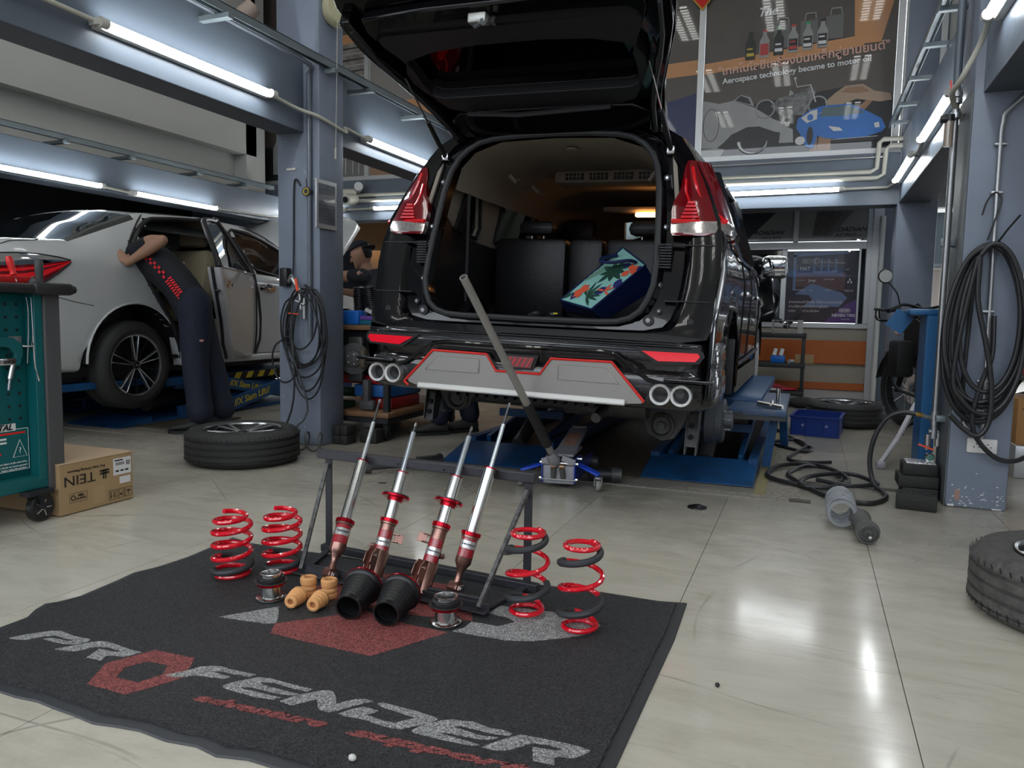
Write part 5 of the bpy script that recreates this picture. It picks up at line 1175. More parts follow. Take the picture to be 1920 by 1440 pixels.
def stop(lab, p, d, up_right):
    t = thing('bump_stop', lab, 'bump stop', p, group='orange foam bump stops')
    if up_right: pr = [(0, 0), (.021, 0), (.024, .004), (.024, .014), (.021, .018), (.0235, .022), (.0235, .030), (.021, .034), (.024, .038), (.0255, .046), (.0255, .058), (.022, .061), (.013, .061), (.011, .054), (0, .052)]
    else: pr = [(.009, .012), (.009, .001), (.013, -.001), (.019, .001), (.021, .006), (.019, .012), (.0225, .016), (.0235, .022), (.021, .027), (.0245, .031), (.0255, .037), (.023, .042), (.0265, .046), (.0265, .058), (.022, .064), (0, .064)]
    B().lathe(pr, p, d, 30).build('foam', m_foam, t)
    if up_right: B().bar(Vector(p)+Vector((-.026, .0, .0605)), Vector(p)+Vector((.026, .0, .0605)), .004, .004).build('top_groove', mat('foam_groove', (.4, .18, .07), .7), t)
    else: B().lathe([(0, .010), (.0088, .010)], p, d, 20).build('bore', mat('foam_groove', (.4, .18, .07), .7), t)
stop('left upright orange bump stop, behind the left lying one', (-1.412, 1.935, .0128), (0, 0, 1), True)
stop('right upright orange bump stop, next to the black boot', (-1.343, 1.945, .0128), (0, 0, 1), True)
stop('left lying orange bump stop, nearest the silver collar', (-1.392, 1.818, .036), (-.18, .97, .03), False)
stop('right lying orange bump stop, in front of the upright pair', (-1.318, 1.824, .036), (-.15, .97, .03), False)
def boot(lab, p, q):
    p, q = Vector(p), Vector(q); d = (q-p).normalized(); L_ = .128
    t = thing('dust_boot', lab, 'rubber boot', p, group='black dust boots')
    out = [(.036, .0), (.039, .001), (.039, .012), (.036, .016)]; inn = []
    for i in range(7):
        s = .018+i*.0135; r = .037+.0022*i; out += [(r, s), (r+.004, s+.005), (r+.001, s+.0105)]; inn += [(r-.002, s), (r+.0015, s+.005), (r-.001, s+.0105)]
    out += [(.054, .112), (.060, .114), (.060, .119)]
    B().lathe(out+[(.045, .119)]+inn[::-1]+[(.034, .012), (.034, .0)], p, d, 44, close=True).build('bellows', mat('boot_rubber', (.010, .010, .011), .33, spec=.6), t)
    B().lathe([(.046, .119), (.061, .119), (.0615, .124), (.046, .124)], p, d, 40, close=True).build('flange', m_anod, t)
    B().lathe([(0, .122), (.05, .122)], p, d, 30).build('inner_end', m_blk, t)
boot('left black ribbed dust boot lying on the red hexagon', (-1.190, 1.815, .053), (-1.214, 1.931, .074))
boot('right black ribbed dust boot lying on the red hexagon', (-1.068, 1.818, .053), (-1.088, 1.944, .074))
# ================================================================== tyres
m_tyre = mat('tyre_rubber', (.026, .026, .027), .62, noise=.4, nscale=18, dark=(.05, .048, .045), bump=.15, bscale=60)
m_tyred = mat('dusty_tyre_rubber', (.045, .045, .044), .75, noise=1., nscale=30, dark=(.12, .115, .105), bump=.35, bscale=70)
m_rimd = mat('rim_dark', (.02, .02, .022), .35, .5); m_rimf = mat('rim_machined', (.55, .56, .57), .22, .9)
def wheel(name, lab, R_, Wd, rr, spokes, tm=None, group=None, blocks=70, twin=True, cap=True):
    """wheel standing on its axis along local z, outer face up"""
    t = thing(name, lab, 'wheel', (0, 0, 0), local=True, group=group)
    h = Wd/2; pr = [(rr, h-.012), (rr+.012, h-.004), (rr+.03, h+.001), (R_-.055, h+.002), (R_-.028, h-.006), (R_-.012, h-.022), (R_-.004, h-.034)]
    g = [(R_, h-.036)]
    for z in (h*.50, h*.12, -h*.26, -h*.62): g += [(R_, z+.006), (R_-.007, z+.004), (R_-.007, z-.004), (R_, z-.006)]
    body = pr+g+[(R_, -h+.036)]+[(r, -z) for r, z in pr[::-1]]
    B().lathe(body, n=64).build('tyre', tm or m_tyre, t, angle=50)
    b = B()
    for i in range(blocks):
        a = 2*math.pi*i/blocks; c, s = math.cos(a), math.sin(a)
        for z0, z1 in ((h-.036, h*.50+.010), (-h+.036, -h*.62-.010)):
            b.bar(((R_+.0003)*c, (R_+.0003)*s, z0+.012), ((R_+.0003)*math.cos(a+.02), (R_+.0003)*math.sin(a+.02), z1), .0035, .0022, up=(c, s, 0))
    b.build('tread_sipes', m_blk, t, kind='stuff')
    B().lathe([(rr-.016, -h+.02), (rr-.02, h-.05), (rr-.012, h-.022), (rr, h-.012), (rr+.001, h-.006), (rr-.004, h-.004), (rr-.010, h-.016), (rr-.03, h-.06), (rr-.03, -h+.02)], n=56, close=True).build('rim', m_rimd, t)
    B().lathe([(rr-.012, h-.014), (rr-.001, h-.006), (rr-.001, h-.003), (rr-.010, h-.006)], n=56, close=True).build('rim_edge', m_rimf, t)
    zc = h-.03
    for i in range(spokes):
        a0 = 2*math.pi*i/spokes
        for da in ((-.16, .16) if twin else (0,)):
            c, s = math.cos(a0+da), math.sin(a0+da); c2, s2 = math.cos(a0+da*.6), math.sin(a0+da*.6)
            p = Vector((rr-.008)*Vector((c, s, 0)))+Vector((0, 0, h-.018)); q = .036*Vector((c2, s2, 0))+Vector((0, 0, zc-.004))
            o = B().bar(q, p, .022 if twin else .05, .012); k = o.v
            o.build('spoke', m_rimf, t, bev=.003)
    B().lathe([(0, zc), (.026, zc), (.030, zc-.004), (.060, zc-.010), (.062, zc-.05), (0, zc-.05)], n=30).build('hub', m_rimf if not twin else m_rimd, t)
    B().lathe([(0, zc+.006), (.022, zc+.005), (.026, zc-.001)], n=24).build('centre_cap', m_rimd, t)
    for i in range(5):
        a = 2*math.pi*(i+.5)/5; B().cyl((.045*math.cos(a), .045*math.sin(a), zc-.010), (.045*math.cos(a), .045*math.sin(a), zc+.0), .008, n=6).build('lug_nut', m_steel, t)
    B().lathe([(0, -h+.03), (.20, -h+.03)], n=30).build('brake_side', m_dark, t)
    return t
w1 = wheel('wheel', 'loose alloy wheel and tyre lying flat in front of the left column', .325, .20, .222, 5, group='loose wheels on the floor')
w1.location = (-3.10, 3.62, .102)
w1.rotation_euler = (0, 0, .3)
w2 = dup(w1, (.32, 7.12, .102), (0, 0, .9), 'loose alloy wheel and tyre lying flat by the far right wall')
w2.scale = (.96, .96, 1)
w3 = wheel('wheel', 'large dusty alloy wheel lying flat at the right edge of the picture', .335, .20, .215, 6, tm=m_tyred, group='loose wheels on the floor', twin=False, blocks=60)
w3.location = (.85, 2.74, .102)
# ================================================================== white saloon on the left scissor lift
m_wp = mat('white_car_paint', (.62, .64, .645), .25, coat=1., coat_r=.02)
m_wp2 = mat('white_door_inner', (.50, .49, .51), .35, coat=.6)
m_tan = mat('tan_leather', (.42, .36, .25), .5)
sed = thing('car', 'white saloon with open rear door and raised bonnet on a blue scissor lift', 'car', (-5.49, 4.26, .145))
SX = -5.49
K = {3.20: [(.66, .50), (.74, .55), (.79, .70), (.80, .86), (.79, 1.02), (.74, 1.17), (.64, 1.265), (.52, 1.285), (.28, 1.305), (0, 1.31)],
     3.45: [(.80, .46), (.84, .50), (.87, .68), (.878, .88), (.87, 1.08), (.83, 1.215), (.72, 1.31), (.58, 1.33), (.3, 1.345), (0, 1.35)],
     3.85: [(.80, .44), (.85, .48), (.885, .68), (.89, .88), (.882, 1.10), (.855, 1.235), (.72, 1.335), (.60, 1.352), (.3, 1.37), (0, 1.375)],
     4.15: [(.80, .44), (.86, .48), (.885, .68), (.89, .88), (.885, 1.10), (.86, 1.25), (.71, 1.45), (.60, 1.49), (.3, 1.515), (0, 1.52)],
     4.5: [(.80, .44), (.86, .48), (.885, .68), (.89, .88), (.885, 1.10), (.862, 1.25), (.67, 1.575), (.56, 1.615), (.3, 1.645), (0, 1.655)],
     5.2: [(.80, .44), (.86, .48), (.885, .68), (.89, .88), (.885, 1.08), (.862, 1.23), (.65, 1.62), (.55, 1.66), (.3, 1.695), (0, 1.705)],
     5.75: [(.80, .44), (.86, .48), (.885, .68), (.89, .88), (.885, 1.06), (.86, 1.20), (.65, 1.60), (.55, 1.645), (.3, 1.685), (0, 1.695)],
     6.2: [(.80, .44), (.86, .48), (.885, .68), (.89, .88), (.88, 1.05), (.855, 1.18), (.69, 1.45), (.58, 1.52), (.3, 1.58), (0, 1.60)],
     6.75: [(.80, .44), (.86, .48), (.885, .68), (.89, .86), (.87, 1.03), (.84, 1.14), (.76, 1.185), (.6, 1.21), (.3, 1.235), (0, 1.24)],
     7.4: [(.80, .44), (.86, .48), (.88, .66), (.875, .82), (.84, .96), (.78, 1.05), (.70, 1.09), (.5, 1.11), (.3, 1.13), (0, 1.135)],
     7.85: [(.60, .48), (.66, .52), (.70, .62), (.70, .75), (.66, .86), (.60, .92), (.5, .95), (.35, .96), (.2, .97), (0, .975)]}
KY = sorted(K)
def sprof(y):
    i = max(0, min(len(KY)-2, sum(1 for k in KY if k <= y)-1)); t = (y-KY[i])/(KY[i+1]-KY[i]); t = min(1, max(0, t))
    P = [(a[0]*(1-t)+b_[0]*t, a[1]*(1-t)+b_[1]*t) for a, b_ in zip(K[KY[i]], K[KY[i+1]])]
    return [(q.x, q.z) for q in smooth_path([(u, 0, w) for u, w in P], 4)]
def sarch(y, yc): d = abs(y-yc); return .50+math.sqrt(.425**2-d*d) if d < .425 else 0
def inside(p, poly):
    c = False; n = len(poly)
    for i in range(n):
        (x1, y1), (x2, y2) = poly[i], poly[(i+1) % n]
        if (y1 > p[1]) != (y2 > p[1]) and p[0] < (x2-x1)*(p[1]-y1)/(y2-y1)+x1: c = not c
    return c
door_o = [(4.53, 1.545), (4.75, 1.595), (5.10, 1.625), (5.36, 1.625), (5.56, 1.20), (5.56, .50), (4.80, .50), (4.66, .63), (4.59, .78), (4.46, .96), (4.33, 1.165), (4.26, 1.275), (4.29, 1.335)]
fwin = [(5.46, 1.565), (5.62, 1.245), (6.52, 1.20), (6.22, 1.40), (5.98, 1.51), (5.72, 1.575)]
lwin = [(4.30, 1.30), (4.55, 1.545), (5.1, 1.60), (5.95, 1.545), (6.55, 1.20)]
ysn = [3.20, 3.23, 3.28, 3.36]+[3.45+.04*i for i in range(110)]
ysn = [y for y in ysn if y <= 7.86]
body = B(); gl = B(); rear = B()
for sg in (1, -1):
    S = []
    for y in ysn:
        a = max(sarch(y, 4.26), sarch(y, 6.96)); S.append([(SX+sg*u, y, max(w, a+.0003*i)) for i, (u, w) in enumerate(sprof(y))])
    m_ = len(S[0]); V = [p for s in S for p in s]; Fb, Fg, Fr = [], [], []
    for k in range(len(S)-1):
        for i in range(m_-1):
            cy = (S[k][i][1]+S[k+1][i][1])/2; cz_ = (S[k][i][2]+S[k+1][i+1][2])/2
            q = (k*m_+i, k*m_+i+1, (k+1)*m_+i+1, (k+1)*m_+i); q = q if sg < 0 else q[::-1]
            if sg > 0 and i < 25 and inside((cy, cz_), door_o): continue
            if i < 25 and cz_ > 1.15 and inside((cy, cz_), fwin if sg > 0 else lwin): Fg.append(q); continue
            if 3.86 < cy < 4.46 and i >= 24 and True: Fr.append(q); continue
            if 6.20 < cy < 6.70 and i >= 25: Fg.append(q); continue
            if 6.80 < cy < 7.72 and i >= 23: continue
            Fb.append(q)
    body.add(V, Fb, True); gl.add(V, Fg, True); rear.add(V, Fr, True)
    if sg > 0: SR = S
body.build('body_shell', m_wp, sed, angle=40)
gl.build('window_glass', tinted('sedan_glass', (.30, .36, .35)), sed)
rear.build('rear_window', m_glass_dark, sed, fix=True)
def sside(y, z, d=.003):
    P = sprof(y); 
    for i in range(len(P)-1):
        if P[i][1] <= z <= P[i+1][1] and z < 1.68: t = (z-P[i][1])/max(1e-6, P[i+1][1]-P[i][1]); return Vector((SX+P[i][0]*(1-t)+P[i+1][0]*t+d, y, z))
    return Vector((SX+.88+d, y, z))
dl = smooth_path([sside(y, z, .004) for y, z in door_o], 4, closed=True)
B().tube(dl, .018, 8, closed=True).build('door_aperture_seal', m_trimb, sed)
B().tube(smooth_path([sside(y, z, .004) for y, z in [(4.25, 1.30), (4.30, 1.375), (4.52, 1.585), (4.75, 1.64), (5.10, 1.662), (5.36, 1.66), (5.75, 1.62), (6.1, 1.53), (6.55, 1.22)]], 4), .007, 6).build('roof_drip_moulding', m_trimb, sed)
B().tube(smooth_path([sside(y, z, .004) for y, z in fwin], 3, closed=True), .012, 6, closed=True).build('front_window_seal', m_trimb, sed)
sm = B()
sm.tube([sside(5.57, z, .001) for z in (.50, .7, .9, 1.1, 1.2)], .007, 5); sm.tube([sside(y, .50, .001) for y in (5.57, 5.9, 6.2, 6.45)], .006, 5); sm.tube([sside(6.47, z, .001) for z in (.52, .7, .9, 1.05)], .006, 5)
sm.build('front_door_seam', m_trimb, sed)
sm = B(); sm.tube([sside(y, z, .0) for y, z in ((3.42, 1.03), (3.60, .96), (3.75, .925), (3.90, .90))], .003, 5); sm.tube([(SX+.70, 3.215, 1.20), (SX+.735, 3.42, 1.30), (SX+.72, 3.60, 1.325), (SX+.60, 3.84, 1.352)], .003, 5)
sm.build('panel_seam', m_trimb, sed)
B().tube([sside(y, z, .001) for y, z in ((3.9, 1.155), (4.1, 1.15), (4.28, 1.14))]+[sside(5.6, 1.10, .001), sside(6.4, 1.04, .001)], .004, 5) if 0 else None
# tail lamp
tl = [(3.205, 1.20, 1.00), (3.30, 1.215, .985), (3.42, 1.225, 1.00), (3.55, 1.225, 1.05), (3.66, 1.215, 1.12), (3.745, 1.20, 1.185)]
def slamp(f0, f1, nm, m, d=.006):
    S2 = []
    for y, a, c in tl: S2.append([sside(y, c+(a-c)*(f0+(f1-f0)*q/5), d) for q in range(6)])
    B().loft(S2).build(nm, m, sed, fix=True)
slamp(0, .68, 'tail_lamp', m_redd, .010); slamp(.66, 1, 'clear_lens', m_chrome, .010); slamp(.22, .42, 'light_guide', m_redb, .013); slamp(.5, .58, 'light_guide', m_redb, .013)
B().tube([sside(y, a, .008) for y, a, c in tl]+[sside(y, c, .008) for y, a, c in tl[::-1]], .006, 6, closed=True).build('lamp_seal', m_trimb, sed)
B().cbox(SX-.7, SX+.72, 3.175, 3.21, .99, 1.03, .01).build('boot_trim', m_chrome, sed)
# front door handle and mirror
h = B().lathe([(0, 0), (.05, .0), (.056, .006), (.05, .010), (0, .012)], (0, 0, 0), (1, 0, 0), 24)
h.xf(Matrix.Translation(sside(5.73, 1.085, -.003)) @ Matrix.Diagonal((1, 2.0, .75, 1))).build('door_handle', m_chrome, sed)
B().tube(smooth_path([sside(5.68, 1.10, .02), sside(5.74, 1.108, .04), sside(5.80, 1.10, .02)], 4), .011, 8).build('handle_grip', m_chrome, sed)
# sill and underbody
B().cbox(SX+.78, SX+.895, 4.70, 6.5, .44, .50, .015).build('sill', m_wp, sed)
B().cbox(SX+.62, SX+.86, 4.62, 5.56, .50, .53, .01).build('door_step', m_trimb, sed)
B().box(SX-.78, SX+.78, 3.4, 7.7, .40, .47).build('floor_pan', m_trimb, sed)
B().box(SX-.7, SX+.76, 3.35, 3.9, .37, .46).build('rear_valance', m_trimb, sed)
for yc in (4.26, 6.96):
    for s in (1, -1):
        n = 20; pts = [(yc+.425*math.cos(math.radians(180*i/n)), .50+.425*math.sin(math.radians(180*i/n))) for i in range(n+1)]
        B().loft([[(SX+s*u, p[0], p[1]) for p in pts] for u in (.885, .55)]).build('arch_liner', m_trimb, sed)
        if s > 0: B().tube([(SX+s*.888, p[0], p[1]) for p in pts], .009, 6).build('arch_lip', m_wp, sed)
# cabin
B().box(SX-.70, SX+.74, 4.2, 6.5, .47, .55).build('cabin_floor', m_trimb, sed)
B().box(SX-.86, SX-.80, 4.2, 6.5, .5, 1.2).build('door_card', m_trimb, sed)
B().loft([[(SX+u, y, w-.02) for u, w in ((-.6, 1.52), (-.5, 1.60), (0, 1.665), (.5, 1.60), (.6, 1.52))] for y in (4.5, 5.0, 5.8)]).build('headliner', mat('dark_headliner', (.10, .10, .10), .9), sed)
B().cbox(SX-.65, SX+.65, 4.28, 4.50, .55, 1.22, .06).build('rear_seat_back', m_trimb, sed)
B().cbox(SX-.65, SX+.66, 4.45, 4.80, .55, .80, .06).build('rear_seat', m_trimb, sed)
for u in (.38, -.38):
    fs = B().cbox(-.25, .25, -.08, .09, 0, .66, .07).xf(Matrix.Translation((SX+u, 5.22, .75)) @ Matrix.Rotation(-.20, 4, 'X') ).build('front_seat_back', m_tan, sed)
    B().cbox(-.14, .14, -.05, .05, .69, .93, .05).xf(Matrix.Translation((SX+u, 5.22, .75)) @ Matrix.Rotation(-.20, 4, 'X')).build('headrest', m_tan, sed)
    B().cbox(SX+u-.26, SX+u+.26, 5.25, 5.75, .55, .80, .07).build('front_seat', m_tan, sed)
B().cbox(-.16, .12, -.004, .004, 0, .26, .003).xf(Matrix.Translation((SX+.40, 5.065, 1.03)) @ Matrix.Rotation(-.20, 4, 'X')).build('worn_patch', mat('torn_foam', (.62, .60, .52), .8, noise=1., nscale=9, dark=(.45, .33, .06)), sed)
B().cbox(SX-.66, SX+.70, 6.15, 6.7, .75, 1.14, .06).build('dashboard', m_trimb, sed)
st_ = B().tube([(SX+.38+.17*math.cos(t/12*math.pi), 6.02+.05*math.sin(t/12*math.pi), 1.08+.15*math.sin(t/12*math.pi)) for t in range(24)], .014, 8, closed=True).build('steering_wheel', m_trimb, sed)
# open rear door, hinged at y 5.56
DM = Matrix.Translation((-4.60, 5.56, 0)) @ Matrix.Rotation(math.radians(28), 4, 'Z')
def dside(y, z, d=0):
    q = sside(max(4.26, y), z, d); return (q.x+4.60, y-5.56, z)
dout = [(4.75, 1.60), (5.10, 1.63), (5.36, 1.63), (5.55, 1.22), (5.55, .50), (4.84, .50), (4.68, .62), (4.62, .78), (4.50, .97), (4.40, 1.12), (4.40, 1.20)]
dz = [.50, .56, .62, .70, .80, .90, 1.0, 1.08, 1.14, 1.20]
def dedge(z):
    for (y0, z0), (y1, z1) in zip([(4.86, .50), (4.70, .62), (4.63, .78), (4.52, .97), (4.44, 1.12), (4.42, 1.20)], [(4.70, .62), (4.63, .78), (4.52, .97), (4.44, 1.12), (4.42, 1.20), (4.5, 1.6)]):
        if z <= z1: return y0+(y1-y0)*(z-z0)/(z1-z0)
    return 4.42
rows_o, rows_i = [], []
for z in dz:
    e = dedge(z); ysr = [5.55+(e-5.55)*q/8 for q in range(9)]
    rows_o.append([Vector(dside(y, z, .003)) for y in ysr]); rows_i.append([Vector(dside(y, z, -.10)) for y in ysr])
B().loft(rows_o).xf(DM).build('rear_door', m_wp, sed, fix=True)
B().loft([[r[-1] for r in rows_o], [r[-1]+Vector((-.012, -.010, 0)) for r in rows_o], [r[-1]*.5+i_[-1]*.5+Vector((0, -.008, 0)) for r, i_ in zip(rows_o, rows_i)], [r[-1] for r in rows_i]]).xf(DM).build('door_edge', m_wp2, sed)
B().loft(rows_i[:-1]).xf(DM).build('door_card', m_trimb, sed)
B().loft([[rows_o[0][i] for i in range(9)], [rows_i[0][i] for i in range(9)]]).xf(DM).build('door_underside', m_wp2, sed)
B().tube([r[-1]*.35+i_[-1]*.65+Vector((0, -.012, 0)) for r, i_ in zip(rows_o, rows_i)], .012, 6).xf(DM).build('door_seal', m_trimb, sed)
fr_ = [Vector(dside(4.42, 1.20, -.01)), Vector(dside(4.52, 1.33, -.015)), Vector(dside(4.70, 1.50, -.02)), Vector(dside(4.86, 1.585, -.02)), Vector(dside(5.2, 1.615, -.02)), Vector(dside(5.36, 1.61, -.02)), Vector(dside(5.55, 1.20, -.01))]
B().tube(smooth_path(fr_, 4), .022, 8).xf(DM).build('window_frame', m_trimb, sed)
B().add([p for p in fr_], [tuple(range(7))]).xf(DM).build('door_glass', tinted('door_glass', (.30, .36, .35)), sed)
B().tube([Vector(dside(y, 1.205, .012)) for y in (4.42, 4.8, 5.2, 5.55)], .008, 6).xf(DM).build('belt_moulding', m_chrome, sed)
B().cbox(-.012, .016, -.03, .03, -.008, .008, .004).xf(DM @ Matrix.Translation(Vector(dside(4.46, 1.03, -.045))+Vector((0, -.012, 0)))).build('door_latch', m_trimb, sed)
B().lathe([(0, 0), (.046, .0), (.05, .006), (.046, .010), (0, .012)], (0, 0, 0), (1, 0, 0), 20).xf(DM @ Matrix.Translation(dside(4.62, 1.08, -.002)) @ Matrix.Diagonal((1, 1.9, .7, 1))).build('door_handle', m_chrome, sed)
# raised bonnet
HM = Matrix.Translation((SX, 6.82, 1.235)) @ Matrix.Rotation(math.radians(43), 4, 'X')
hs = []
for q in range(13):
    s = q/12; hw = .76+.05*math.sin(math.pi*min(1, s*1.1)) if s < .72 else .76*math.cos((s-.72)/.30*1.25)+.03
    hs.append([(hw*math.sin(a*math.pi/2/6*.999), s*1.12, .04*math.cos(a*math.pi/12)+(.05*math.sin(math.pi*s))+(-.03 if abs(a) == 6 else 0)) for a in range(-6, 7)])
B().loft(hs).xf(HM).build('bonnet', m_wp, sed, fix=True, solid=.02)
B().cyl((SX+.70, 7.55, 1.0), (SX+.66, 7.45, 1.80), .005, n=8).build('bonnet_stay', m_trimb, sed)
B().box(SX-.7, SX+.7, 6.85, 7.65, .55, .95).build('engine_bay', m_trimb, sed)
# wheels of the saloon (parts of the car)
def car_wheel(x, y, z, s):
    R_, rr = .325, .228
    B().lathe([(rr, .02), (rr+.03, .035), (R_-.06, .034), (R_-.02, .02), (R_, -.01), (R_, -.045), (R_-.006, -.047), (R_-.006, -.055), (R_, -.057), (R_, -.095), (R_-.006, -.097), (R_-.006, -.105), (R_, -.107), (R_, -.15), (R_-.006, -.152), (R_-.006, -.158), (R_, -.16), (R_, -.18), (R_-.03, -.195), (rr, -.19)], (x, y, z), (s, 0, 0), 56).build('tyre', m_tyre, sed, angle=50)
    B().lathe([(rr-.012, .012), (rr+.002, .022), (rr+.002, .016), (rr-.008, .0), (rr-.02, -.09), (0, -.09)], (x, y, z), (s, 0, 0), 48).build('rim', m_rimd, sed)
    B().lathe([(rr-.014, .014), (rr, .023), (rr+.003, .018), (rr-.008, .010)], (x, y, z), (s, 0, 0), 48, close=True).build('rim_edge', m_rimf, sed)
    for i in range(15):
        if i % 3 == 2: continue
        a = math.radians(24*i+((4 if i % 3 == 0 else -4))+8); c, q = math.cos(a), math.sin(a)
        B().bar((x+s*.004, y+.035*c, z+.035*q), (x+s*.012, y+(rr-.012)*c, z+(rr-.012)*q), .010, .026, up=(1, 0, 0)).build('spoke', m_rimf, sed, bev=.003)
    for i in range(5):
        a = math.radians(72*i+56); c, q = math.cos(a), math.sin(a)
        B().bar((x-s*.004, y+.04*c, z+.04*q), (x+s*.004, y+(rr-.012)*c, z+(rr-.012)*q), .010, .014, up=(1, 0, 0)).build('spoke', m_rimd, sed)
    B().lathe([(.032, .0), (.032, .016), (.026, .020), (0, .021)], (x, y, z), (s, 0, 0), 24).build('centre_cap', m_rimd, sed)
    B().lathe([(.026, .0195), (.031, .0185), (.031, .0155)], (x, y, z), (s, 0, 0), 24).build('cap_ring', m_rimf, sed)
    b = B().tube([(x+s*.0225, y+.014*math.cos(t/8*math.pi), z+.009*math.sin(t/8*math.pi)) for t in range(16)], .0013, 5, closed=True); b.tube([(x+s*.0225, y+.006*math.cos(t/8*math.pi), z+.009*math.sin(t/8*math.pi)) for t in range(16)], .0012, 5, closed=True).build('cap_emblem', m_rimf, sed)
    for i in range(5):
        a = math.radians(72*i+20); B().cyl((x-s*.0, y+.055*math.cos(a), z+.055*math.sin(a)), (x+s*.010, y+.055*math.cos(a), z+.055*math.sin(a)), .009, n=8).build('lug_nut', m_rimd, sed)
car_wheel(SX+.865, 4.255, .47, 1); car_wheel(SX+.865, 6.96, .47, 1); car_wheel(SX-.865, 4.255, .47, -1)
# ================================================================== lifts
m_lblue = mat('lift_blue', (.012, .085, .24), .4, noise=.5, nscale=9, dark=(.005, .02, .05), bump=.1, bscale=40)
m_lblued = mat('lift_blue_oily', (.012, .09, .26), .35, noise=1., nscale=3.4, dark=(.008, .010, .012))
m_lyel = mat('warning_yellow', (.62, .48, .03), .5)
m_plate = mat('dirty_steel_plate', (.10, .085, .06), .45, noise=1., nscale=7, dark=(.02, .017, .013), bump=.25, bscale=30)
m_chipc = mat('chipped_concrete', (.40, .37, .31), .75, noise=1., nscale=42, dark=(.07, .06, .055))
def ramp(parent, x0, x1, y0, y1, z, m, nm='ramp'):
    B().add([(x0, y0, .004), (x1, y0, .004), (x1, y1, .004), (x0, y1, .004), (x0, y0, .008), (x1, y0, .008), (x1, y1, z), (x0, y1, z)], [(0, 3, 2, 1), (4, 5, 6, 7), (0, 1, 5, 4), (1, 2, 6, 5), (2, 3, 7, 6), (3, 0, 4, 7)]).build(nm, m, parent, bev=.003)
lf = thing('scissor_lift', 'blue scissor lift with yellow and black stripes under the white saloon', 'vehicle lift', (-5.3, 5.2, 0))
for x in (-4.95, -6.0):
    B().cbox(x-.27, x+.27, 4.6, 7.6, .275, .345, .01).build('platform', m_lblue, lf)
    B().cbox(x-.06, x+.27, 3.55, 4.62, .31, .36, .01).build('platform_extension', m_lblue, lf)
    ramp(lf, x-.27, x+.27, 4.15, 4.45, .06, m_lblued)
    B().box(x-.27, x+.27, 4.45, 7.5, .004, .03).build('base_frame', m_lblue, lf)
    for xx in (x+.24, x-.24):
        B().bar((xx, 4.75, .06), (xx, 7.3, .29), .09, .035, up=(1, 0, 0)).build('scissor_arm', m_lblue, lf, bev=.003)
        B().bar((xx-.04, 7.3, .06), (xx-.04, 4.75, .29), .09, .035, up=(1, 0, 0)).build('scissor_arm', m_lblue, lf, bev=.003)
for q in range(6):
    y = 5.35+q*.155; B().add([(-4.677, y, .283), (-4.677, y+.075, .283), (-4.677, y+.115, .338), (-4.677, y+.04, .338)], [(0, 1, 2, 3)]).build('warning_stripe', m_lyel, lf)
B().box(-4.68, -4.6785, 5.3, 6.35, .28, .341).build('stripe_backing', m_blk, lf)
B().bar((-4.62, 5.08, .045), (-4.62, 6.5, .30), .11, .03, up=(1, 0, 0)).build('scissor_arm', m_lblue, lf, bev=.003)
B().bar((-4.66, 5.05, .30), (-4.66, 6.3, .06), .10, .03, up=(1, 0, 0)).build('scissor_arm', m_lblue, lf, bev=.003)
text('//X Siam Lift//', (-4.602, 5.50, .122), (0, 1, .18), (1, 0, 0), .085, m_lyel, lf, shear=.2, bold=.001)
text('//X Siam Lift//', (-4.642, 5.47, .222), (0, 1, -.19), (1, 0, 0), .075, m_lyel, lf, shear=.2, bold=.001)
B().cyl((-4.9, 4.6, .12), (-5.2, 5.6, .2), .05, n=12).build('hydraulic_cylinder', mat('oily_black', (.02, .018, .016), .5, noise=.8, nscale=20, dark=(.1, .09, .08)), lf)
B().box(-5.15, -4.3, 4.30, 5.0, .004, .012).build('floor_plate', m_plate, lf)
lk = thing('scissor_lift', 'low blue pit lift with two ramps under the black people carrier', 'vehicle lift', (-1.1, 4.9, 0))
ramp(lk, -.84, -.235, 4.19, 4.55, .085, m_lblued); ramp(lk, -2.03, -1.45, 4.10, 4.45, .085, m_lblued)
B().box(-1.44, -.85, 4.15, 7.6, .002, .010).build('middle_plate', m_plate, lk)
for x0, x1 in ((-.84, -.235), (-2.03, -1.45)):
    B().box(x0, x1, 4.55, 7.6, .002, .012).build('pit_shadow_plate', mat('pit_shadow_black', (.012, .012, .013), .5), lk)  # near-black sheet painted as the shadow in the lift pit
    B().box(x0, x0+.05, 4.5, 7.5, .01, .10).build('side_channel', m_lblue, lk); B().box(x1-.05, x1, 4.5, 7.5, .01, .10).build('side_channel', m_lblue, lk)
    B().bar((x0+.10, 4.60, .06), (x0+.10, 6.6, .34), .08, .03, up=(1, 0, 0)).build('scissor_arm', m_lblue, lk, bev=.003)
    B().bar((x1-.10, 4.60, .06), (x1-.10, 6.6, .34), .08, .03, up=(1, 0, 0)).build('scissor_arm', m_lblue, lk, bev=.003)
    B().cbox(x0+.02, x1-.02, 5.0, 7.0, .34, .40, .008).build('platform', m_lblue, lk)
    B().cyl((x0+.3, 4.62, .05), (x0+.3, 5.2, .30), .045, n=14).build('hydraulic_cylinder', m_under, lk)
    B().bar((x0+.06, 4.9, .22), (x1-.06, 4.9, .22), .04, .05).build('cross_tube', m_lblue, lk)
B().cbox(-.42, -.10, 4.62, 5.7, .335, .375, .006).build('extension_plate', mat('lift_blue_worn', (.05, .12, .26), .4, noise=.8, nscale=12, dark=(.18, .18, .18)), lk)
B().bar((-.42, 4.64, .33), (-.10, 4.66, .33), .05, .04).build('end_bar', m_under, lk)
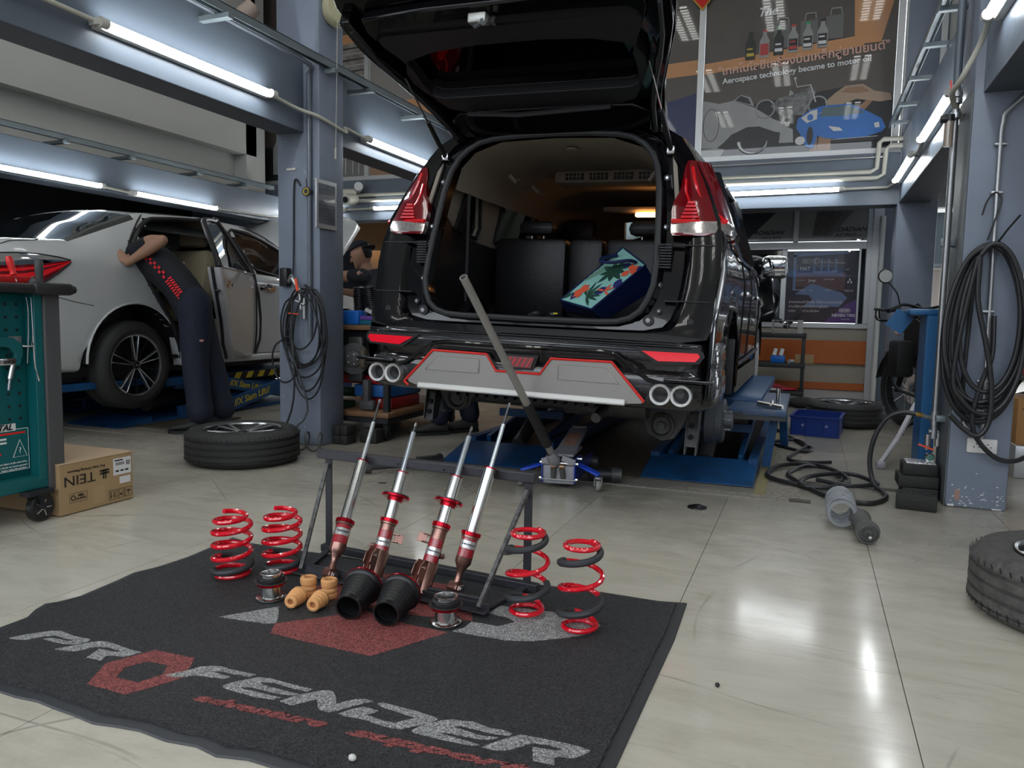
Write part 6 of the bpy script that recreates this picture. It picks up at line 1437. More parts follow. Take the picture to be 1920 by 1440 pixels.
B().cyl((-.26, 4.70, .40), (-.12, 4.66, .385), .018, n=10).cyl((-.18, 4.72, .41), (-.18, 4.66, .40), .012, n=8).build('locking_pin', m_steel, lk)
B().cyl((-.155, 4.9, .37), (-.155, 4.9, .475), .012, n=10).build('pin', m_steel, lk)
B().bar((-.16, 4.75, .34), (-.20, 4.75, .02), .05, .03).build('support_leg', m_lblue, lk)
B().bar((-.14, 5.5, .33), (-.12, 5.6, .02), .05, .03).build('support_leg', m_lblue, lk)
# recessed steel kerbs and chipped floor around the lifts
struct(B().box(-2.15, -.05, 3.95, 4.045, -.003, .004), 'floor_strip', m_chipc)
struct(B().box(-.05, .05, 3.96, 4.02, -.003, .005), 'floor_strip_end', m_plate)
struct(B().box(-.17, .0, 4.045, 7.2, -.003, .004), 'floor_channel_right', m_chipc)
struct(B().box(-.225, -.17, 4.045, 7.2, -.003, .008), 'trim_7', mat('yellowed_edge', (.30, .26, .13), .6, noise=.6, nscale=20))
struct(B().box(-2.16, -2.06, 4.045, 7.2, -.003, .004), 'floor_channel_left', m_chipc)
struct(B().box(-6.4, -3.95, 4.02, 4.14, -.003, .004), 'floor_strip_left', m_chipc)
struct(B().box(.0, .66, 4.44, 4.50, -.003, .003), 'floor_strip_right', m_plate)
# ================================================================== people
m_skin = mat('skin', (.42, .235, .155), .5, noise=.2, nscale=10); m_hair = mat('black_hair', (.008, .007, .007), .5)
m_shirt = mat('black_work_shirt', (.012, .014, .020), .8, bump=.5, bscale=22); m_trous = mat('navy_work_trousers', (.010, .014, .030), .8, bump=.6, bscale=16)
m_shoe = mat('black_shoe', (.022, .022, .022), .6, bump=.2, bscale=90); m_stripe = mat('red_shirt_print', (.70, .02, .03), .7)
def limb(b, pts, rs, n=14, k=5):
    P = smooth_path(pts, k); m = len(pts)-1; R_ = []
    for i in range(len(P)):
        t = i/k; j = min(int(t), m-1); f = t-j; f = f*f*(3-2*f); R_.append(rs[j]*(1-f)+rs[j+1]*f)
    b.tube(P, .1, n, rs=R_); b.sphere(P[0], R_[0]*.98, 12); b.sphere(P[-1], R_[-1]*.98, 12); return b
def oval(b, pts, rx, ry, side, n=20, k=5):
    """elliptical trunk: rx along side vector, ry across"""
    P = smooth_path(pts, k); m = len(pts)-1; side = Vector(side).normalized(); secs = []
    for i, p in enumerate(P):
        t = i/k; j = min(int(t), m-1); f = t-j; f = f*f*(3-2*f); a = rx[j]*(1-f)+rx[j+1]*f; c = ry[j]*(1-f)+ry[j+1]*f
        d = (P[min(i+1, len(P)-1)]-P[max(i-1, 0)]).normalized(); s = (side-d*side.dot(d)).normalized(); w = d.cross(s)
        secs.append([p+s*(a*math.cos(2*math.pi*q/n))+w*(c*math.sin(2*math.pi*q/n)) for q in range(n)])
    b.loft(secs, closed=True, caps=True); return b
def hand(b, wrist, d, up, s=1, curl=.5):
    """palm, four curled fingers and thumb; d = direction of fingers, up = back of the hand"""
    wrist = Vector(wrist); d = Vector(d).normalized(); up = Vector(up); up = (up-d*up.dot(d)).normalized(); sd = d.cross(up)*s
    oval(b, [wrist, wrist+d*.045, wrist+d*.09], [.024, .038, .040], [.020, .016, .013], sd, 12, 3)
    for i, L_ in enumerate((.064, .074, .070, .054)):
        p = wrist+d*.083+sd*(.030-.020*i); a = d; pts = [p]
        for q in range(3):
            ang = curl*(q+.6); v = d*math.cos(ang)-up*math.sin(ang); p = p+v*(L_/3); pts.append(p)
        limb(b, pts, [.0095, .009, .0085, .007], 8, 2)
    p = wrist+d*.030+sd*.030
    limb(b, [p, p+(d*.6+sd*.7-up*.2).normalized()*.036, p+(d*.95+sd*.45-up*.45).normalized()*.066], [.013, .011, .009], 8, 2)
def head(b, c, look, up, parent, hair=True, cap=None):
    look = Vector(look).normalized(); up = Vector(up).normalized(); up = (up-look*look.dot(up)).normalized(); sd = look.cross(up)
    M_ = Matrix((sd, look, up)).transposed().to_4x4(); c = Vector(c); Mc = Matrix.Translation(c) @ M_
    b.sphere(c, .1, 20, (.76, .94, 1.12), M_)
    b.sphere(c+look*.030-up*.050, .066, 16, (.86, .92, .95), M_)
    limb(b, [c+look*.088+up*.018, c+look*.104-up*.012, c+look*.108-up*.026], [.008, .011, .013], 8, 2)
    b.sphere(c+look*.088-up*.060, .020, 10, (1.3, .6, .5), M_); b.sphere(c+look*.080-up*.092, .026, 10, (1, .8, .8), M_)
    for s in (1, -1):
        b.sphere(c+sd*(s*.076)-look*.005-up*.012, .026, 12, (.35, .75, 1.15), M_); b.sphere(c+sd*(s*.030)+look*.076+up*.022, .015, 8, (1.3, .8, .6), M_)
    eye = B(); 
    for s in (1, -1): eye.sphere(c+sd*(s*.031)+look*.084+up*.004, .0095, 10)
    eye.build('eye', mat('eye_dark', (.02, .015, .012), .15), parent)
    if hair:
        h = B(); h.sphere(c+up*.018-look*.014, .106, 20, (.80, .94, 1.06), M_); 
        h.v = [v for v in h.v]
        hb = B(); 
        for s in (1, -1): hb.tube([c+sd*(s*.018)+look*.087+up*.030, c+sd*(s*.05)+look*.074+up*.030], .0035, 6)
        hb.build('eyebrow', m_hair, parent)
        keep = [i for i, v in enumerate(h.v) if ((Vector(v)-c).dot(up) > .052 or (Vector(v)-c).dot(look) < -.015) and (Vector(v)-c).dot(up) > -.075]
        ks = set(keep); h.f2 = [(f, s_) for f, s_ in zip(h.f, h.sm) if all(i in ks for i in f)]; h.f = [f for f, _ in h.f2]; h.sm = [s_ for _, s_ in h.f2]
        h.build('hair', m_hair, parent)
    if cap:
        k = B(); k.sphere(c+up*.030-look*.006, .112, 24, (.82, .96, .86), M_); ks = {i for i, v in enumerate(k.v) if (Vector(v)-c).dot(up) > .042}
        g = [(f, s_) for f, s_ in zip(k.f, k.sm) if all(i in ks for i in f)]; k.f = [f for f, _ in g]; k.sm = [s_ for _, s_ in g]
        bd = Vector(cap).normalized(); k.build('cap', m_trous, parent, solid=.004)
        br = []
        for q in range(7):
            a = (q-3)/3*.95; br.append([c+up*(.046-.010*r_-.004*abs(q-3))+(bd*math.cos(a)+bd.cross(up)*math.sin(a))*(.092+.065*r_*math.cos(a*.9)) for r_ in (0, .33, .66, 1)])
        B().loft(br).build('cap_peak', m_trous, parent, solid=.004)
        B().sphere(c+sd*.080+up*.052+look*.02, .006, 8).sphere(c+sd*.083+up*.050-look*.004, .006, 8).build('cap_eyelet', m_steel, parent)
def shoe(b, heel, d, L_=.275):
    heel = Vector(heel); d = Vector(d); d.z = 0; d.normalize(); s = Vector((-d.y, d.x, 0)); secs = []
    for t, w, h in ((0, .028, .060), (.04, .036, .085), (.14, .038, .098), (.30, .040, .090), (.48, .044, .070), (.70, .050, .052), (.88, .044, .042), (.97, .028, .030), (1, .012, .022)):
        p = heel+d*(L_*t); secs.append([p+s*(w*math.cos(a))+Vector((0, 0, h/2+(h/2)*math.sin(a) if math.sin(a) > 0 else max(.001, h/2*(1+math.sin(a))))) for a in [2*math.pi*q/16 for q in range(16)]])
    b.loft(secs, closed=True, caps=True); return b
def sole(b, heel, d, L_=.28):
    heel = Vector(heel); d = Vector(d); d.z = 0; d.normalize(); s = Vector((-d.y, d.x, 0)); pl = [(-.006, -.026), (.04, -.036), (.14, -.038), (.19, -.050), (.25, -.042), (.283, 0), (.25, .042), (.19, .050), (.14, .038), (.04, .036), (-.006, .026)]
    b.prism(pl, heel, tuple(d), tuple(s), .022); return b
# --- mechanic leaning into the white saloon
p1 = thing('person', 'person in black shirt with red checker print leaning into the white saloon', 'person', (-4.2, 4.35, 0))
hipR, hipL = Vector((-4.13, 4.34, .90)), Vector((-4.30, 4.50, .90)); hc = (hipR+hipL)/2
sh = Vector((-4.66, 4.42, 1.27)); shR = sh+Vector((.06, -.15, .02)); shL = sh+Vector((-.06, .16, -.02))
axs = (hipR-hipL).normalized()
b = B()
oval(b, [hc, hc.lerp(sh, .35)+Vector((.02, 0, .03)), hc.lerp(sh, .75)+Vector((.0, 0, .04)), sh], [.15, .14, .165, .12], [.105, .10, .115, .09], axs)
elb = Vector((-4.35, 4.27, 1.375)); wr = Vector((-4.58, 4.17, 1.21))
limb(b, [shR, shR.lerp(elb, .5)+Vector((0, 0, .03)), elb], [.058, .050, .040]); limb(b, [elb, elb.lerp(wr, .35), wr], [.041, .043, .027])
hand(b, wr, (-.55, -.12, .55), (.7, -.6, .3), 1, .35)
elL = Vector((-4.85, 4.66, 1.10)); limb(b, [shL, elL, Vector((-5.0, 4.45, 1.0))], [.055, .042, .028]); hand(b, (-5.0, 4.45, 1.0), (-.5, -.8, 0), (0, 0, 1), 1, .4)
limb(b, [sh, sh+Vector((-.07, 0, .03)), sh+Vector((-.12, 0, .02))], [.065, .058, .056])
kR, kL = Vector((-4.10, 4.30, .50)), Vector((-4.16, 4.52, .50)); aR, aL = Vector((-4.06, 4.30, .10)), Vector((-4.09, 4.56, .10))
for h_, k_, a_ in ((hipR, kR, aR), (hipL, kL, aL)): limb(b, [h_, k_, a_], [.085, .055, .04])
hd = sh+Vector((-.20, .0, .02)); head(b, hd, (-.6, .1, -.7), (-.75, 0, .55), p1)
b.build('body', m_skin, p1, remesh=.0085)
b = B(); oval(b, [hc+Vector((.02, -.0, -.035)), hc.lerp(sh, .35)+Vector((.03, -.01, .03)), hc.lerp(sh, .75)+Vector((.0, 0, .04)), sh+Vector((-.03, 0, .01))], [.175, .165, .185, .13], [.135, .125, .135, .105], axs)
limb(b, [shR, shR.lerp(elb, .42)+Vector((0, 0, .02))], [.078, .064]); limb(b, [shL, shL.lerp(elL, .45)], [.08, .066])
b.build('shirt', m_shirt, p1, remesh=.011)
b = B()
for h_, k_, a_ in ((hipR, kR, aR), (hipL, kL, aL)): limb(b, [h_+Vector((0, 0, .03)), h_.lerp(k_, .5), k_, k_.lerp(a_, .6), a_+Vector((0, 0, .045))], [.122, .108, .092, .088, .092])
oval(b, [hc+Vector((0, 0, -.08)), hc+Vector((-.01, 0, .05))], [.17, .155], [.13, .125], axs)
b.build('trousers', m_trous, p1, remesh=.011)
for a_, dd in ((aR, (-.80, -.6, 0)), (aL, (-.8, -.5, 0))):
    hl_ = a_-Vector(dd).normalized()*.06; hl_.z = .02; shoe(B(), hl_, dd).build('shoe', m_shoe, p1, fix=True); sole(B(), (hl_.x, hl_.y, .001), dd).build('shoe_sole', m_trimb, p1)
# red print: checker then slanted bars up the side seam of the shirt
tw = (sh-hc).normalized(); fs = Vector((.42, -.86, .1)).normalized(); fs = (fs-tw*fs.dot(tw)).normalized(); sv_ = tw.cross(fs).normalized()
def onshirt(s, o, off=.004):
    c_ = hc+Vector((.02, 0, -.02)) if s < 0 else hc.lerp(sh, s)+Vector((.025, -.005, .035*math.sin(math.pi*s)))
    ax_ = (axs-tw*axs.dot(tw)).normalized(); wv = tw.cross(ax_); th = math.atan2(fs.dot(wv)/.13, fs.dot(ax_)/.175)+o/.15
    return c_+ax_*((.176+off)*math.cos(th))+wv*((.133+off)*math.sin(th))
q_ = B()
for i in range(9):
    s = .02+i*.036
    for side in (0, 1): q_.add([onshirt(s, -.03+side*.034), onshirt(s-.014, .0+side*.034), onshirt(s+.008, .0+side*.034), onshirt(s+.022, -.03+side*.034)], [(0, 1, 2, 3)])
for i in range(9):
    s = .36+i*.045
    for side in range(2):
        if (i+side) % 2: continue
        o = -.022+side*.022; q_.add([onshirt(s, o), onshirt(s, o+.02), onshirt(s+.04, o+.02), onshirt(s+.04, o)], [(0, 1, 2, 3)])
q_.build('shirt_print', m_stripe, p1)
B().add([kR+Vector((.085, -.045, .16)), kR+Vector((.098, -.02, .16)), kR+Vector((.098, -.02, .175)), kR+Vector((.085, -.045, .175))], [(0, 1, 2, 3)]).build('trouser_badge', mat('badge', (.6, .3, .25), .6), p1)
# --- mechanic in cap behind the bench, arms reaching left into the engine bay
p2 = thing('person', 'person in dark T-shirt and backwards cap working at the raised bonnet', 'person', (-3.75, 6.15, 0))
hp = Vector((-3.62, 6.15, .88)); nk = Vector((-3.80, 6.12, 1.27)); rg = Vector((.25, .95, 0)).normalized()
sR, sL = nk+Vector((.05, -.17, -.06)), nk+Vector((-.07, .17, -.06))
b = B(); oval(b, [hp, hp.lerp(nk, .5)+Vector((.03, 0, 0)), nk+Vector((0, 0, -.06))], [.15, .155, .175], [.11, .12, .11], rg)
limb(b, [nk+Vector((0, 0, -.05)), nk+Vector((-.03, 0, .07))], [.062, .056])
e1 = Vector((-4.06, 5.92, 1.20)); w1_ = Vector((-4.26, 6.10, 1.12)); limb(b, [sR, sR.lerp(e1, .5), e1], [.06, .052, .042]); limb(b, [e1, e1.lerp(w1_, .4), w1_], [.043, .044, .028]); hand(b, w1_, (-.9, .3, -.2), (0, -.3, 1), -1, .5)
e2 = Vector((-3.98, 6.30, 1.05)); w2_ = Vector((-4.17, 6.12, 1.09)); limb(b, [sL, e2], [.056, .042]); limb(b, [e2, w2_], [.042, .028]); hand(b, w2_, (-.9, -.2, .1), (0, 0, 1), 1, .5)
for dy in (-.1, .1): limb(b, [hp+Vector((0, dy, 0)), hp+Vector((.03, dy*1.1, -.42)), hp+Vector((.0, dy*1.1, -.80))], [.085, .055, .042])
hd2 = Vector((-3.86, 6.10, 1.415)); head(b, hd2, (-.82, -.30, -.42), (-.35, 0, .9), p2, True, (.85, .30, .30))
b.build('body', m_skin, p2, remesh=.0085)
b = B(); oval(b, [hp+Vector((0, 0, -.02)), hp.lerp(nk, .5)+Vector((.035, 0, 0)), nk+Vector((.0, 0, -.05)), nk+Vector((-.01, 0, .0))], [.175, .175, .195, .10], [.13, .14, .125, .075], rg)
limb(b, [sR+Vector((0, .02, -.01)), sR.lerp(e1, .30)], [.080, .066]); limb(b, [sL, sL.lerp(e2, .5)], [.08, .066]); b.build('shirt', m_shirt, p2, remesh=.011)
b = B()
for dy in (-.1, .1): limb(b, [hp+Vector((0, dy, .02)), hp+Vector((.03, dy*1.1, -.42)), hp+Vector((.0, dy*1.1, -.76))], [.12, .09, .08])
b.build('trousers', m_trous, p2, remesh=.011)
for dy in (-.11, .11): shoe(B(), (-3.56, 6.15+dy, .012), (-1, -.1, 0)).build('shoe', m_shoe, p2, fix=True)
# --- person standing hidden behind the black car, only shoes and shins in view
p3 = thing('person', 'person behind the black car, only grey shoes and dark trouser legs visible', 'person', (-2.5, 5.1, 0))
b = B(); f1, f2 = Vector((-2.50, 5.02, .10)), Vector((-2.36, 5.25, .10)); h3 = Vector((-2.42, 5.20, .90)); n3 = Vector((-2.40, 5.25, 1.36))
for f_ in (f1, f2): limb(b, [h3.lerp(f_, .06), h3.lerp(f_, .5)+Vector((-.03, 0, 0)), f_], [.09, .058, .042])
oval(b, [h3, h3.lerp(n3, .5), n3], [.15, .15, .17], [.11, .11, .10], (.6, .8, 0)); limb(b, [n3, n3+Vector((0, 0, .1))], [.06, .056])
for s in (1, -1):
    q0 = n3+Vector((.1*s, .13*s, -.04)); limb(b, [q0, q0+Vector((.03*s, .04*s, -.28)), q0+Vector((-.1, .05*s, -.50))], [.055, .042, .028]); hand(b, q0+Vector((-.1, .05*s, -.50)), (-.4, 0, -.9), (-.9, 0, .4), s, .4)
head(b, n3+Vector((-.02, 0, .17)), (-.9, -.2, -.2), (0, 0, 1), p3); b.build('body', m_skin, p3, remesh=.009)
b = B(); oval(b, [h3, h3.lerp(n3, .5), n3], [.175, .17, .185], [.13, .13, .12], (.6, .8, 0)); b.build('shirt', m_shirt, p3, remesh=.012)
b = B()
for f_ in (f1, f2): limb(b, [h3.lerp(f_, .02), h3.lerp(f_, .5)+Vector((-.03, 0, 0)), f_+Vector((0, 0, .03))], [.12, .09, .075])
b.build('trousers', m_trous, p3, remesh=.012)
m_gs = mat('grey_work_shoe', (.045, .043, .04), .7, bump=.4, bscale=60)
for f_, dd in ((f1, (-.75, -.55, 0)), (f2, (-.7, -.6, 0))):
    hl_ = f_-Vector(dd).normalized()*.06; hl_.z = .02; shoe(B(), hl_, dd, .29).build('shoe', m_gs, p3, fix=True); sole(B(), (hl_.x, hl_.y, .001), dd).build('shoe_sole', m_trimb, p3)
# ================================================================== tool trolley (left edge)
m_teal = mat('teal_steel', (.004, .115, .125), .42, noise=.12, nscale=20); m_greyp = mat('grey_corner_plastic', (.085, .085, .09), .55, noise=.2, nscale=30)
cart = thing('tool_trolley', 'teal pegboard tool trolley with black rubber top at the left picture edge', 'tool trolley', (-3.3, 1.9, 0))
x1 = -2.95
B().cbox(-3.62, x1+.035, 1.30, 2.40, .945, .985, .018).build('worktop', mat('black_rubber_top', (.025, .025, .026), .45, bump=.3, bscale=90), cart)
for y in (1.55, 2.20): B().cbox(x1-.02, x1+.045, y, y+.17, .94, .99, .012).build('corner_bumper', mat('black_rubber_top', (.025, .025, .026), .45), cart)
B().cbox(-3.56, x1-.065, 1.36, 2.30, .17, .945, .006).build('body', m_teal, cart)
B().box(x1-.065, x1-.012, 1.36, 2.30, .135, .19).build('lower_lip', m_teal, cart, bev=.004)
B().box(x1-.065, x1-.010, 2.225, 2.262, .17, .945).build('side_return', m_teal, cart, bev=.003)
B().box(x1-.065, x1-.0, 2.262, 2.335, .125, .945).build('corner_post', m_greyp, cart, bev=.006)
b = B()
for r_ in range(10):
    for c_ in range(5):
        y, z = 2.19-c_*.046, .90-r_*.052
        b.box(x1-.0655, x1-.0645, y-.006, y+.006, z-.006, z+.006)
b.build('peg_holes', m_dark, cart, kind='stuff')
cst = B()
cst.lathe([(.0, -.018), (.052, -.018), (.060, -.012), (.060, .012), (.052, .018), (0, .018)], (-2.955, 2.215, .060), (1, .12, 0), 32); wh = cst.build('caster_wheel', mat('caster_tyre', (.015, .015, .016), .35), cart)
b = B()
for q in range(5): a = 2*math.pi*q/5; b.bar((-2.936, 2.213+.010*math.cos(a), .060+.010*math.sin(a)), (-2.936, 2.213+.036*math.cos(a), .060+.036*math.sin(a)), .004, .013, up=(1, 0, 0))
b.cyl((-2.945, 2.215, .06), (-2.930, 2.213, .06), .009, n=12); b.build('caster_spoke', m_chrome, wh)
B().box(-2.985, -2.925, 2.15, 2.26, .115, .135).bar((-2.925, 2.19, .125), (-2.925, 2.21, .055), .004, .04, up=(1, 0, 0)).bar((-2.985, 2.19, .125), (-2.985, 2.21, .055), .004, .04, up=(1, 0, 0)).build('caster_fork', m_trimb, cart)
B().cyl((-3.5, 1.45, .06), (-3.46, 1.45, .06), .06, n=20).cyl((-3.5, 2.2, .06), (-3.46, 2.2, .06), .06, n=20).cyl((-2.98, 1.45, .06), (-2.94, 1.45, .06), .06, n=20).build('far_caster', m_trimb, cart)
# sticker with lettering
xs = x1-.063
st2 = B().box(xs, xs+.001, 1.86, 2.222, .215, .395).build('instruction_label', m_teal, cart)
B().tube([(xs+.0015, 1.86, .22), (xs+.0015, 2.218, .22), (xs+.0015, 2.218, .39), (xs+.0015, 1.86, .39)], .0015, 5, closed=True).build('label_border', m_pwhite, st2)
B().box(xs+.001, xs+.002, 1.9, 2.165, .385, .415).build('brand_plate', m_pwhite, st2)
text('TOTAL', (xs+.003, 2.095, .40), (0, 1, 0), (1, 0, 0), .034, m_blk, st2, shear=.3, bold=.001)
B().box(xs+.001, xs+.002, 1.9, 2.205, .370, .378).box(xs+.001, xs+.002, 2.08, 2.10, .29, .30).build('red_line', m_red, st2)
B().tube([(xs+.002, 2.15, .275), (xs+.002, 2.21, .275), (xs+.002, 2.18, .345)], .0015, 5, closed=True).build('warning_triangle', m_pwhite, st2)
text('?', (xs+.003, 2.18, .30), (0, 1, 0), (1, 0, 0), .034, m_pwhite, st2)
for z in (.335, .350): B().box(xs+.001, xs+.002, 2.09, 2.125, z, z+.008).build('label_bar', m_pwhite, st2)
for z, s_ in ((.252, 'Please do not open more layers at the same time'), (.238, 'when moving. Lock the wheels on uneven ground'), (.226, 'before using this product.')): text(s_, (xs+.002, 2.208, z), (0, 1, 0), (1, 0, 0), .0105, m_pwhite, st2, align='RIGHT')
# tools on and in the trolley
def tool(lab, name, cat, loc): return thing(name, lab, cat, loc)
t = tool('red-handled screwdriver standing on the teal trolley top', 'screwdriver', 'tool', (x1-.03, 2.165, .985))
B().cyl((x1-.03, 2.172, .99), (x1-.035, 2.166, 1.015), .003).build('shaft', m_steel, t); B().lathe([(.006, 0), (.013, .008), (.010, .022), (.013, .04), (.014, .065), (.010, .080), (0, .082)], (x1-.035, 2.166, 1.012), (-.15, -.16, 1), 14).build('handle', mat('red_handle', (.7, .02, .02), .35), t)
t = tool('grey-handled screwdriver standing in the trolley top corner', 'screwdriver', 'tool', (x1-.03, 2.275, .985))
B().lathe([(.016, 0), (.013, .012), (.014, .03), (.017, .06), (.016, .095), (.010, .103), (0, .104)], (x1-.03, 2.270, .985), (0, 0, 1), 16).build('handle', mat('grey_handle', (.05, .055, .055), .5), t)
tag(B().cbox(x1-.3, x1-.03, 1.95, 2.235, .985, 1.012, .004).build('tool_case', mat('red_case', (.5, .02, .02), .4)), 'flat red case lying on the trolley top behind the screwdrivers', 'case')
tag(B().lathe([(.018, 0), (.016, .012), (.006, .022), (.006, .03), (0, .031)], (x1-.02, 2.235, .985), n=14).build('grease_cap', m_greyp), 'small dark round cap between the two screwdriver handles', 'cap')
hx_ = x1-.005
pipe('curved silver pry bar hanging on the trolley hooks', [(hx_-.02, 2.228, .93), (hx_-.015, 2.226, .80), (hx_-.01, 2.224, .68), (hx_-.01, 2.226, .645), (hx_-.005, 2.238, .585)], .0042, m_steel, 'tool', 'pry_bar')
pipe('thin bent wire tool hanging beside the pry bar', [(hx_-.02, 2.205, .93), (hx_-.02, 2.212, .88), (hx_-.02, 2.208, .76), (hx_-.02, 2.200, .66)], .0022, m_steel, 'tool', 'wire_hook', k=4)
t = tool('zinc double hook plate screwed on the pegboard', 'peg_hook', 'hook', (hx_-.05, 2.19, .75))
B().box(xs, xs+.004, 2.15, 2.205, .70, .77).build('plate', m_galv, t); B().tube([(xs, 2.20, .735), (xs+.03, 2.20, .73), (xs+.05, 2.235, .73), (xs+.05, 2.235, .748)], .003, 6).tube([(xs+.03, 2.19, .73), (xs+.05, 2.21, .73), (xs+.05, 2.215, .748)], .003, 6).build('prong', m_steel, t)
t = tool('teal riveting tool hanging head down on the trolley, cut by picture edge', 'hand_riveter', 'tool', (hx_-.04, 2.14, .7))
B().prism([(2.08, .77), (2.15, .765), (2.185, .74), (2.19, .70), (2.175, .655), (2.15, .65), (2.155, .70), (2.135, .725), (2.10, .73), (2.08, .725)], (xs+.012, 0, 0), (0, 1, 0), (0, 0, 1), .022).build('grip', m_teal, t, bev=.004)
B().cyl((xs+.022, 2.15, .66), (xs+.022, 2.135, .60), .012, n=12).cyl((xs+.022, 2.135, .60), (xs+.022, 2.128, .555), .006, n=10).cbox(xs+.010, xs+.034, 2.085, 2.165, .655, .685, .006).build('nose', m_steel, t)
text('TOTAL', (xs+.036, 2.128, .668), (0, 1, .1), (1, 0, 0), .016, m_blk, t)
# ================================================================== cardboard carton
m_card = mat('cardboard', (.40, .27, .14), .75, noise=.2, nscale=5, dark=(.30, .20, .10)); m_cardt = mat('cardboard_top', (.52, .38, .25), .75)
m_ink = mat('black_ink', (.02, .018, .015), .6); m_lab = mat('white_label', (.72, .72, .74), .5)
cb = thing('carton', 'brown cardboard carton printed upside down with TEIN beside the trolley caster', 'box', (-3.3, 2.47, 0))
B().box(-3.85, -2.93, 2.287, 2.665, .003, .222).build('box', m_card, cb, bev=.003)
B().box(-3.85, -2.928, 2.285, 2.667, .222, .226).build('top_flap', m_cardt, cb, bev=.001)
B().box(-2.9299, -2.9292, 2.45, 2.51, .02, .10).build('tape', mat('parcel_tape', (.42, .29, .16), .3), cb)
cx_ = -2.9285
text('TEIN', (cx_, 2.385, .148), (0, -1, 0), (1, 0, 0), .062, m_ink, cb, sx=1.2)
b = B().bar((cx_, 2.487, .163), (cx_, 2.535, .163), .0015, .008).bar((cx_, 2.487, .150), (cx_, 2.535, .150), .0015, .008).bar((cx_, 2.505, .125), (cx_, 2.505, .165), .0015, .006).bar((cx_, 2.516, .125), (cx_, 2.516, .165), .0015, .006); b.build('logo_mark', m_ink, cb)
text('For Your Driving Pleasure', (cx_, 2.42, .186), (0, -1, 0), (1, 0, 0), .016, m_ink, cb, sx=1.1)
B().tube([(cx_, 2.332, .090), (cx_, 2.418, .090), (cx_, 2.418, .050), (cx_, 2.332, .050)], .0008, 4, closed=True).build('made_by_frame', m_ink, cb)
text('TEIN', (cx_, 2.388, .078), (0, -1, 0), (1, 0, 0), .014, m_ink, cb, bold=.0004); text('MADE BY', (cx_, 2.388, .064), (0, -1, 0), (1, 0, 0), .012, m_ink, cb)
B().lathe([(.008, -.0005), (.012, -.0005), (.012, .0005), (.008, .0005)], (cx_, 2.350, .070), (1, 0, 0), 20, close=True).build('made_by_logo', m_ink, cb)
for i, y in enumerate((2.550, 2.596, 2.638)):
    B().tube([(cx_, y-.018, .062), (cx_, y+.018, .062), (cx_, y+.018, .020), (cx_, y-.018, .020)], .0011, 4, closed=True).build('pictogram_frame', m_ink, cb)
    b = B()
    if i == 0:
        for d in (-.008, .008): b.bar((cx_, y+d, .055), (cx_, y+d, .034), .001, .003).prism([(y+d-.005, .036), (y+d+.005, .036), (y+d, .026)], (cx_, 0, 0), (0, 1, 0), (0, 0, 1), .0005)
    elif i == 1: b.tube([(cx_, y-.013, .055), (cx_, y-.006, .042), (cx_, y-.013, .026)], .0012, 4).tube([(cx_, y+.013, .055), (cx_, y+.006, .042), (cx_, y+.013, .026)], .0012, 4).cyl((cx_, y, .036), (cx_+.0005, y, .036), .005, n=12)
    else: b.prism([(y-.012, .042), (y+.012, .042), (y+.007, .050), (y-.007, .050)], (cx_, 0, 0), (0, 1, 0), (0, 0, 1), .0005).bar((cx_, y, .026), (cx_, y, .042), .001, .002)
    b.build('pictogram', m_ink, cb)
B().box(cx_-.0005, cx_, 2.558, 2.655, .128, .205).build('shipping_label', m_lab, cb); B().box(cx_-.0005, cx_, 2.59, 2.65, .085, .117).build('small_label', m_lab, cb)
b = B()
for q in range(14): b.box(cx_, cx_+.0004, 2.572+q*.0033, 2.572+q*.0033+(.0012 if q % 3 else .0022), .172, .186)
for q in range(8): b.box(cx_, cx_+.0004, 2.628+q*.0028, 2.6292+q*.0028, .168, .190)
for q in range(3): b.box(cx_, cx_+.0004, 2.57+q*.026, 2.588+q*.026, .142, .150)
b.box(cx_, cx_+.0004, 2.565, 2.61, .192, .198); b.build('barcode', m_ink, cb)
# ================================================================== work bench behind the left column
m_wood = mat('bench_wood', (.26, .14, .07), .5, noise=.6, nscale=9, dark=(.10, .05, .03)); m_fr = mat('bench_frame', (.02, .02, .022), .5)
bn = thing('work_bench', 'wooden-topped black bench on casters behind the left column', 'work bench', (-3.1, 5.2, 0))
B().cbox(-3.40, -2.68, 4.60, 5.70, .765, .80, .005).build('worktop', m_wood, bn)
B().cbox(-3.42, -2.66, 4.55, 5.72, .165, .20, .005).build('lower_shelf', m_wood, bn); B().box(-3.42, -2.67, 4.56, 5.71, .125, .165).build('shelf_rim', m_fr, bn)
for x, y in ((-2.71, 4.62), (-2.71, 5.66), (-3.37, 4.62), (-3.37, 5.66)):
    B().box(x-.02, x+.02, y-.02, y+.02, .06, .765).build('leg', m_fr, bn); B().cyl((x-.015, y, .035), (x+.015, y, .035), .034, n=18).build('caster_wheel', m_black, bn)
B().box(-3.35, -2.74, 4.66, 5.6, .46, .755).build('drawer_box', m_blk, bn)
def crate(name, lab, cat, x0, x1_, y0, y1, z0, z1, m, c=.012, group=None): return tag(B().cbox(x0, x1_, y0, y1, z0, z1, c).build(name, m), lab, cat, group)
mr_, mb_ = mat('red_tool_case', (.33, .02, .025), .45), mat('blue_tool_case', (.03, .14, .42), .4)
crate('tool_case', 'dull red tool case, bottom one stacked on the lower bench shelf', 'case', -3.0, -2.74, 4.74, 5.16, .202, .285, mr_)
crate('tool_case', 'blue tool case in the middle of the stack on the lower shelf', 'case', -3.03, -2.74, 4.70, 5.18, .288, .375, mb_)
crate('tool_case', 'red tool case on top of the stack on the lower shelf', 'case', -3.2, -2.75, 4.72, 5.35, .378, .445, mat('bright_red_case', (.55, .02, .03), .4))
